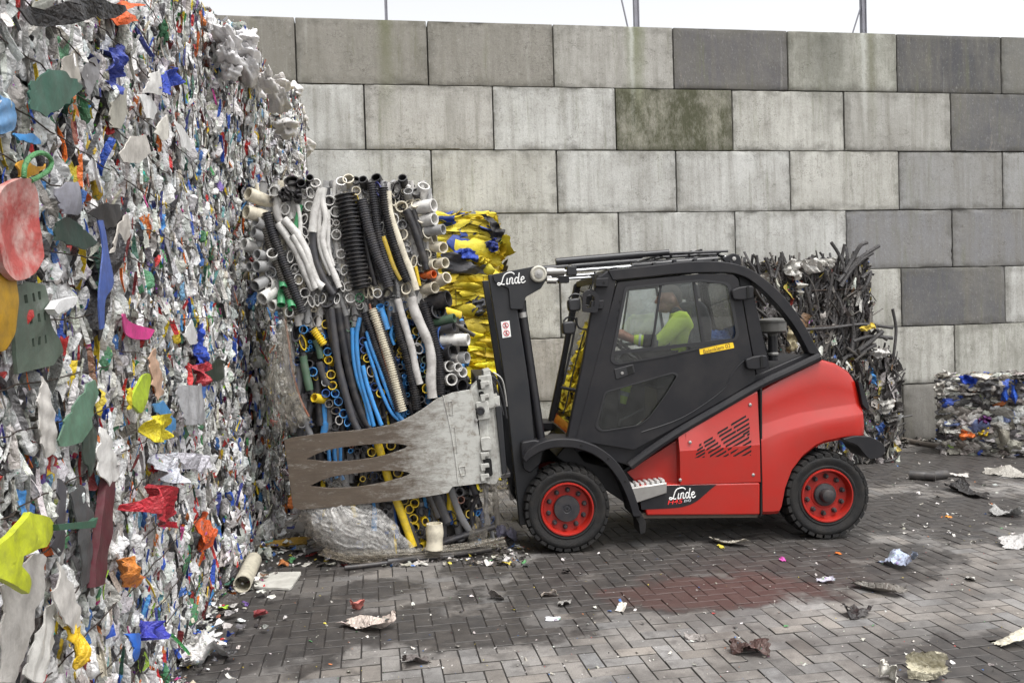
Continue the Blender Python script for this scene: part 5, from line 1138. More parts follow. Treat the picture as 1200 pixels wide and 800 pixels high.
def clamp():
    m = clamp_material(); T = LIFT
    cl = empty('bale_clamp', (0, 0, 0), 0, T)
    out = [(335,514),(342,511.5),(380,506),(420,502.5),(440,499.5),(456,496.5),(470,492),(484,485),(497,477),(512,466),(530,459),(551,455.4),(556,474),(560,500),(564,530),(570,563),(548,566),(530,568),(525,575),(500,579.5),(470,583.5),(420,588.5),(380,592.5),(352,594.5),(345,590.5)]
    h1 = smoothpath([(361,536),(380,527),(405,522),(440,518.5),(462,518),(478,521),(462,528),(440,534),(405,538.5),(380,538.5)], 3).tolist()
    h2 = smoothpath([(365,567),(385,558),(410,553.5),(440,550),(465,549.5),(481,552.5),(465,559),(440,565),(410,569),(385,569.5)], 3).tolist()
    def arm(t0, t1, near):
        o = MB().prism(fpoly(out), t0, t1, holes=[fpoly(h1), fpoly(h2)]).build('clamp_arm', m, cl, bevel=.006)
        if near:
            # weld seams and cast ribs
            for pth, r_ in (([(519,463),(526,492),(533,530),(537,566)], .0045), ([(526,470),(530,470),(531,486),(527,486),(526,470)], .003), ([(529,500),(533,500),(536,530),(532,530),(529,500)], .003), ([(538,547),(545,546),(546,556),(540,557),(538,547)], .004)):
                MB().tube(fpath(pth, t0 - .002), r_, 6).build('weld_seam', m, o, smooth=True)
        return o
    arm(-.075, -.045, True); arm(WID + .02, WID + .05, False)
    # cast body: stacked blocks, slide rails, hooks
    def pr(pix, t0, t1, name='clamp_body', mt=CAST, bev=.006): return MB().prism(fpoly(pix), t0, t1).build(name, mt, cl, bevel=bev)
    pr([(551,456),(560,448),(568,447),(575,560),(574,566),(565,563)], -.06, .25)
    pr([(560,440),(575,438),(580,476),(572,478),(566,470),(561,470)], -.075, -.02)
    pr([(566,434),(574,432),(584,560),(581,566),(574,566),(570,500)], -.05, .22)
    pr([(557,470),(571,468),(574,489),(560,491)], -.095, -.06)
    p = FP(563, 481, -.09); MB().lathe([(.033, -.095), (.033, -.108), (.024, -.112), (.022, -.104), (0, -.104)], (p[0], 0, p[2]), 't', 20).build('pivot_pin', GREYM, cl, smooth=True, sharp=30)
    for x, y in ((558, 492), (566, 516), (582, 474)):
        p = FP(x, y, -.09); MB().lathe([(.014, -.080), (.014, -.098), (0, -.100)], (p[0], 0, p[2]), 't', 6).build('clamp_bolt', ZINC, cl, smooth=True, sharp=30)
    for (x0, y0, x1, y1, mt, tt) in ((549,478,560,511,HOLE,-.064),(558,493,572,512,GREYM,-.02),(562,511,574,526,CAST,-.10),(556,533,567,548,GREYM,-.064),(566,536,575,556,HOLE,-.085),(558,444,563,456,HOLE,-.078),(560,458,566,466,HOLE,-.078)):
        pr(rounded([(x0,y0),(x1,y0-1),(x1+2,y1-1),(x0+2,y1)], 3), tt, tt + .05, 'clamp_recess' if mt is HOLE else 'clamp_block', mt, .003)
    for y in (446, 461, 528, 541, 553):
        pr([(562,y),(572,y-1),(573,y+4),(568,y+4.5),(568,y+8),(563,y+8.5)], -.10, -.06, 'clamp_hook')
    pr([(574,466),(585,463),(592,553),(590,559),(581,560),(578,520)], -.02, .30, 'carriage_plate')
    pr([(580,476),(587,474),(594,552),(588,555)], -.04, -.02, 'carriage_bar', MAST)
    pr([(585,556),(598,553),(598,558),(588,562)], -.02, .30, 'carriage_hook', GREYM)
    mb = MB(); mb.box(FP(560, 560, .25), FP(582, 440, .25) + [0, WID - .35, 0]); mb.build('clamp_frame', GREYM, cl, bevel=.01)
    for (z0, z1) in ((470, 484), (535, 549)):
        mb = MB(); mb.box(FP(556, z1, .10), FP(572, z0, .10) + [0, WID - .15, 0]); mb.build('slide_rail', CAST, cl, bevel=.008)
    for pth in ([(576,440),(583,446),(589,462),(592,478),(594,490)], [(578,436),(588,444),(592,460),(594,476)], [(574,444),(580,452),(586,470),(590,486)]):
        MB().tube(smoothpath(fpath(pth, -.01), 4), .007, 7).build('hydraulic_hose', HOSE if pth[0][0] != 578 else ZINC, cl, smooth=True)
clamp()

# ---------------------------------------------------------------- pipe bales
CC = dict(w=(206,204,200), g=(150,150,150), G=(118,118,120), d=(58,58,62), k=(36,36,40), b=(62,140,205), B=(44,84,150), y=(222,190,42), n=(58,140,92), N=(72,98,78), e=(212,204,184), o=(216,100,40), c=(150,98,76), p=(70,74,150), s=(185,182,178), Y=(176,150,52), m=(92,88,82))
def pc(ch, rng): return np.clip(np.array(lin(*CC[ch])) * rng.uniform(.82, 1.12), 0, .8)
PPM = 1 / FPX
def pipe_bale(label, t0, rings, tubes, box, fill_poly, rng, core_pix, fillcols, extra_faces=True, depth=1.05, nfill=420, group=None):
    zb = fs(core_pix[0], core_pix[3], t0)[1]
    o = empty('pipe_bale', tuple(FO), FANG); tag(o, label, 'pipe bale', group)
    a, b = fs(core_pix[0], core_pix[1], t0), fs(core_pix[2], core_pix[3], t0)
    MB().box((a[0] + .09, t0 + .13, max(.02, b[1] + .06)), (b[0] - .09, t0 + depth - .1, a[1] - .10)).build('bale_core', CORE, o)
    items = []
    D = lambda x, y: np.linalg.norm(FO + _fd * FP(x, y, t0)[0] + FT * t0 + [0, 0, FP(x, y, t0)[2]] - cC)
    for it in rings:
        x, y, rx, ry, ch = it[:5]; dx, dy = (it[5], it[6]) if len(it) > 5 else (rng.normal(0, .12), rng.normal(.12, .15))
        dp = it[7] if len(it) > 7 else 0
        ang = it[8] if len(it) > 8 else rng.normal(0, .3)
        c = FP(x, y, t0 + dp); k = D(x, y) * PPM
        L = .22; d = np.array([dx, 1.0, -dy]); d /= np.linalg.norm(d)
        r = max(rx, ry) * k * 1.08; sq = min(rx, ry) / max(rx, ry); rot = (0 if rx >= ry else PI / 2) + ang * (sq < .9)
        mb = MB(); c0 = c - d * .02; mb.tube([c0, c0 + d * L * .5, c0 + d * L], r, 16, pc(ch, rng), wall=max(.003, r * .19), inner=.16, squash=sq, rot=rot)
        items.append((r, mb, 'pipe_end', len(mb.f)))
    for it in tubes:
        ch, r, off, corr, pts = it[:5]
        k = D(*pts[0]) * PPM; P = fpath(pts, t0 + off); 
        mb = MB(); P = smoothpath(P, 4)
        cor = {0: 0, 1: .16, 2: .10}[corr]
        if corr: mb.tube(P, r * k, 12, pc(ch, rng), corr=cor, pitch=(.030 if r > 8 else (.018 if r > 3 else .010)))
        else: mb.tube(P, r * k * (1 + .05 * np.sin(np.arange(len(P)) * 1.3 + rng.uniform(0, 6))), 14, pc(ch, rng), wall=r * k * .16, inner=.05, squash=it[5] if len(it) > 5 else .92)
        items.append((r * k * 1.7 + .02, mb, 'pipe', 0))
    items.sort(key=lambda q: -q[0])
    rest = MB()
    for i, (r, mb, nm, _) in enumerate(items):
        if i < 96: mb.build(nm, PIPE, o, smooth=True, sharp=45, col=True, recalc=False)
        else: rest.add(np.concatenate(mb.v), mb.f, np.concatenate(mb.c))
    # behind the pipes one can tell apart: a packed mass of ends and stems
    P0 = np.array(fill_poly, float); x0, y0 = P0.min(0); x1, y1 = P0.max(0)
    def inside(x, y):
        c = False; n = len(P0)
        for i in range(n):
            (xa, ya), (xb, yb) = P0[i], P0[i - 1]
            if (ya > y) != (yb > y) and x < (xb - xa) * (y - ya) / (yb - ya) + xa: c = not c
        return c
    cnt = 0
    while cnt < nfill:
        x, y = rng.uniform(x0, x1), rng.uniform(y0, y1)
        if not inside(x, y): continue
        cnt += 1; r = rng.uniform(2.2, 5.4) * D(x, y) * PPM; d = np.array([rng.normal(0, .25), 1, rng.normal(-.1, .25)]); d /= np.linalg.norm(d); c = FP(x, y, t0 + rng.uniform(.0, .06))
        ch = fillcols[rng.integers(len(fillcols))]
        if rng.random() < .42:
            h = min(rng.uniform(10, 34), y - y0 + 2); P = fpath([(x, y - h), (x + rng.normal(1, 2), y), (x + rng.normal(3, 3), y + h)], t0 + rng.uniform(.03, .08)); rest.tube(smoothpath(P, 3), r * .9, 8, pc(ch, rng), squash=rng.uniform(.5, 1))
        else: rest.tube([c, c + d * .15], r, 10, pc(ch, rng), wall=r * .18, inner=.12, squash=rng.uniform(.4, 1), rot=rng.uniform(0, PI))
    # back, top and flanks
    if extra_faces:
        A, Bq = fs(core_pix[0] + 6, core_pix[1] + 6, t0), fs(core_pix[2] - 6, core_pix[3] - 6, t0)
        for q in range(520):
            f = rng.choice([0, 1, 1, 2, 2, 3]); r = rng.uniform(.016, .040); ch = fillcols[rng.integers(len(fillcols))]
            s_, t_, z_ = rng.uniform(A[0], Bq[0]), rng.uniform(t0 + .1, t0 + depth - .05), rng.uniform(max(.06, Bq[1]), A[1])
            if f == 0: c = np.array([s_, t_, A[1] - rng.uniform(.10, .18)]); d = np.array([rng.normal(0, .5), rng.normal(0, .8), .55])
            elif f == 1: c = np.array([Bq[0] - rng.uniform(.02, .1), t_, z_]); d = np.array([1, rng.normal(0, .3), rng.normal(0, .3)])
            elif f == 2: c = np.array([A[0] + rng.uniform(.02, .1), t_, z_]); d = np.array([-1, rng.normal(0, .3), rng.normal(0, .3)])
            else: c = np.array([s_, t0 + depth - .1, z_]); d = np.array([rng.normal(0, .3), 1, rng.normal(0, .3)])
            d /= np.linalg.norm(d); rest.tube([c + d * .06, c - d * .12], r, 10, pc(ch, rng), wall=r * .15, inner=.06, squash=rng.uniform(.45, 1), rot=rng.uniform(0, PI))
    rs = rest.build('packed_pipes', PIPE, o, smooth=True, sharp=45, col=True, recalc=False); rs['kind'] = 'stuff'
    return o
def pipe_material():
    m = bpy.data.materials.new('pipe_plastic'); m.use_nodes = True; t = m.node_tree; L = t.links; b = t.nodes['Principled BSDF']
    vc = nd(t, 'ShaderNodeVertexColor', layer_name='Col'); tc = nd(t, 'ShaderNodeTexCoord')
    n = nd(t, 'ShaderNodeTexNoise', Scale=14, Detail=9, Roughness=.72); L.new(tc.outputs['Object'], n.inputs['Vector'])
    r = nd(t, 'ShaderNodeMapRange'); r.inputs[1].default_value = .45; r.inputs[2].default_value = .72; r.inputs[4].default_value = .55; L.new(n.outputs[0], r.inputs[0])
    mx = nd(t, 'ShaderNodeMix', data_type='RGBA'); L.new(r.outputs[0], mx.inputs[0]); L.new(vc.outputs[0], mx.inputs[6]); mx.inputs[7].default_value = (.11, .095, .08, 1)
    L.new(mx.outputs[2], b.inputs['Base Color']); b.inputs['Roughness'].default_value = .45
    n2 = nd(t, 'ShaderNodeTexNoise', Scale=120, Detail=4); L.new(tc.outputs['Object'], n2.inputs['Vector'])
    bp = nd(t, 'ShaderNodeBump', Strength=.2, Distance=.003); L.new(n2.outputs[0], bp.inputs['Height']); L.new(bp.outputs[0], b.inputs['Normal'])
    return m
PIPE = pipe_material()
def R_(x, y, r, ch, *a): return (x, y, r, r, ch) + a
U_RINGS = [R_(321.6,224,5.5,'w'),(342,212,8,4.5,'k'),R_(353.7,215.7,4.8,'k'),R_(363,209.5,4.2,'k'),R_(370.5,216,5.4,'w',.05,.5),(364,226.5,4,6.2,'w'),(334.5,245.5,5,6,'w'),R_(362.7,242,5.5,'w'),R_(386,235.5,5.7,'w'),R_(393.6,248.4,6,'w'),
 (357,257,3.4,6,'w'),(357,272,3.4,6,'w'),(360,283,2.6,5,'w'),(394.7,275,5.5,5.5,'w'),R_(400.5,214,5.8,'w',.0,.6),(399,268,2.4,6,'s'),
 R_(293,228,7,'e',.9,.35,-.05),R_(291,249,7.2,'e',1.0,.2,-.05),R_(302,261,5.6,'g',.8,.5,-.03),R_(299,273.7,5.5,'g',.9,.4,-.03),R_(288,287,6.5,'w',.9,.3),
 R_(303,298.6,5.5,'g',.6,.1,-.04),(312,288.5,3.2,6.2,'d'),(313,304,4,6.4,'g',.4,.3),R_(319.5,298,6,'w',-.1,.5,-.03),R_(302.5,312,6,'g',.7,-.1,-.05),R_(318,319,6,'G'),R_(301,334,6,'g',.7,-.5,-.05),(316,333,4.5,8.3,'w',.3,.1),
 R_(308.7,349,6.6,'w',.6,-.5,-.05),(320,357.6,5,5.8,'w',.4,-.2),R_(294,312.6,5,'g',.8,.1),R_(331.7,335.7,4.3,'n',-.2,-1.2,-.02),R_(329.5,354.8,4.3,'n',-.1,-1.4,-.02),R_(342,358.7,4.4,'n',-.4,-1.2,-.03),
 (340.7,301,3.6,6.6,'w'),(346,315,4.6,6,'w'),(350,328,4.8,6,'w'),R_(357.6,343,5.4,'w'),(356.5,354,3,6.8,'w'),(365,353,3.2,7,'w'),(371.7,352,2.8,7,'w'),(378,350,4,6,'w'),(384,349,8.5,11,'d',0,.1,0,.5),(340,366,4.8,5.4,'w'),(395,350,3,6,'w'),
 R_(400.5,298,5.2,'w'),(404.6,317,4,6,'w',.2,.2),R_(409,336,5,'w'),R_(411,350,5.5,'w'),R_(421.5,349,4.8,'n'),(401.5,336,2.6,6.4,'w'),R_(442.5,343.6,5,'w'),R_(453.6,344,5.2,'d'),(435,342,2.6,7,'e'),(429,342,2.4,7,'e'),(449,303,3.2,8,'e'),(457.7,302,2.5,8.6,'w'),
 R_(477,294,4.6,'G',0,.8),R_(499.7,298,5.6,'e'),R_(509,310,5.8,'e',-.8,.1,-.04),R_(520,308,5.8,'e',-.9,0,-.05),R_(518,290,6,'e',-.7,-.2,-.05),R_(522,326,6.2,'e',-.8,.35,-.06),R_(508,337,6.2,'e',-.8,.1,-.04),(476,338,5.6,7.2,'e'),R_(506.5,321.5,4.3,'o',-.9,.1,-.05),
 (485.7,307,3.4,7,'e'),(492,306,3,6.5,'w'),(456.5,317,3.6,8,'p'),(462,321,2.6,7.5,'e'),(495,324,3.6,7,'d'),
 R_(408.5,211,6,'e',0,.5),R_(417.4,224,4.8,'e'),R_(425.8,212,4.8,'k',.2,.6),R_(417,212,4.2,'k'),(441,208.5,5.5,4,'k'),(443.7,222,3.2,8.8,'p'),(417.4,233,2.6,5,'y'),(464,223,4.4,10,'k'),R_(472,210,5,'k',.1,.6),R_(478.7,226,5.2,'g',.05,.8),R_(488,226.5,4.7,'k',.1,.6),
 (460.6,235,2.8,7.6,'e'),(471,242.6,6.8,6.2,'e'),(488,239.7,5,6.4,'e',.1,.7),(462.3,257.5,4.8,6.6,'w'),R_(471.7,263.6,5.2,'G'),R_(471.5,275,6.6,'e'),(493.8,258,5,6.2,'e',-.1,.6),R_(496,220,6.5,'w',-.4,1.0),R_(506,241,7.2,'w',-1.6,.1,-.04),R_(507,257,6.6,'w',-1.2,.1,-.04),R_(517,269,5.6,'g',-1.6,.1,-.06),
 (499.7,274,4.6,7,'e',-.3,.4),(508,281,3.6,6,'e',-.5,.3),(446.6,266.5,2.4,6.2,'w'),(442.5,275,2.6,7.2,'w'),R_(394.7,262,3.4,'s'),(484,258,3,5,'k'),R_(478,320,4,'g'),(470,300,3.4,6,'d'),(388,262,2.6,5,'s')]
U_TUBES = [('d',4.6,-.02,1,[(313,249),(319,272),(329,298),(338,322),(347,345),(355,366)]),('m',4.2,.0,1,[(309,254),(314,280),(324,308),(334,334),(344,356),(350,368)]),
 ('w',5.2,-.03,0,[(333,257),(346,272),(358,292),(364,312),(371,330),(379,337)]),('w',5,-.02,0,[(326,262),(338,280),(349,298),(357,318),(368,340)]),('w',4.4,-.04,0,[(343,276),(352,292),(360,308),(366,326),(370,338)]),
 ('w',4.6,-.03,0,[(377,221),(372,236),(368,254),(366,272)]),('d',4.2,-.02,0,[(367,272),(367,290),(371,308),(380,328),(391,345)]),('w',3.6,-.03,0,[(380,220),(378,236),(382,256),(378,280),(384,302),(392,322),(398,337)]),('w',2.8,-.02,0,[(375.6,242),(374,264),(375,290),(383,312),(388,322)]),('w',2.4,-.03,0,[(385,246),(385,270),(385,292),(391,312)]),
 ('w',2.4,-.01,0,[(349,240),(352,260),(352,284)]),('n',3,.0,0,[(352,240),(349,255),(346,268)]),('s',4.6,-.01,0,[(324,241),(326,255),(331,262)]),
 ('k',10.5,-.02,1,[(404,228),(408,246),(412,268),(416,296),(420,320),(424,338)]),('d',6,-.03,2,[(424,234),(428,252),(434,275),(442,300),(450,318),(456,336)]),('d',4.6,-.02,1,[(435,214),(439,240),(443,270),(449,296),(456,314),(460,328)]),('d',3.6,-.01,1,[(430,262),(436,290),(442,312),(448,332)]),
 ('k',4.8,-.03,1,[(449,220),(452,246),(458,274),(466,300),(474,322),(478,330)]),('e',3.6,-.04,0,[(455,224),(457,248),(466,276),(475,302),(483,322),(488,340)],.5),('k',4.6,-.03,0,[(476,246),(485,266),(493,290),(498,306),(500,316)]),('k',3.4,-.01,0,[(484,246),(490,264),(494,280)]),
 ('Y',2.6,-.04,0,[(449,277),(455,294),(462,314),(470,328)],.6),('y',2,-.02,0,[(487,312),(490,326),(492,335)]),('g',2.4,-.01,1,[(463,325),(466,336),(467,348)]),('B',2.4,-.0,0,[(415,262),(418,276),(421,290)]),('k',5,-.0,0,[(396,330),(392,340),(388,352)]),('d',4,.02,0,[(400,232),(402,262),(404,290)]),('k',3.5,.01,0,[(425,250),(428,280),(434,310),(440,334)])]
L_RINGS = [(349,386,5.6,14,'d',0,.1,0,.2),R_(356,386,4.6,'b'),R_(361,375.7,4.4,'d'),(372.6,377,5.6,6.6,'m'),R_(382,380,4.6,'y'),R_(363.5,387.5,1.8,'B'),(377,396,4,5,'b'),R_(384.5,400,4,'d'),R_(384,412,4.4,'b'),R_(385.7,422,4.7,'y'),R_(377.4,416.5,2.4,'y'),R_(360.4,409.8,2,'b'),R_(364.4,406.4,1.8,'b'),R_(364.2,400.5,1.8,'b'),
 (355,401,3.2,9,'y',0,0,0,-.25),R_(363,426.5,4.3,'d'),R_(366.8,435.6,5,'b'),R_(388,438.8,4.8,'y'),R_(381.4,440,2.3,'y'),R_(381.4,448,4.4,'g'),R_(390,452,4.8,'y'),R_(382,460.6,4.5,'B'),R_(393,461,4.5,'b'),R_(396.8,470,4.7,'b'),R_(386.3,473.5,4.6,'m'),R_(403,484.6,4.8,'b'),(394,480.7,5.2,4,'m'),
 (407.5,494.4,3.5,5.4,'b'),R_(370,466.2,4.8,'y',.7,.3,-.03),R_(361,464,4.4,'d'),(397.5,492,4,5,'s'),R_(393,499,4.5,'d'),(415.5,453,3.4,4.4,'N'),(410,383,3.2,6.5,'N'),R_(426,400,4.6,'B'),R_(426.4,410,4.2,'B'),R_(430.5,419.6,4.6,'y'),(423.4,466,3,4.4,'d'),(421.6,476,3.6,4.6,'d'),
 (434.4,435,4.2,6.2,'s'),(434.4,445.5,3.4,4,'d'),R_(439,453.4,4.5,'B'),R_(446,460.6,4.8,'y'),R_(426,360,7.5,'k',.1,.1),R_(446,361,4.4,'b',.1,1.2,-.02),R_(457,348.4,1.8,'b'),R_(453,356,2.2,'b'),R_(458,361.6,1.9,'b'),R_(459,373,1.6,'b'),R_(459,389,1.8,'b'),R_(461.6,391.5,1.7,'b',0,.9),R_(474.4,358.5,5,'B'),R_(479,365,2.4,'Y'),R_(480.5,371,2.2,'y'),
 (488,388,4.6,4.6,'Y'),(491.6,399,3,6.4,'s',0,0,0,.5),(490,408,5,6.6,'w'),R_(484.4,394.4,1.9,'b'),R_(492,391.6,2.2,'b'),R_(496.4,411,2,'b'),R_(469,411.6,2.7,'y'),R_(468,417,2.4,'Y'),R_(472.2,416.6,2.5,'y'),R_(466,421,2.6,'B',0,.8),R_(473.5,426,2.6,'b',0,.8),R_(469,429.5,3,'m'),R_(474,442,2.5,'b',0,.9),R_(477.2,449,2.2,'b'),R_(478,462.6,2.2,'b'),R_(478.4,483,2.2,'b'),
 R_(498.4,421.8,4.3,'N'),R_(495.6,428,2.4,'b'),R_(495.4,433,2.2,'b'),R_(500,435.4,2.6,'y'),(495,438,4,3.4,'N'),(499.6,455.5,4.2,5.2,'y',.2,.3),R_(494.5,468.5,3.5,'d'),R_(501,470,4,'d'),(486,471,2.2,4.5,'B'),(450,478,6.5,12,'k',.1,0,0,.35),R_(417,372,4,'d'),(406,402,3,5.5,'d'),(412,418,2.6,5,'d'),(418,436,2.8,5,'d'),
 R_(523,350,9,'k',-2.2,.5,-.04),R_(513,364,9,'k',-.5,.2,-.02),R_(530,373,5,'N',-2.2,.4,-.05),R_(529.5,383.5,5.2,'d',-2,.4,-.05),R_(546,398,6.5,'w',-2.6,.0,-.06),(529,413,7,9.5,'k',-.8,.1,-.04),(517,396,4.6,12.5,'B',-.4,0,-.02,-.15),R_(526.5,429,6.2,'w',-.4,.1,-.04),R_(536,430.4,5,'w',-.5,.1,-.05),R_(541,436,5.6,'w',-.6,.1,-.03),
 R_(528.5,444.5,6.6,'w',-.4,.1,-.05),R_(545,419,6.4,'g',-1.4,.1,-.03),R_(540,452,8,'k',-.8,0,-.02),R_(537,420,5,'s',-.9,.1,-.02),
 R_(474,586,4.6,'Y'),R_(486,588.7,4.9,'y'),R_(480,596,4.8,'y'),R_(484.7,607.3,4.9,'y'),R_(486,617.4,4.9,'y'),(498,610,3.8,5.2,'y'),R_(493.6,639.5,4,'y'),R_(550,602,4.5,'Y'),R_(494,599,5,'k'),R_(492,624,5,'d'),R_(461.5,617,2.4,'y'),R_(448,591,3.6,'d'),R_(455.6,592.8,3.6,'d'),R_(452,599,3.4,'G'),R_(446,602.6,2.6,'G'),R_(457.4,603.5,2.8,'d'),
 R_(539,576,5,'G'),R_(540,585.4,4,'c'),R_(550,611,4.6,'B'),R_(458,521.5,5,'y'),R_(435.6,529.8,4.6,'y'),R_(466.5,553.4,5,'y'),R_(425,561,3,'y'),R_(411,528,2.4,'b'),R_(419,529,3.6,'d'),R_(427,526,3.4,'d'),R_(412,523,2,'c'),R_(445,524,3.4,'d'),R_(440,557,4,'d'),R_(449,558,3.6,'d'),R_(456,548,2.6,'B'),R_(433,557,3.4,'d'),
 (515,590,3,6,'d'),(502,628,3.4,4.4,'d'),R_(506,592,4,'d'),R_(520,601,4,'d')]
L_TUBES = [('N',4.6,-.03,0,[(355,417),(357,430),(360,444),(363,457)]),('y',4.2,-.03,1,[(367,386),(373,394),(380,404)]),('N',4,-.01,0,[(370,398),(374,410),(376,420)]),('c',1.3,-.03,1,[(334,374),(338,400),(341,425),(346,448),(353,470),(362,488)]),('G',2.6,-.0,0,[(333,385),(335,420),(342,460)],.6),
 ('d',4.4,-.03,0,[(388,361),(392,395),(397,430),(406,465),(414,492),(424,512)]),('k',4.6,-.02,0,[(396,361),(401,395),(408,430),(416,462),(426,490),(434,502)]),('d',4,.0,0,[(404,364),(409,396),(414,420)]),('k',3.8,-.02,0,[(384,364),(388,390),(392,412)]),('d',4,-.01,0,[(374,424),(378,438),(384,452)],.6),
 ('b',2.6,-.04,0,[(422,372),(418,392),(419,420),(424,448),(432,476),(438,499)]),('b',2.5,-.03,0,[(413,384),(414,412),(418,440),(428,470),(434,498)]),('b',2.5,-.05,0,[(425,428),(430,450),(438,474),(447,498)]),('b',2.6,-.04,0,[(430,388),(435,406),(445,432),(455,460),(466,484),(476,497)]),('b',2.1,-.03,0,[(428,400),(437,428),(446,456),(458,482),(470,494)]),
 ('k',4,-.04,1,[(427,366),(434,386),(443,412),(452,436),(460,460),(466,482)]),('e',4.6,-.05,1,[(436,362),(443,382),(450,404),(458,430),(465,456),(472,482)]),('c',1.3,-.055,1,[(433,356),(438,376),(446,404),(453,430),(461,458),(467,482)]),('k',3.8,-.03,1,[(444,366),(451,390),(459,418),(467,446),(476,474)]),('b',4.2,-.03,0,[(446,362),(450,374),(454,386)]),
 ('k',4.8,-.04,1,[(463,366),(467,388),(475,412),(481,436),(486,460),(489,480)]),('s',4.3,-.05,0,[(466,350),(470,366),(476,386),(483,410),(487,432),(492,450)]),('s',6,-.05,0,[(482,348),(486,364),(494,382),(503,402),(506,424),(505,446),(507,466)]),('k',5,-.04,1,[(496,355),(502,376),(509,398),(514,420),(516,442),(517,462)]),('b',2,-.03,0,[(476,375),(480,392),(484,408),(488,420)]),
 ('b',2,-.02,0,[(462,380),(458,392),(462,404)]),('k',3,-.02,1,[(480,470),(484,486),(486,496)]),('k',3.6,.0,0,[(410,470),(420,490),(430,505)]),
 ('y',4.7,-.03,0,[(441,514),(449,540),(458,570),(470,600),(484,640)]),('b',2.2,-.03,0,[(385,526),(387,545),(395,560)]),('b',2.2,-.03,0,[(392,522),(393,540),(402,562)]),('b',1.9,-.02,0,[(399,524),(399,540)]),('d',4,-.0,0,[(474,600),(486,628),(492,645)]),('d',4,-.01,0,[(500,575),(508,592),(514,606)]),('d',5.5,-.02,0,[(508,572),(518,596),(524,612)],.6),
 ('G',4,-.02,0,[(527,566),(534,590),(544,612),(556,628)],.5),('k',5,-.01,0,[(560,580),(552,600),(556,624)],.5),('k',6,-.03,0,[(516,636),(540,628),(562,622),(580,616)],.6),('e',9.6,-.10,0,[(509,613),(509.5,628),(509,643)],1.0),('s',2,-.03,0,[(500,618),(506,640)])]
FILM_W = scrap_material('dusty_film', .14, .22, .66, .35, 20)
def pipes():
    rng = np.random.default_rng(5)
    up = pipe_bale('upper pipe bale of light grey and ribbed black pipes, lifted above the clamp arm', .02, U_RINGS, U_TUBES, None, [(300,236),(330,222),(400,214),(480,214),(505,240),(512,330),(500,352),(400,366),(350,364),(310,345)], rng, (302,214,505,362), 'wwwwgggGseesd', nfill=950, group='bales of old pipes by the clamp')
    lo = pipe_bale('lower pipe bale with blue and yellow pipe mouths, squeezed behind the clamp arm', .06, L_RINGS, L_TUBES, None, [(340,372),(400,364),(500,350),(520,360),(530,450),(580,560),(575,635),(500,645),(420,640),(370,610),(350,560),(338,470)], rng, (342,362,560,646), 'dddkkkGGBbym', nfill=560, group='bales of old pipes by the clamp')
    # crushed black disc
    def fmap(t): 
        def f(x, y):
            p = FP(x, y, t); return p
        return f
    def fpatch(name, pix, col, parent, t, **k):
        # outline in forklift coordinates: reuse patch() in the parent's own space
        o = patch(name, pix, col, None, mapf=lambda x, y: FO + _fd * FP(x, y, t)[0] + FT * t + np.array([0, 0, FP(x, y, t)[2]]), **k)
        o.parent = parent; o.matrix_parent_inverse = (Matrix.Translation(Vector(FO)) @ Matrix.Rotation(FANG, 4, 'Z')).inverted(); return o
    fpatch('crushed_cap', [(326,228),(329,221),(337,219),(343,224),(343,233),(338,238),(330,237)], (46,46,50), up, -.01, crumple=.03, bulge=.03, seed=3)
    fpatch('crushed_cap', [(343,226),(350,222),(355,228),(352,238),(345,238)], (52,52,56), up, .0, crumple=.03, bulge=.02, seed=5)
    def drape(parent, Lp, Rp, t, col, seed, bulge=.08, amp=.022, folds=6, m=None):
        # one continuous sheet of thin film hanging in long folds between two edges
        rg = np.random.default_rng(seed); nu, nv = 90, 60
        def res(pts, k): S_ = smoothpath(pts, 12); q = np.linspace(0, len(S_) - 1, k); return np.stack([np.interp(q, np.arange(len(S_)), S_[:, i]) for i in range(2)], 1)
        A_, B_ = res(Lp, nv), res(Rp, nv); ph = rg.uniform(0, 6, 12); rows = []
        for j in range(nv):
            v = j / (nv - 1); row = []
            for i in range(nu):
                u = i / (nu - 1); px = A_[j] * (1 - u) + B_[j] * u
                px = px + np.array([2.2 * math.sin(v * 9 + ph[0] + 3 * u) + 1.4 * math.sin(v * 23 + ph[1]), 1.6 * math.sin(u * 11 + ph[2]) + 1.2 * math.sin(u * 27 + ph[3])]) * (.6 if 0 < u < 1 else 1)
                w = u * folds * .55 + .8 * math.sin(v * 3.1 + ph[4] + u) + .45 * math.sin(v * 6 + u * 6 + ph[5])
                h = (abs((w % 1) - .5) * 2) ** 1.6 + .45 * abs(((w * 2.7 + .6 * math.sin(v * 5 + ph[6])) % 1) - .5) * 2 + .12 * abs(((w * 5.3 + 4 * v + 1.2 * math.sin(v * 11 + u * 9)) % 1) - .5) * 2 + .40 * abs(((v * 9 + 2 * u + .7 * math.sin(u * 14 + ph[7])) % 1) - .5) * 2
                b_ = bulge * math.sin(PI * min(1, max(0, .15 + .8 * u))) * math.sin(PI * (.12 + .8 * v))
                row.append(FP(px[0], px[1], t - b_ - h * amp * .55))
            rows.append(row)
        mb = MB(); mb.grid(rows, lin(*col)); V = mb.v[0]; V[:, 2] = np.maximum(V[:, 2], .004 + .004 * rg.random(len(V)))
        return mb.build('draped_film', m or FILM_W, parent, smooth=True, sharp=0, col=True, extra=np.zeros(mb.n), recalc=False)
    drape(lo, [(332,372),(318,410),(309,452),(314,488),(322,506)], [(334,374),(342,410),(348,450),(358,482),(364,494)], .0, (158,152,140), 1, .10, .02, 5)
    drape(lo, [(334,376),(324,412),(318,452),(326,492),(334,508)], [(336,384),(344,430),(348,456),(356,484),(350,500)], .03, (120,114,104), 2, .06, .02, 4)
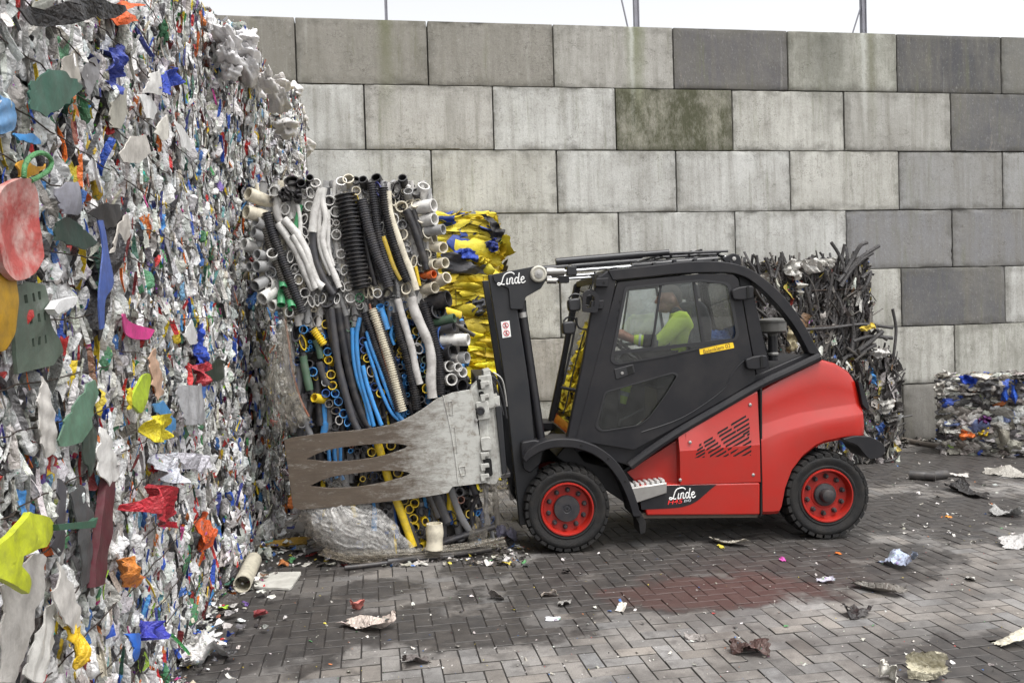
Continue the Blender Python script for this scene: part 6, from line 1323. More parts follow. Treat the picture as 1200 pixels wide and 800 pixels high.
    drape(lo, [(356,594),(366,612),(382,634),(398,651)], [(430,586),(450,602),(470,624),(492,646)], -.005, (232,230,226), 3, .10, .022, 7)
    drape(lo, [(352,594),(360,612),(374,636),(392,654)], [(404,590),(420,606),(444,628),(470,650)], .03, (214,210,204), 4, .10, .03, 5)
    drape(lo, [(346,592),(352,612),(364,634),(380,652)], [(372,592),(380,612),(392,634),(404,654)], .02, (112,104,94), 5, .07, .02, 4)
    drape(lo, [(382,560),(384,564),(384,570),(386,574)], [(400,556),(404,560),(410,568),(412,572)], .01, (190,186,178), 6, .01, .008, 3)
    drape(lo, [(560,564),(566,586),(560,610),(546,636)], [(590,562),(592,582),(578,604),(564,640)], .0, (146,140,130), 7, .06, .02, 5)
    drape(lo, [(576,562),(584,580),(588,600),(592,618)], [(596,562),(600,584),(602,604),(600,622)], .03, (84,80,76), 8, .04, .02, 4)
    drape(lo, [(396,646),(430,646),(500,643),(590,630)], [(398,657),(440,654),(510,651),(596,638)], -.02, (172,164,150), 9, .05, .015, 3)
    drape(lo, [(372,650),(400,658),(430,660),(460,656)], [(380,640),(404,648),(432,650),(462,648)], -.03, (160,148,130), 10, .02, .015, 3)
    fpatch('green_film', [(388,366),(420,362),(470,350),(480,352),(440,366),(400,372)], (50,54,50), lo, .08, crumple=.02, seed=14)
    for nm, o, pts in (('tie_wire', up, [(302,300),(350,296),(420,292),(500,286)]), ('tie_wire', lo, [(340,430),(400,428),(460,424),(520,420)])):
        pass
pipes()

# ---------------------------------------------------------------- crumpled film / foil bale of yellow sacks behind the mast
PAL_YEL = [(60, (212,192,48)), (14, (198,176,34)), (7, (46,72,150)), (7, (60,60,64)), (2, (52,110,70)), (2, (150,130,40)), (3, (90,92,98))]
def folded_bale(label, x0, x1, y0, y1, z0, z1, rng, pal, group, layers=9, bands=None, name='sack_bale', dens=1.0, mat_=None, nw=4, soft=False):
    o = empty(name, ((x0 + x1) / 2, (y0 + y1) / 2, z0)); tag(o, label, 'bale', group); ox, oy, oz = o.location
    MB().box((x0 - ox + .07, y0 - oy + .07, 0), (x1 - ox - .07, y1 - oy - .07, z1 - z0 - .05)).build('bale_core', CORE, o)
    mb = MB(); ex = []
    faces = [((x0 - ox, y0 - oy, 0), (1, 0, 0), (0, 0, 1), (0, -1, 0), x1 - x0, z1 - z0), ((x1 - ox, y0 - oy, 0), (0, 1, 0), (0, 0, 1), (1, 0, 0), y1 - y0, z1 - z0), ((x0 - ox, y0 - oy, z1 - z0), (1, 0, 0), (0, 1, 0), (0, 0, 1), x1 - x0, y1 - y0)]
    for k, (O, A, B, N, la, lb) in enumerate(faces):
        ar = la * lb
        if soft:
            face_scraps(mb, ex, O, A, B, N, la, lb, int(260 * ar), rng, pal, (.05, .13), (1.0, 2.4), .10, .35, False, .2, 0, 0, prt=0, pillow=2)
            face_scraps(mb, ex, O, A, B, N, la, lb, int(160 * ar), rng, pal, (.03, .08), (1.0, 2.4), .14, .6, False, .4, 0, 0, prt=0, pillow=2); continue
        face_scraps(mb, ex, O, A, B, N, la, lb, int(70 * ar * dens), rng, pal, (.18, .38), (2.6, 5), .07, .08, False, .1, .42, 0, 18, 8, prt=0, curl=.22, rag=.35)
        face_scraps(mb, ex, O, A, B, N, la, lb, int(90 * ar * dens), rng, pal, (.12, .30), (2.6, 5.5), .10, .10, False, .1, 0, 0, prt=0, pillow=True)
        face_scraps(mb, ex, O, A, B, N, la, lb, int(70 * ar * dens), rng, pal, (.08, .22), (2, 5), .09, .12, False, .25, .4, 0, 12, 6, prt=0, curl=.25, rag=.4)
        face_scraps(mb, ex, O, A, B, N, la, lb, int(70 * ar * dens), rng, pal, (.03, .08), (1, 3), .08, .4, False, .35, .4, 0, 6, 4, prt=0, rag=.7)
    w = mb.build('pressed_sacks', mat_ or SCRAP, o, smooth=True, sharp=70, col=True, extra=np.concatenate(ex), recalc=False); w['kind'] = 'stuff'
    wires(o, faces[:2], rng, nw, horiz=False, off=.06, r=.003)
    return o
def yellow():
    SC = scrap_material('sack_cloth', .58, .34, 0, .22, 12)
    rng = np.random.default_rng(12); Y = 9.2
    xr = onY(584, 330, Y)[0]; xl = xr - 1.25
    zs = [onY(560, y, Y)[2] for y in (258, 324, 391)]
    g = 'bales of yellow sacks behind the mast'
    top = folded_bale('top yellow bale with blue and black sheet ends, beside the mast head', xl, xr - .02, Y, 10.5, zs[1] + .01, zs[0], rng, PAL_YEL, g, mat_=SC)
    folded_bale('middle yellow bale with dark folds below the blue band', xl, xr, Y - .03, 10.5, zs[2] + .01, zs[1] - .01, rng, [(70, (214,190,40)), (16, (186,160,40)), (8, (62,62,66)), (4, (50,70,140))], g, mat_=SC)
    xr2 = xr + .55
    folded_bale('lower bright yellow bale, seen left of the mast and through the windscreen', xl, xr, Y - .06, 10.5, .95, zs[2] - .01, rng, [(80, (230,210,36)), (12, (200,176,40)), (4, (40,80,170))], g, mat_=SC)
    folded_bale('bottom yellow bale on the ground behind the clamp carriage', xl, xr, Y - .02, 10.5, .0, .94, rng, [(70, (220,200,40)), (16, (60,60,60)), (10, (40,80,170))], g, mat_=SC)
    for k, (pp, cl) in enumerate([([(562,251),(576,254),(584,262),(586,268),(592,270),(588,278),(582,286),(576,276),(573,262)], (34,34,38)), ([(568,284),(582,278),(584,294),(576,296),(570,290)], (44,60,130)), ([(532,292),(548,291),(560,296),(560,308),(548,304),(534,302)], (40,70,160)),
                              ([(518,296),(532,295),(546,306),(560,312),(572,308),(574,320),(556,322),(518,320)], (66,66,70)), ([(560,300),(572,302),(573,310),(562,309)], (210,190,50)), ([(554,352),(562,346),(572,352),(570,366),(560,372),(552,366)], (70,72,78))]):
        patch('folded_sheet', pp, cl, top, mapf=lambda x, y: onY(x, y, Y - .10), crumple=.04, bulge=.05, seed=120 + k, thick=.004, m=SC)
yellow()

# ---------------------------------------------------------------- hose bales and the far right bale
def hose_bale(label, x0, x1, y0, y1, z0, z1, rng, n, group, whites=120, pal=None, stray=10):
    o = empty('hose_bale', ((x0 + x1) / 2, (y0 + y1) / 2, z0)); tag(o, label, 'bale', group); ox, oy, oz = o.location
    MB().box((x0 - ox + .08, y0 - oy + .08, 0), (x1 - ox - .08, y1 - oy - .08, z1 - z0 - .08)).build('bale_core', CORE, o)
    mb = MB(); sx, sy, sz = x1 - x0, y1 - y0, z1 - z0
    for i in range(n):
        f = rng.choice([0, 0, 0, 0, 1, 3, 2]); L = rng.uniform(.12, .5); r = rng.uniform(.008, .022)
        if f == 0:
            c = np.array([rng.uniform(0, sx), rng.uniform(-.04, .07), rng.uniform(0, sz)]); a = rng.normal(0, .45) + (c[0] / sx - .4) * .7
            d = np.array([math.sin(a), rng.normal(0, .12), math.cos(a)])
        elif f == 3: c = np.array([rng.uniform(-.04, .07), rng.uniform(0, sy), rng.uniform(0, sz)]); a = rng.normal(0, .5); d = np.array([rng.normal(0, .15), math.sin(a), math.cos(a)])
        elif f == 1: c = np.array([sx + rng.uniform(-.07, .04), rng.uniform(0, sy), rng.uniform(0, sz)]); a = rng.normal(0, .5); d = np.array([rng.normal(0, .15), math.sin(a), math.cos(a)])
        else: c = np.array([rng.uniform(0, sx), rng.uniform(0, sy), sz - rng.uniform(-.02, .08)]); d = np.array([rng.normal(.2, .6), rng.normal(0, .6), abs(rng.normal(.15, .35))])
        d /= np.linalg.norm(d); s_ = np.cross(d, rng.normal(0, 1, 3)); s_ /= np.linalg.norm(s_); c = c - [ox - x0, oy - y0, 0]
        P = [c - d * L / 2, c + s_ * L * rng.normal(0, .10), c + d * L / 2]
        P = [np.array([p[0], p[1], max(p[2], .01)]) for p in P]
        g_ = rng.uniform(.6, 1.3); cl = np.array(lin(*[(62,60,60),(44,44,47),(84,80,76),(52,50,50)][rng.integers(4)])) * g_
        mb.tube(smoothpath(P, 3), r, 7, cl, squash=rng.uniform(.4, 1))
    w = mb.build('packed_hose', RUBBM, o, smooth=True, sharp=50, col=True, recalc=False); w['kind'] = 'stuff'
    mb = MB(); ex = []
    for O, A, B, N, la, lb in [((x0 - ox, y0 - oy, 0), (1, 0, 0), (0, 0, 1), (0, -1, 0), sx, sz), ((x1 - ox, y0 - oy, 0), (0, 1, 0), (0, 0, 1), (1, 0, 0), sy, sz), ((x0 - ox, y0 - oy, sz), (1, 0, 0), (0, 1, 0), (0, 0, 1), sx, sy)]:
        face_scraps(mb, ex, O, A, B, N, la, lb, int(whites * la * lb), rng, pal or [(40, (200,198,192)), (30, (150,146,140)), (60, (60,58,58)), (5, (60,100,170)), (5, (170,60,50)), (8, (120,90,60)), (6, (200,180,80))], (.03, .11), (1.2, 4), .10, .5, True, .4, .35, 0)
    w = mb.build('pressed_plastic', SCRAP, o, smooth=True, sharp=40, col=True, extra=np.concatenate(ex), recalc=False); w['kind'] = 'stuff'
    return o
RUBBM = scrap_material('hose_rubber', .5, .4, 0, .3)
def right_bales():
    rng = np.random.default_rng(31); g = 'bales of black hose against the wall'
    Y = 9.55
    xl, xr = onY(884, 350, Y)[0], onY(1018, 350, Y)[0]; z1, z0 = onY(950, 312, Y)[2], onY(950, 424, Y)[2]
    xl2 = xl - 1.0
    up = hose_bale('upper bale of bent black hoses with a strip of white film along its top', xl - .05, xr, Y, 10.62, z0 + .02, z1, rng, 1500, g, 130)
    xr2 = onY(1050, 480, Y - .15)[0]
    lo = hose_bale('lower dark bale of hoses and torn sheets, behind the red counterweight', xl - .1, xr2, Y - .15, 10.6, .0, z0, rng, 700, g, 420)
    # white film along the top of the upper one
    def yp(name, pix, col, parent, Yd, **k): return patch(name, pix, col, parent, mapf=lambda x, y: onY(x, y, Yd), **k)
    for k, pp in enumerate([[(918,312),(926,303),(938,308),(940,324),(934,326),(920,322)], [(936,306),(952,303),(966,308),(964,318),(948,321),(940,316)], [(960,304),(976,302),(977,312),(966,318)], [(932,324),(936,324),(939,334),(936,352),(933,340)]]):
        yp('white_film', pp, (208,206,200), up, Y - .06, crumple=.06, bulge=.05, seed=70 + k)
    for k, (pp, cl) in enumerate([([(956,420),(974,428),(980,438),(966,446),(955,436)], (200,198,190)), ([(1018,412),(1040,406),(1042,416),(1028,420)], (196,194,190)), ([(1006,384),(1024,378),(1026,384),(1010,388)], (214,186,60)), ([(1022,430),(1026,452),(1020,448)], (60,130,190)), ([(924,382),(936,378),(940,392),(930,412),(922,408)], (150,140,110)), ([(1030,470),(1046,466),(1050,476),(1036,486)], (180,178,172)), ([(1026,500),(1034,494),(1036,504),(1028,510)], (60,96,160)), ([(1034,486),(1050,480),(1052,494),(1040,500)], (70,68,66))]):
        yp('torn_sheet', pp, cl, lo, Y - .24, crumple=.03, bulge=.03, seed=80 + k)
    # stray hoses that stick out
    for pts, r, o in (([(982,330),(1000,310),(1014,298),(1030,288)], 2.2, up), ([(974,284),(982,296),(988,310),(990,330)], 1.8, up), ([(990,320),(1000,302),(1008,288),(1016,284)], 2.2, up), ([(985,336),(996,318),(1010,304),(1022,296)], 2.6, up), ([(1010,326),(1020,318),(1016,332),(1010,342)], 2, up), ([(896,302),(902,314),(904,330)], 1.6, up), ([(916,298),(912,312),(908,326)], 1.8, up), ([(876,306),(884,316),(888,330)], 1.6, up), ([(990,286),(987,300),(986,316)], 1.8, up), ([(960,304),(954,312)], 1.6, up),
                      ([(1046,362),(1050,385),(1048,410),(1044,436)], 1.6, lo), ([(976,436),(990,420),(1010,408),(1034,388)], 2.6, lo), ([(940,386),(975,384),(1010,380),(1046,384)], 1.8, lo), ([(1000,400),(1020,394),(1046,396)], 2, lo), ([(992,440),(1000,424),(1012,412),(1026,404)], 2, lo), ([(1036,518),(1044,530),(1052,538),(1062,546)], 2, lo), ([(1024,380),(1032,392),(1040,398)], 2.0, lo), ([(998,372),(1000,392),(998,412)], 2.4, lo)):
        P = [onY(x, y, Y - .10 + .02 * (i % 2)) for i, (x, y) in enumerate(pts)]; k = np.linalg.norm(P[0] - cC) * PPM
        pm = np.array(o.location); MB().tube(smoothpath([p - pm for p in P], 4) if len(P) > 2 else [p - pm for p in P], r * k, 8, lin(56,55,56)).build('hose', RUBBM, o, smooth=True, col=True)
    for zz in (.35, .72):
        MB().tube([(xl - up.location[0], Y - .05 - up.location[1], (z1 - z0) * zz), (xr - up.location[0] - .02, Y - .05 - up.location[1], (z1 - z0) * zz * 1.02)], .006, 6).build('tie_wire', WIRE, up)
    # mixed bale at the far right
    x0 = onY(1098, 480, 9.62)[0]
    PB = [(26, (205,203,198)), (28, (160,156,148)), (20, (122,116,108)), (12, (60,58,60)), (3, (40,80,180)), (.6, (100,40,120)), (.7, (206,180,50)), (.7, (200,110,50)), (.6, (150,180,80)), (.8, (150,50,56)), (4, (100,116,160))]
    z1 = onY(1130, 447, 9.62)[2]
    c_ = onG(1100, 531); x0 = c_[0]
    fb = folded_bale('knee high mixed bale of film and foil alone at the right by the wall', x0, x0 + 1.6, c_[1], c_[1] + .55, 0, z1, rng, PB, 'bales at the right', dens=1.9, nw=0, name='film_bale', soft=True)
    del fb['group']
    ro = Matrix.Translation(Vector((c_[0], c_[1], 0))) @ Matrix.Rotation(rad(-38), 4, 'Z') @ Matrix.Translation(Vector((-c_[0], -c_[1], 0))); fb.matrix_basis = ro @ fb.matrix_basis
    bpy.context.view_layer.update(); RN = np.array([math.sin(rad(-38)), -math.cos(rad(-38)), 0]) 
    def onR(x, y, off=.07):
        d = ray(x, y); p0 = np.array([c_[0], c_[1], 0]) + RN * off; return cC + d * ((p0 - cC) @ RN / (d @ RN))
    for k, (pp, cl) in enumerate([([(1122,441),(1132,438),(1146,444),(1144,450),(1128,449)], (26,74,190)), ([(1146,450),(1160,444),(1170,442),(1172,462),(1158,468),(1150,460)], (78,78,80)), ([(1134,440),(1150,446),(1164,440),(1156,438),(1142,438)], (206,200,190)), ([(1172,460),(1184,450),(1196,454),(1190,474),(1182,466),(1174,474)], (28,84,186)),
                              ([(1144,492),(1152,486),(1162,488),(1160,498),(1148,498)], (92,34,100)), ([(1146,506),(1158,500),(1164,506),(1158,510),(1146,510)], (224,190,20)), ([(1094,454),(1100,446),(1108,446),(1106,458),(1100,465)], (190,186,178)), ([(1104,432),(1107,433),(1117,439),(1114,441)], (220,218,212)), ([(1160,520),(1170,500),(1184,484),(1190,500),(1188,522),(1172,526)], (132,128,116)), ([(1122,508),(1128,502),(1142,508),(1146,512),(1136,512),(1128,516)], (220,110,40)), ([(1186,440),(1200,438),(1204,446),(1188,448)], (50,48,46)), ([(1100,500),(1106,492),(1110,504),(1108,512)], (200,198,190))]):
        patch('film_fold', pp, cl, fb, mapf=onR, crumple=.05, bulge=.04, seed=90 + k, thick=.003)
right_bales()

# ---------------------------------------------------------------- posts above the wall
def posts():
    m = mat('galvanised_post', (.22, .22, .25), .5, metal=.3, noise=.3)
    for i, (xb, xt, stay, lab) in enumerate(((453, 453.5, None, 'thin grey steel post above the wall, leftmost'), (746, 745, (739, 734), 'grey steel post with a thin stay above the wall, middle'), (1012, 1010, (994, 1004), 'grey steel post with a slanting stay above the wall, rightmost'))):
        y0 = np.interp(xb, [347, 647, 1050, 1169], [28, 30, 43, 48]); b = onY(xb, y0 + 1, YW + .45); b[2] = 5.6; tp = onY(xt, y0, YW + .45); top = np.array([b[0] + (tp[0] - b[0]), b[1], 7.4])
        o = empty('steel_post', tuple(b)); tag(o, lab, 'post', 'steel posts standing above the wall')
        w = .055 if i else .03
        mb = MB(); mb.box((-w * .5, -.02, -.6), (w * .5, .02, 1.9)); mb.box((-w * .62, -.035, -.6), (-w * .4, .035, 1.9)); mb.box((w * .4, -.035, -.6), (w * .62, .035, 1.9)); mb.build('post_profile', m, o)
        if stay:
            s0 = onY(stay[0], y0 + 1, YW + .45); s1 = onY(stay[1], 12, YW + .45); d = (s1 - s0); d /= d[2] if abs(d[2]) > .01 else 1
            MB().tube([(s0[0] - b[0], 0, -.05), (s0[0] - b[0] + d[0] * (1.2), 0, 1.15)] if i == 1 else [(s0[0] - b[0], 0, -.05), (-.02, 0, .55)], .012, 6).build('stay', m, o)
posts()

# ---------------------------------------------------------------- driver
def skinned(name, joints, edges, radii, root, m, sub=2, parent=None, remesh=0):
    me = bpy.data.meshes.new(name); me.from_pydata([tuple(j) for j in joints], edges, []); me.update()
    o = bpy.data.objects.new(name, me); COL.objects.link(o)
    sk = o.modifiers.new('s', 'SKIN'); 
    for i, v in enumerate(me.skin_vertices[0].data): v.radius = radii[i] if np.ndim(radii[i]) else (radii[i], radii[i]); v.use_root = (i == root)
    o.modifiers.new('d', 'SUBSURF').levels = sub; o.modifiers['d'].render_levels = sub
    bpy.context.view_layer.update(); dg = bpy.context.evaluated_depsgraph_get(); nm = bpy.data.meshes.new_from_object(o.evaluated_get(dg)); bpy.data.objects.remove(o)
    nm.name = name; nm.materials.clear(); nm.materials.append(m); nm.polygons.foreach_set('use_smooth', [True] * len(nm.polygons))
    o = bpy.data.objects.new(name, nm); COL.objects.link(o)
    if parent: o.parent = parent
    return o
def driver():
    SKIN = mat('skin', (.30, .155, .105), .55, noise=.3, ncol=(.26, .11, .08)); HV = mat('hi_vis_cloth', (.72, .92, .10), .6, bump=.25, bscale=40, noise=.2, ncol=(.20, .42, .05)); NAVY = mat('dark_cloth', (.022, .022, .028), .8, bump=.2, bscale=50)
    REFL = mat('reflective_band', (.55, .57, .56), .35); HAIR = mat('dark_hair', (.035, .024, .018), .8, bump=.6, bscale=150)
    tc_ = .62
    def q(x, y, t=tc_): return FP(x, y, t)
    hip, waist, chest, neck0 = q(806, 426), q(806, 408), q(799, 384), q(793, 367)
    neck1, skull, crown = q(789, 360), q(782, 352), q(781, 346)
    shn, shf = q(798, 374, .43), q(798, 374, .81)
    eln, elf = q(775, 401, .40), q(772, 402, .84)
    wrn, wrf = q(741, 398, .46), q(741, 397, .76)
    hnn, hnf = q(731, 394, .48), q(731, 392, .74)
    hpn, hpf = q(804, 428, .52), q(804, 428, .72)
    knn, knf = q(734, 436, .46), q(734, 436, .76)
    ann, anf = q(716, 498, .46), q(716, 498, .76)
    ftn, ftf = ann + [-.14, 0, -.03], anf + [-.14, 0, -.03]
    J = [hip, waist, chest, neck0, neck1, skull, shn, shf, eln, elf, wrn, wrf, hpn, hpf, knn, knf, ann, anf, ftn, ftf]
    E = [(0,1),(1,2),(2,3),(3,4),(4,5),(2,6),(2,7),(6,8),(7,9),(8,10),(9,11),(0,12),(0,13),(12,14),(13,15),(14,16),(15,17),(16,18),(17,19)]
    Rr = [.12,.115,.12,.06,.052,.06,.055,.055,.042,.042,.028,.028,.085,.085,.058,.058,.038,.038,.034,.03]
    body = skinned('person', J, E, Rr, 0, SKIN)
    # head, ears and hands are welded on to the same surface by a voxel remesh
    bm = bmesh.new(); bm.from_mesh(body.data)
    hc = q(783.5, 351); fwd = np.array([-1, 0, 0.])
    def ell(c, r, n=16):
        r_ = bmesh.ops.create_icosphere(bm, subdivisions=3, radius=1)
        for v in r_['verts']: v.co = Vector((c[0] + v.co.x * r[0], c[1] + v.co.y * r[1], c[2] + v.co.z * r[2]))
        return r_['verts']
    vs = ell(hc + [.01, 0, .015], (.100, .078, .108))
    ell(hc + [-.030, 0, -.055], (.062, .056, .062))            # jaw
    ell(hc + [-.088, 0, -.085], (.020, .024, .018))            # chin
    ell(hc + [-.100, 0, -.012], (.024, .014, .022)); ell(hc + [-.112, 0, -.022], (.016, .014, .012))   # nose
    ell(hc + [-.088, 0, .020], (.018, .050, .012))             # brow
    for s_ in (-1, 1):
        ell(hc + [.015, s_ * .080, -.012], (.020, .010, .032))  # ear
        ell(hc + [-.080, s_ * .032, .002], (.014, .015, .010))  # eye
    ell(hc + [-.094, 0, -.052], (.012, .026, .007)); ell(hc + [-.092, 0, -.064], (.012, .024, .007))   # lips
    def limb(a, b, r0, r1, k=7):
        for i in range(k):
            u = i / (k - 1); c = a * (1 - u) + b * u; r = r0 * (1 - u) + r1 * u; ell(c, (r, r, r))
    for h, w, sg in ((hnn, wrn, 1), (hnf, wrf, -1)):
        d = h - w; d /= np.linalg.norm(d); sd = np.array([0, sg, 0.]); up = np.cross(d, sd); up = up if up[2] > 0 else -up
        limb(w, h + d * .03, .030, .036)
        for i, (o_, L) in enumerate(((-.030, .060), (-.010, .070), (.010, .066), (.030, .052))):
            a = h + d * .05 + sd * o_; b = a + d * L * .55 - up * .004; c = b - up * L * .55 - d * .006; limb(a, b, .0105, .0095, 6); limb(b, c, .0095, .008, 6)
        a = h + sd * .034 + up * .01; b = a + sd * .014 + d * .04; c = b + d * .018 - up * .018; limb(a, b, .012, .010, 5); limb(b, c, .010, .009, 4)
    bm.to_mesh(body.data); bm.free()
    rm = body.modifiers.new('r', 'REMESH'); rm.mode = 'VOXEL'; rm.voxel_size = .0065; rm.use_smooth_shade = True
    sm = body.modifiers.new('sm', 'SMOOTH'); sm.iterations = 3; sm.factor = .5
    body.location = tuple(FO); body.rotation_euler = (0, 0, FANG)
    tag(body, 'driver in a lime hi-vis jacket, seated in the cab holding the steering wheel', 'person')
    # clothes follow the same joints, a little fuller
    jk = skinned('jacket', [J[0] + [0, 0, .03], J[1], J[2], J[3] + [0.004, 0, -.015], J[6], J[7], J[8], J[9], wrn, wrf], [(0,1),(1,2),(2,3),(2,4),(2,5),(4,6),(5,7),(6,8),(7,9)], [.150,.150,.150,.082,.085,.085,.062,.062,.044,.044], 0, HV, parent=body)
    # navy hem, cuffs and yoke; reflective bands round chest and sleeves
    def band(a, b, u0, u1, r, m_, nm, sq=1.0):
        p0, p1 = a + (b - a) * u0, a + (b - a) * u1; MB().tube([p0, (p0 + p1) / 2, p1], r, 20, squash=sq).build(nm, m_, jk, smooth=True)
    for e, w in ((eln, wrn), (elf, wrf)):
        band(e, w, .10, .62, .056, NAVY, 'sleeve_panel'); band(e, w, .70, .78, .0535, REFL, 'reflective_band')
    MB().tube(smoothpath([q(800, 372, .50), q(793, 363, .54), q(788, 366, .62), q(793, 363, .70), q(800, 372, .74)], 4), .026, 10).build('collar', NAVY, jk, smooth=True)
    MB().tube([q(806.5, 414), q(807, 422)], .170, 20, squash=1.0).build('jacket_hem', NAVY, jk, smooth=True)
    tr = skinned('trousers', [J[0], J[12], J[13], J[14], J[15], J[16] + [0,0,.04], J[17] + [0,0,.04]], [(0,1),(0,2),(1,3),(2,4),(3,5),(4,6)], [.135,.108,.108,.078,.078,.060,.060], 0, NAVY, parent=body)
    for k_, a_ in ((knn, ann), (knf, anf)):
        for u0, u1, m_ in ((.18, .34, HV), (.42, .56, HV), (.34, .42, REFL)):
            p0, p1 = k_ + (a_ - k_) * u0, k_ + (a_ - k_) * u1; MB().tube([p0, p1], .080 - .02 * u0, 16).build('leg_band', m_, tr, smooth=True)
    for a_, f_ in ((ann, ftn), (anf, ftf)):
        MB().tube(smoothpath([a_ + [.03, 0, .03], a_ + [.02, 0, -.03], a_ + [-.06, 0, -.045], f_ + [-.03, 0, -.03]], 3), [.055] * 4 + [.05] * 3 + [.046] * 2 + [.035], 12).build('boot', NAVY, tr, smooth=True)
    # hair: cap of short hair over skull and nape
    mb = MB(); rows = []
    for i in range(13):
        th = PI * .5 * i / 9; row = []
        for j in range(25):
            ph = 2 * PI * j / 24; back = max(0, math.cos(ph)); lim = .50 + .62 * back
            a_ = min(th, PI * .5 * lim * 1.5); row.append(hc + np.array([.016, 0, .018]) + np.array([math.sin(a_) * math.cos(ph) * .106, math.sin(a_) * math.sin(ph) * .083, math.cos(a_) * .115]))
        rows.append(row)
    mb.grid(rows); mb.build('hair', HAIR, body, smooth=True, sharp=0)
    for s_ in (-1, 1):
        bm = bmesh.new(); bmesh.ops.create_icosphere(bm, subdivisions=2, radius=.008); me = bpy.data.meshes.new('eye')
        for v in bm.verts: v.co += Vector(hc + [-.092, s_ * .032, .002])
        bm.to_mesh(me); bm.free(); me.materials.append(HOLE); o = bpy.data.objects.new('eye', me); COL.objects.link(o); o.parent = body
driver()
def blue_cloth():
    rng = np.random.default_rng(7); mb = MB(); ex = []
    c = FP(842, 392, .62); scraps(mb, ex, np.array([c]), np.array([[0, -1, .5]]), np.array([[1, 0, .1]]), np.array([.10]), np.array([.06]), np.array([lin(70, 120, 200)]), rng, .8, 14, 10, .003, 0)
    o = mb.build('blue_cloth', SCRAP, None, smooth=True, col=True, extra=np.concatenate(ex)); o.location = tuple(FO); o.rotation_euler = (0, 0, FANG)
    tag(o, 'crumpled blue cloth lying behind the seat, seen through the rear door glass', 'cloth')
    b = FP(842, 408, .62); MB().box((b[0] - .13, .40, b[2] - .25), (b[0] + .14, .95, b[2] + .055)).build('storage_box', FAB, bpy.data.objects['cab'], bevel=.01)
blue_cloth()

# ---------------------------------------------------------------- things lying on the paving
def lay(name, label, cat, x, y, hl, hw, col, seed, crumple=.5, lift=.0, ang=None, prt=0, thick=.0015, tilt=.15, curl=.22, group=None, nu=20, nv=14, m=None):
    rng = np.random.default_rng(seed); c = onG(x, y); a = rng.uniform(0, PI) if ang is None else ang
    mb = MB(); ex = []
    scraps(mb, ex, np.zeros((1, 3)), np.array([[rng.normal(0, tilt), rng.normal(0, tilt), 1]]), np.array([[math.cos(a), math.sin(a), 0]]), np.array([hl]), np.array([hw]), np.array([lin(*col)]), rng, crumple, nu, nv, thick, prt, curl, .45)
    V = mb.v[0]; V[:, 2] -= np.percentile(V[:, 2], 6); V[:, 2] = np.maximum(V[:, 2], .001) + .002 + lift
    o = mb.build(name, m or SCRAP, None, smooth=True, sharp=45, col=True, extra=np.concatenate(ex)); o.location = (c[0], c[1], 0)
    tag(o, label, cat, group); return o
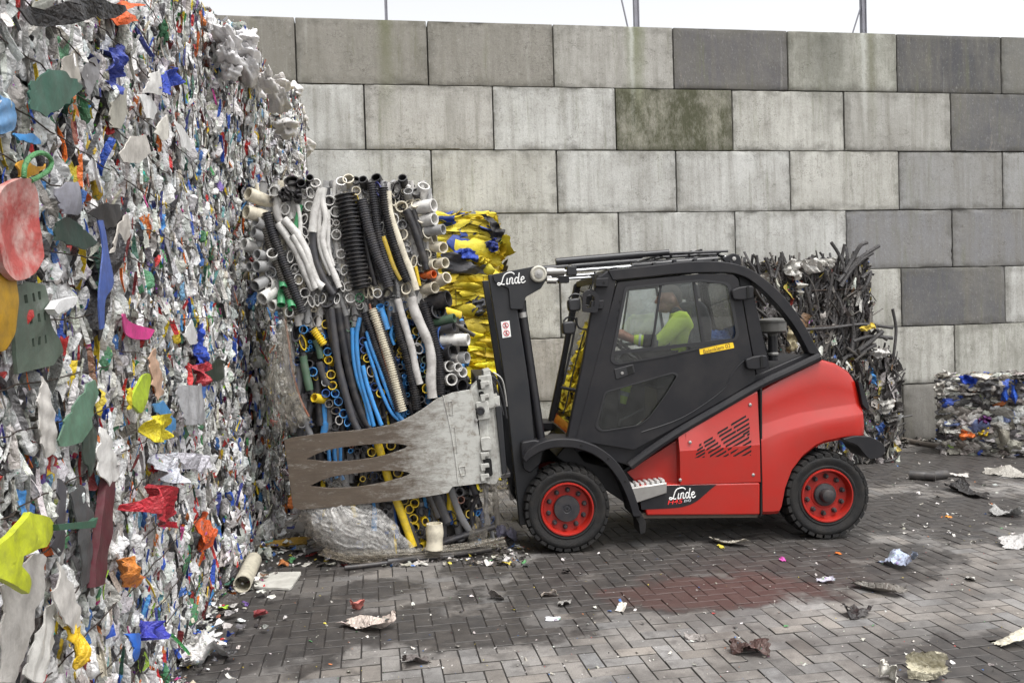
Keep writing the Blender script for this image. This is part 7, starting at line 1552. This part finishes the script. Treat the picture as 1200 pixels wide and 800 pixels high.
def litter():
    P = [('crumpled_wrapper','large crumpled white printed wrapper on the paving at the foot of the stack','wrapper',234,772,.13,.11,(226,224,222),.9,.35,.5),
      ('yellow_flap','flat torn yellow sheet on the ground between stack and pipe bale','sheet',336,640,.26,.08,(190,150,50),.25,0,0),
      ('dark_rag','black torn sheet jutting from the foot of the stack','sheet',256,718,.14,.08,(62,58,56),.5,0,.3),
      ('crumpled_wrapper','long white and red crumpled wrapper nearest the stack on open paving','wrapper',430,736,.17,.06,(214,200,190),.7,.3,.3),
      ('crumpled_wrapper','small pink crumpled paper just above the long white wrapper','wrapper',419,715,.05,.04,(206,120,110),.8,0,.4),
      ('carton','small squashed grey carton standing on the dark stain','carton',582,702,.055,.045,(150,144,140),.5,0,.9),
      ('crumpled_wrapper','little white scrap with a pink tip right of the grey carton','wrapper',643,698,.055,.03,(190,178,168),.6,.3,-.6),
      ('film_scrap','translucent grey film scrap between carton and red stain','film',660,708,.06,.035,(150,148,144),.8,0,.3),
      ('crumpled_wrapper','white scrap with a blue corner below the translucent film scrap','wrapper',648,726,.045,.025,(214,214,220),.6,.6,0),
      ('crumpled_wrapper','white scrap on the left side of the reddish stain','wrapper',729,714,.045,.025,(224,218,208),.6,0,.4),
      ('paper_scrap','flattened cream paper under the middle of the forklift sill','paper',855,638,.15,.05,(190,184,170),.5,0,.1),
      ('yellow_scrap','small yellow scrap beside the flattened cream paper','scrap',845,641,.04,.02,(206,190,60),.4,0,.1),
      ('blue_wrapper','blue and white crumpled wrapper right of the rear wheel','wrapper',1053,663,.15,.08,(172,184,206),.9,.8,.2),
      ('film_scrap','flat dusty film lying below the blue and white wrapper','film',1030,693,.17,.05,(120,116,110),.4,0,.1),
      ('black_scrap','folded black plastic scrap in the middle of the right paving','scrap',1003,720,.09,.06,(40,38,40),.8,0,.0),
      ('crushed_tray','crushed black and red tray on pale paving at the lower right','tray',878,764,.10,.07,(80,58,54),.9,.5,.1),
      ('crumpled_wrapper','cream crumpled paper cut by the bottom edge, left one of two','wrapper',1041,797,.05,.05,(224,220,210),.9,0,1.2),
      ('crumpled_wrapper','larger grey green crumpled bag cut by the bottom edge','bag',1086,795,.09,.06,(178,172,150),.9,0,1.0),
      ('white_shard','curved white plastic shard at the right picture edge','shard',1188,754,.11,.06,(222,216,196),.15,0,.6),
      ('film_scrap','crumpled clear film scrap at the right edge, upper of two','film',1180,604,.12,.07,(160,160,158),.9,0,0),
      ('film_scrap','crumpled grey and white film at the right edge, below the clear one','film',1193,640,.12,.08,(186,184,182),.9,0,0),
      ('black_bag','flattened black bag with raised corner behind the forklift','bag',1133,578,.24,.09,(34,34,36),.6,0,-.1),
      ('paper_scrap','small torn white paper triangle on the far right paving','paper',1137,679,.05,.03,(196,194,188),.4,0,.2),
      ('paper_scrap','pale paper scrap with purple print left of the dusty film','paper',968,682,.055,.03,(190,186,200),.6,.7,.2),
      ('pink_scrap','tiny magenta scrap in front of the rear wheel','scrap',917,657,.03,.02,(206,80,170),.5,0,.3),
      ('orange_scrap','tiny orange scrap in front of the rear wheel','scrap',982,649,.025,.015,(226,120,30),.4,0,0),
      ('orange_scrap','small orange scrap on dark ground right of the rear wheel','scrap',1112,606,.03,.02,(216,140,50),.4,0,0),
      ('grey_rag','lilac grey rag touching the front tyre','rag',594,631,.12,.09,(150,148,170),.9,0,.2),
      ('white_scrap','white torn scrap at the upper right by the low film bale','scrap',1178,557,.22,.08,(170,166,158),.7,0,.1),
      ('white_scrap','white scrap on the ground in front of the low film bale','scrap',1123,558,.10,.05,(200,196,190),.6,.3,0),
      ('white_wedge','small folded white card on the ground below the clamp tip','card',363,648,.05,.045,(206,204,200),.6,0,0),
      ('grey_wedge','upturned grey plastic triangle beside the white folded card','scrap',381,655,.06,.04,(110,112,120),.4,0,.8),
      ('clear_cup','crushed translucent cup next to the white pipe offcut','cup',310,654,.07,.06,(176,180,170),.9,0,.4),
      ('crumpled_wrapper','flat grey wrapper scrap at the left on the dark stain','wrapper',488,777,.07,.05,(100,94,92),.5,0,.3),
      ('crumpled_wrapper','small pale wrapper by the carton crumbs on bottom paving','wrapper',815,748,.06,.035,(140,134,130),.6,0,.3),
      ('black_scrap','small black upright scrap under the forklift middle','scrap',663,671,.035,.025,(20,20,22),.6,0,.9)]
    for i, (nm, lb, ct, x, y, hl, hw, col, cr, prt, ti) in enumerate(P):
        lay(nm, lb, ct, x, y, hl, hw, col, 200 + i, cr, prt=prt, tilt=abs(ti) * .6 + .05)
    # pipe offcut, board, black pipes
    def gtube(name, label, cat, pts, r, col, wall=.004, m=None, n=20):
        P_ = [onG(x, y, r) for x, y in pts]; c = P_[0].copy(); c[2] = 0
        mb = MB(); mb.tube(smoothpath([p - c for p in P_], 5) if len(P_) > 2 else [p - c for p in P_], r, n, lin(*col), wall=wall, inner=.25)
        o = mb.build(name, m or PIPE, None, smooth=True, sharp=45, col=True, recalc=False); o.location = tuple(c); tag(o, label, cat); return o
    gtube('pipe_offcut', 'short cream pipe offcut lying at the corner of the stack', 'pipe', [(284,684),(297,656)], .062, (196,190,172), .007, n=28)
    gtube('black_pipe', 'longer thin black pipe lying in front of the pipe bale', 'pipe', [(404,665),(440,661),(470,657),(500,654),(532,652)], .019, (44,42,44))
    gtube('black_pipe', 'thicker black pipe lying behind the thin one, pointing at the front wheel', 'pipe', [(454,658),(500,652),(540,648),(575,643)], .026, (50,48,50))
    gtube('black_pipe', 'flattened black tube lying at the wall side behind the rear wheel', 'pipe', [(1066,556),(1088,557),(1108,555)], .05, (60,58,58))
    gtube('wooden_batten', 'long grey batten lying on the ground along the wall base', 'batten', [(1058,515),(1090,521),(1112,524)], .035, (120,112,104), 0)
    c = onG(325, 682); c[2] = 0; pts = [onG(x, y, 0) - c for x, y in rounded([(297,690),(304,673),(354,672),(341,692)], 3, 4)]; n = len(pts)
    mb = MB(); mb.add([(p[0], p[1], .004) for p in pts] + [(p[0], p[1], .018) for p in pts], [tuple(range(n))[::-1], tuple(range(n, 2 * n))] + [(i, (i + 1) % n, (i + 1) % n + n, i + n) for i in range(n)])
    o = mb.build('white_board', mat('white_board', (.50, .49, .45), .5, noise=.45, nscale=9)); o.location = tuple(c); tag(o, 'flat white board with rounded corners on the paving by the cream pipe', 'board')
    # uncountable crumbs
    rng = np.random.default_rng(77)
    def crumbs(name, label, n, pos, smin, smax, pal, h=.0, asp=(1, 2.5), cr=.5, nu=2, nv=2):
        mb = MB(); ex = []; p = pos(n); n = len(p); nr = np.c_[rng.normal(0, .3, (n, 2)), np.ones(n)]; al = rng.normal(0, 1, (n, 3)); hl = np.exp(rng.uniform(math.log(smin), math.log(smax), n)) ; hw = hl / rng.uniform(asp[0], asp[1], n)
        p[:, 2] = .003 + hl * .25 + rng.random(n) * h
        scraps(mb, ex, p, nr, al, hl, hw, palette(pal, n, rng), rng, cr, nu, nv, 0, 0, .35, .6)
        o = mb.build(name, SCRAP, None, smooth=False, col=True, extra=np.concatenate(ex), recalc=False); tag(o, label, 'litter', kind='stuff')
    PL = [(50, (215,212,206)), (22, (165,160,152)), (10, (60,58,58)), (4, (190,60,60)), (5, (70,120,190)), (4, (210,190,70)), (2, (90,160,100)), (3, (200,120,60))]
    def gp(x0, y0, x1, y1):
        def f(n): 
            return np.array([onG(rng.uniform(x0, x1), y0 + (y1 - y0) * rng.random()) for _ in range(n)])
        return f
    crumbs('litter', 'scattered tiny plastic crumbs all over the paving', 1100, gp(230, 610, 1200, 800), .0016, .006, PL)
    crumbs('litter', 'scattered small plastic flakes over the dark paving', 170, gp(250, 640, 1200, 790), .006, .015, PL, nu=4, nv=3)
    crumbs('litter', 'trail of flakes on dark ground behind the forklift', 170, gp(1040, 525, 1200, 640), .004, .022, PL, nu=4, nv=3)
    crumbs('litter', 'loose rubbish heaped along the foot of the concrete wall', 420, lambda n: np.c_[rng.uniform(5.4, 9.5, n), YW - .04 - rng.exponential(.12, n), np.zeros(n)], .015, .07, [(25,(190,186,178)),(30,(90,84,78)),(30,(50,47,45)),(4,(70,120,190)),(4,(200,180,70))], .03, nu=4, nv=3)
    crumbs('litter', 'loose scraps along the foot of the stack', 700, lambda n: np.c_[XS - .08 + rng.exponential(.09, n), rng.uniform(2.5, 8.6, n), np.zeros(n)], 0.010, .042, PAL_MIX, .05, nu=4, nv=3)
    crumbs('litter', 'crumbs and torn bits under the pipe bale', 620, gp(300, 628, 620, 664), .006, .045, PL + [(30, (50, 46, 44))], .01, nu=4, nv=3)
litter()
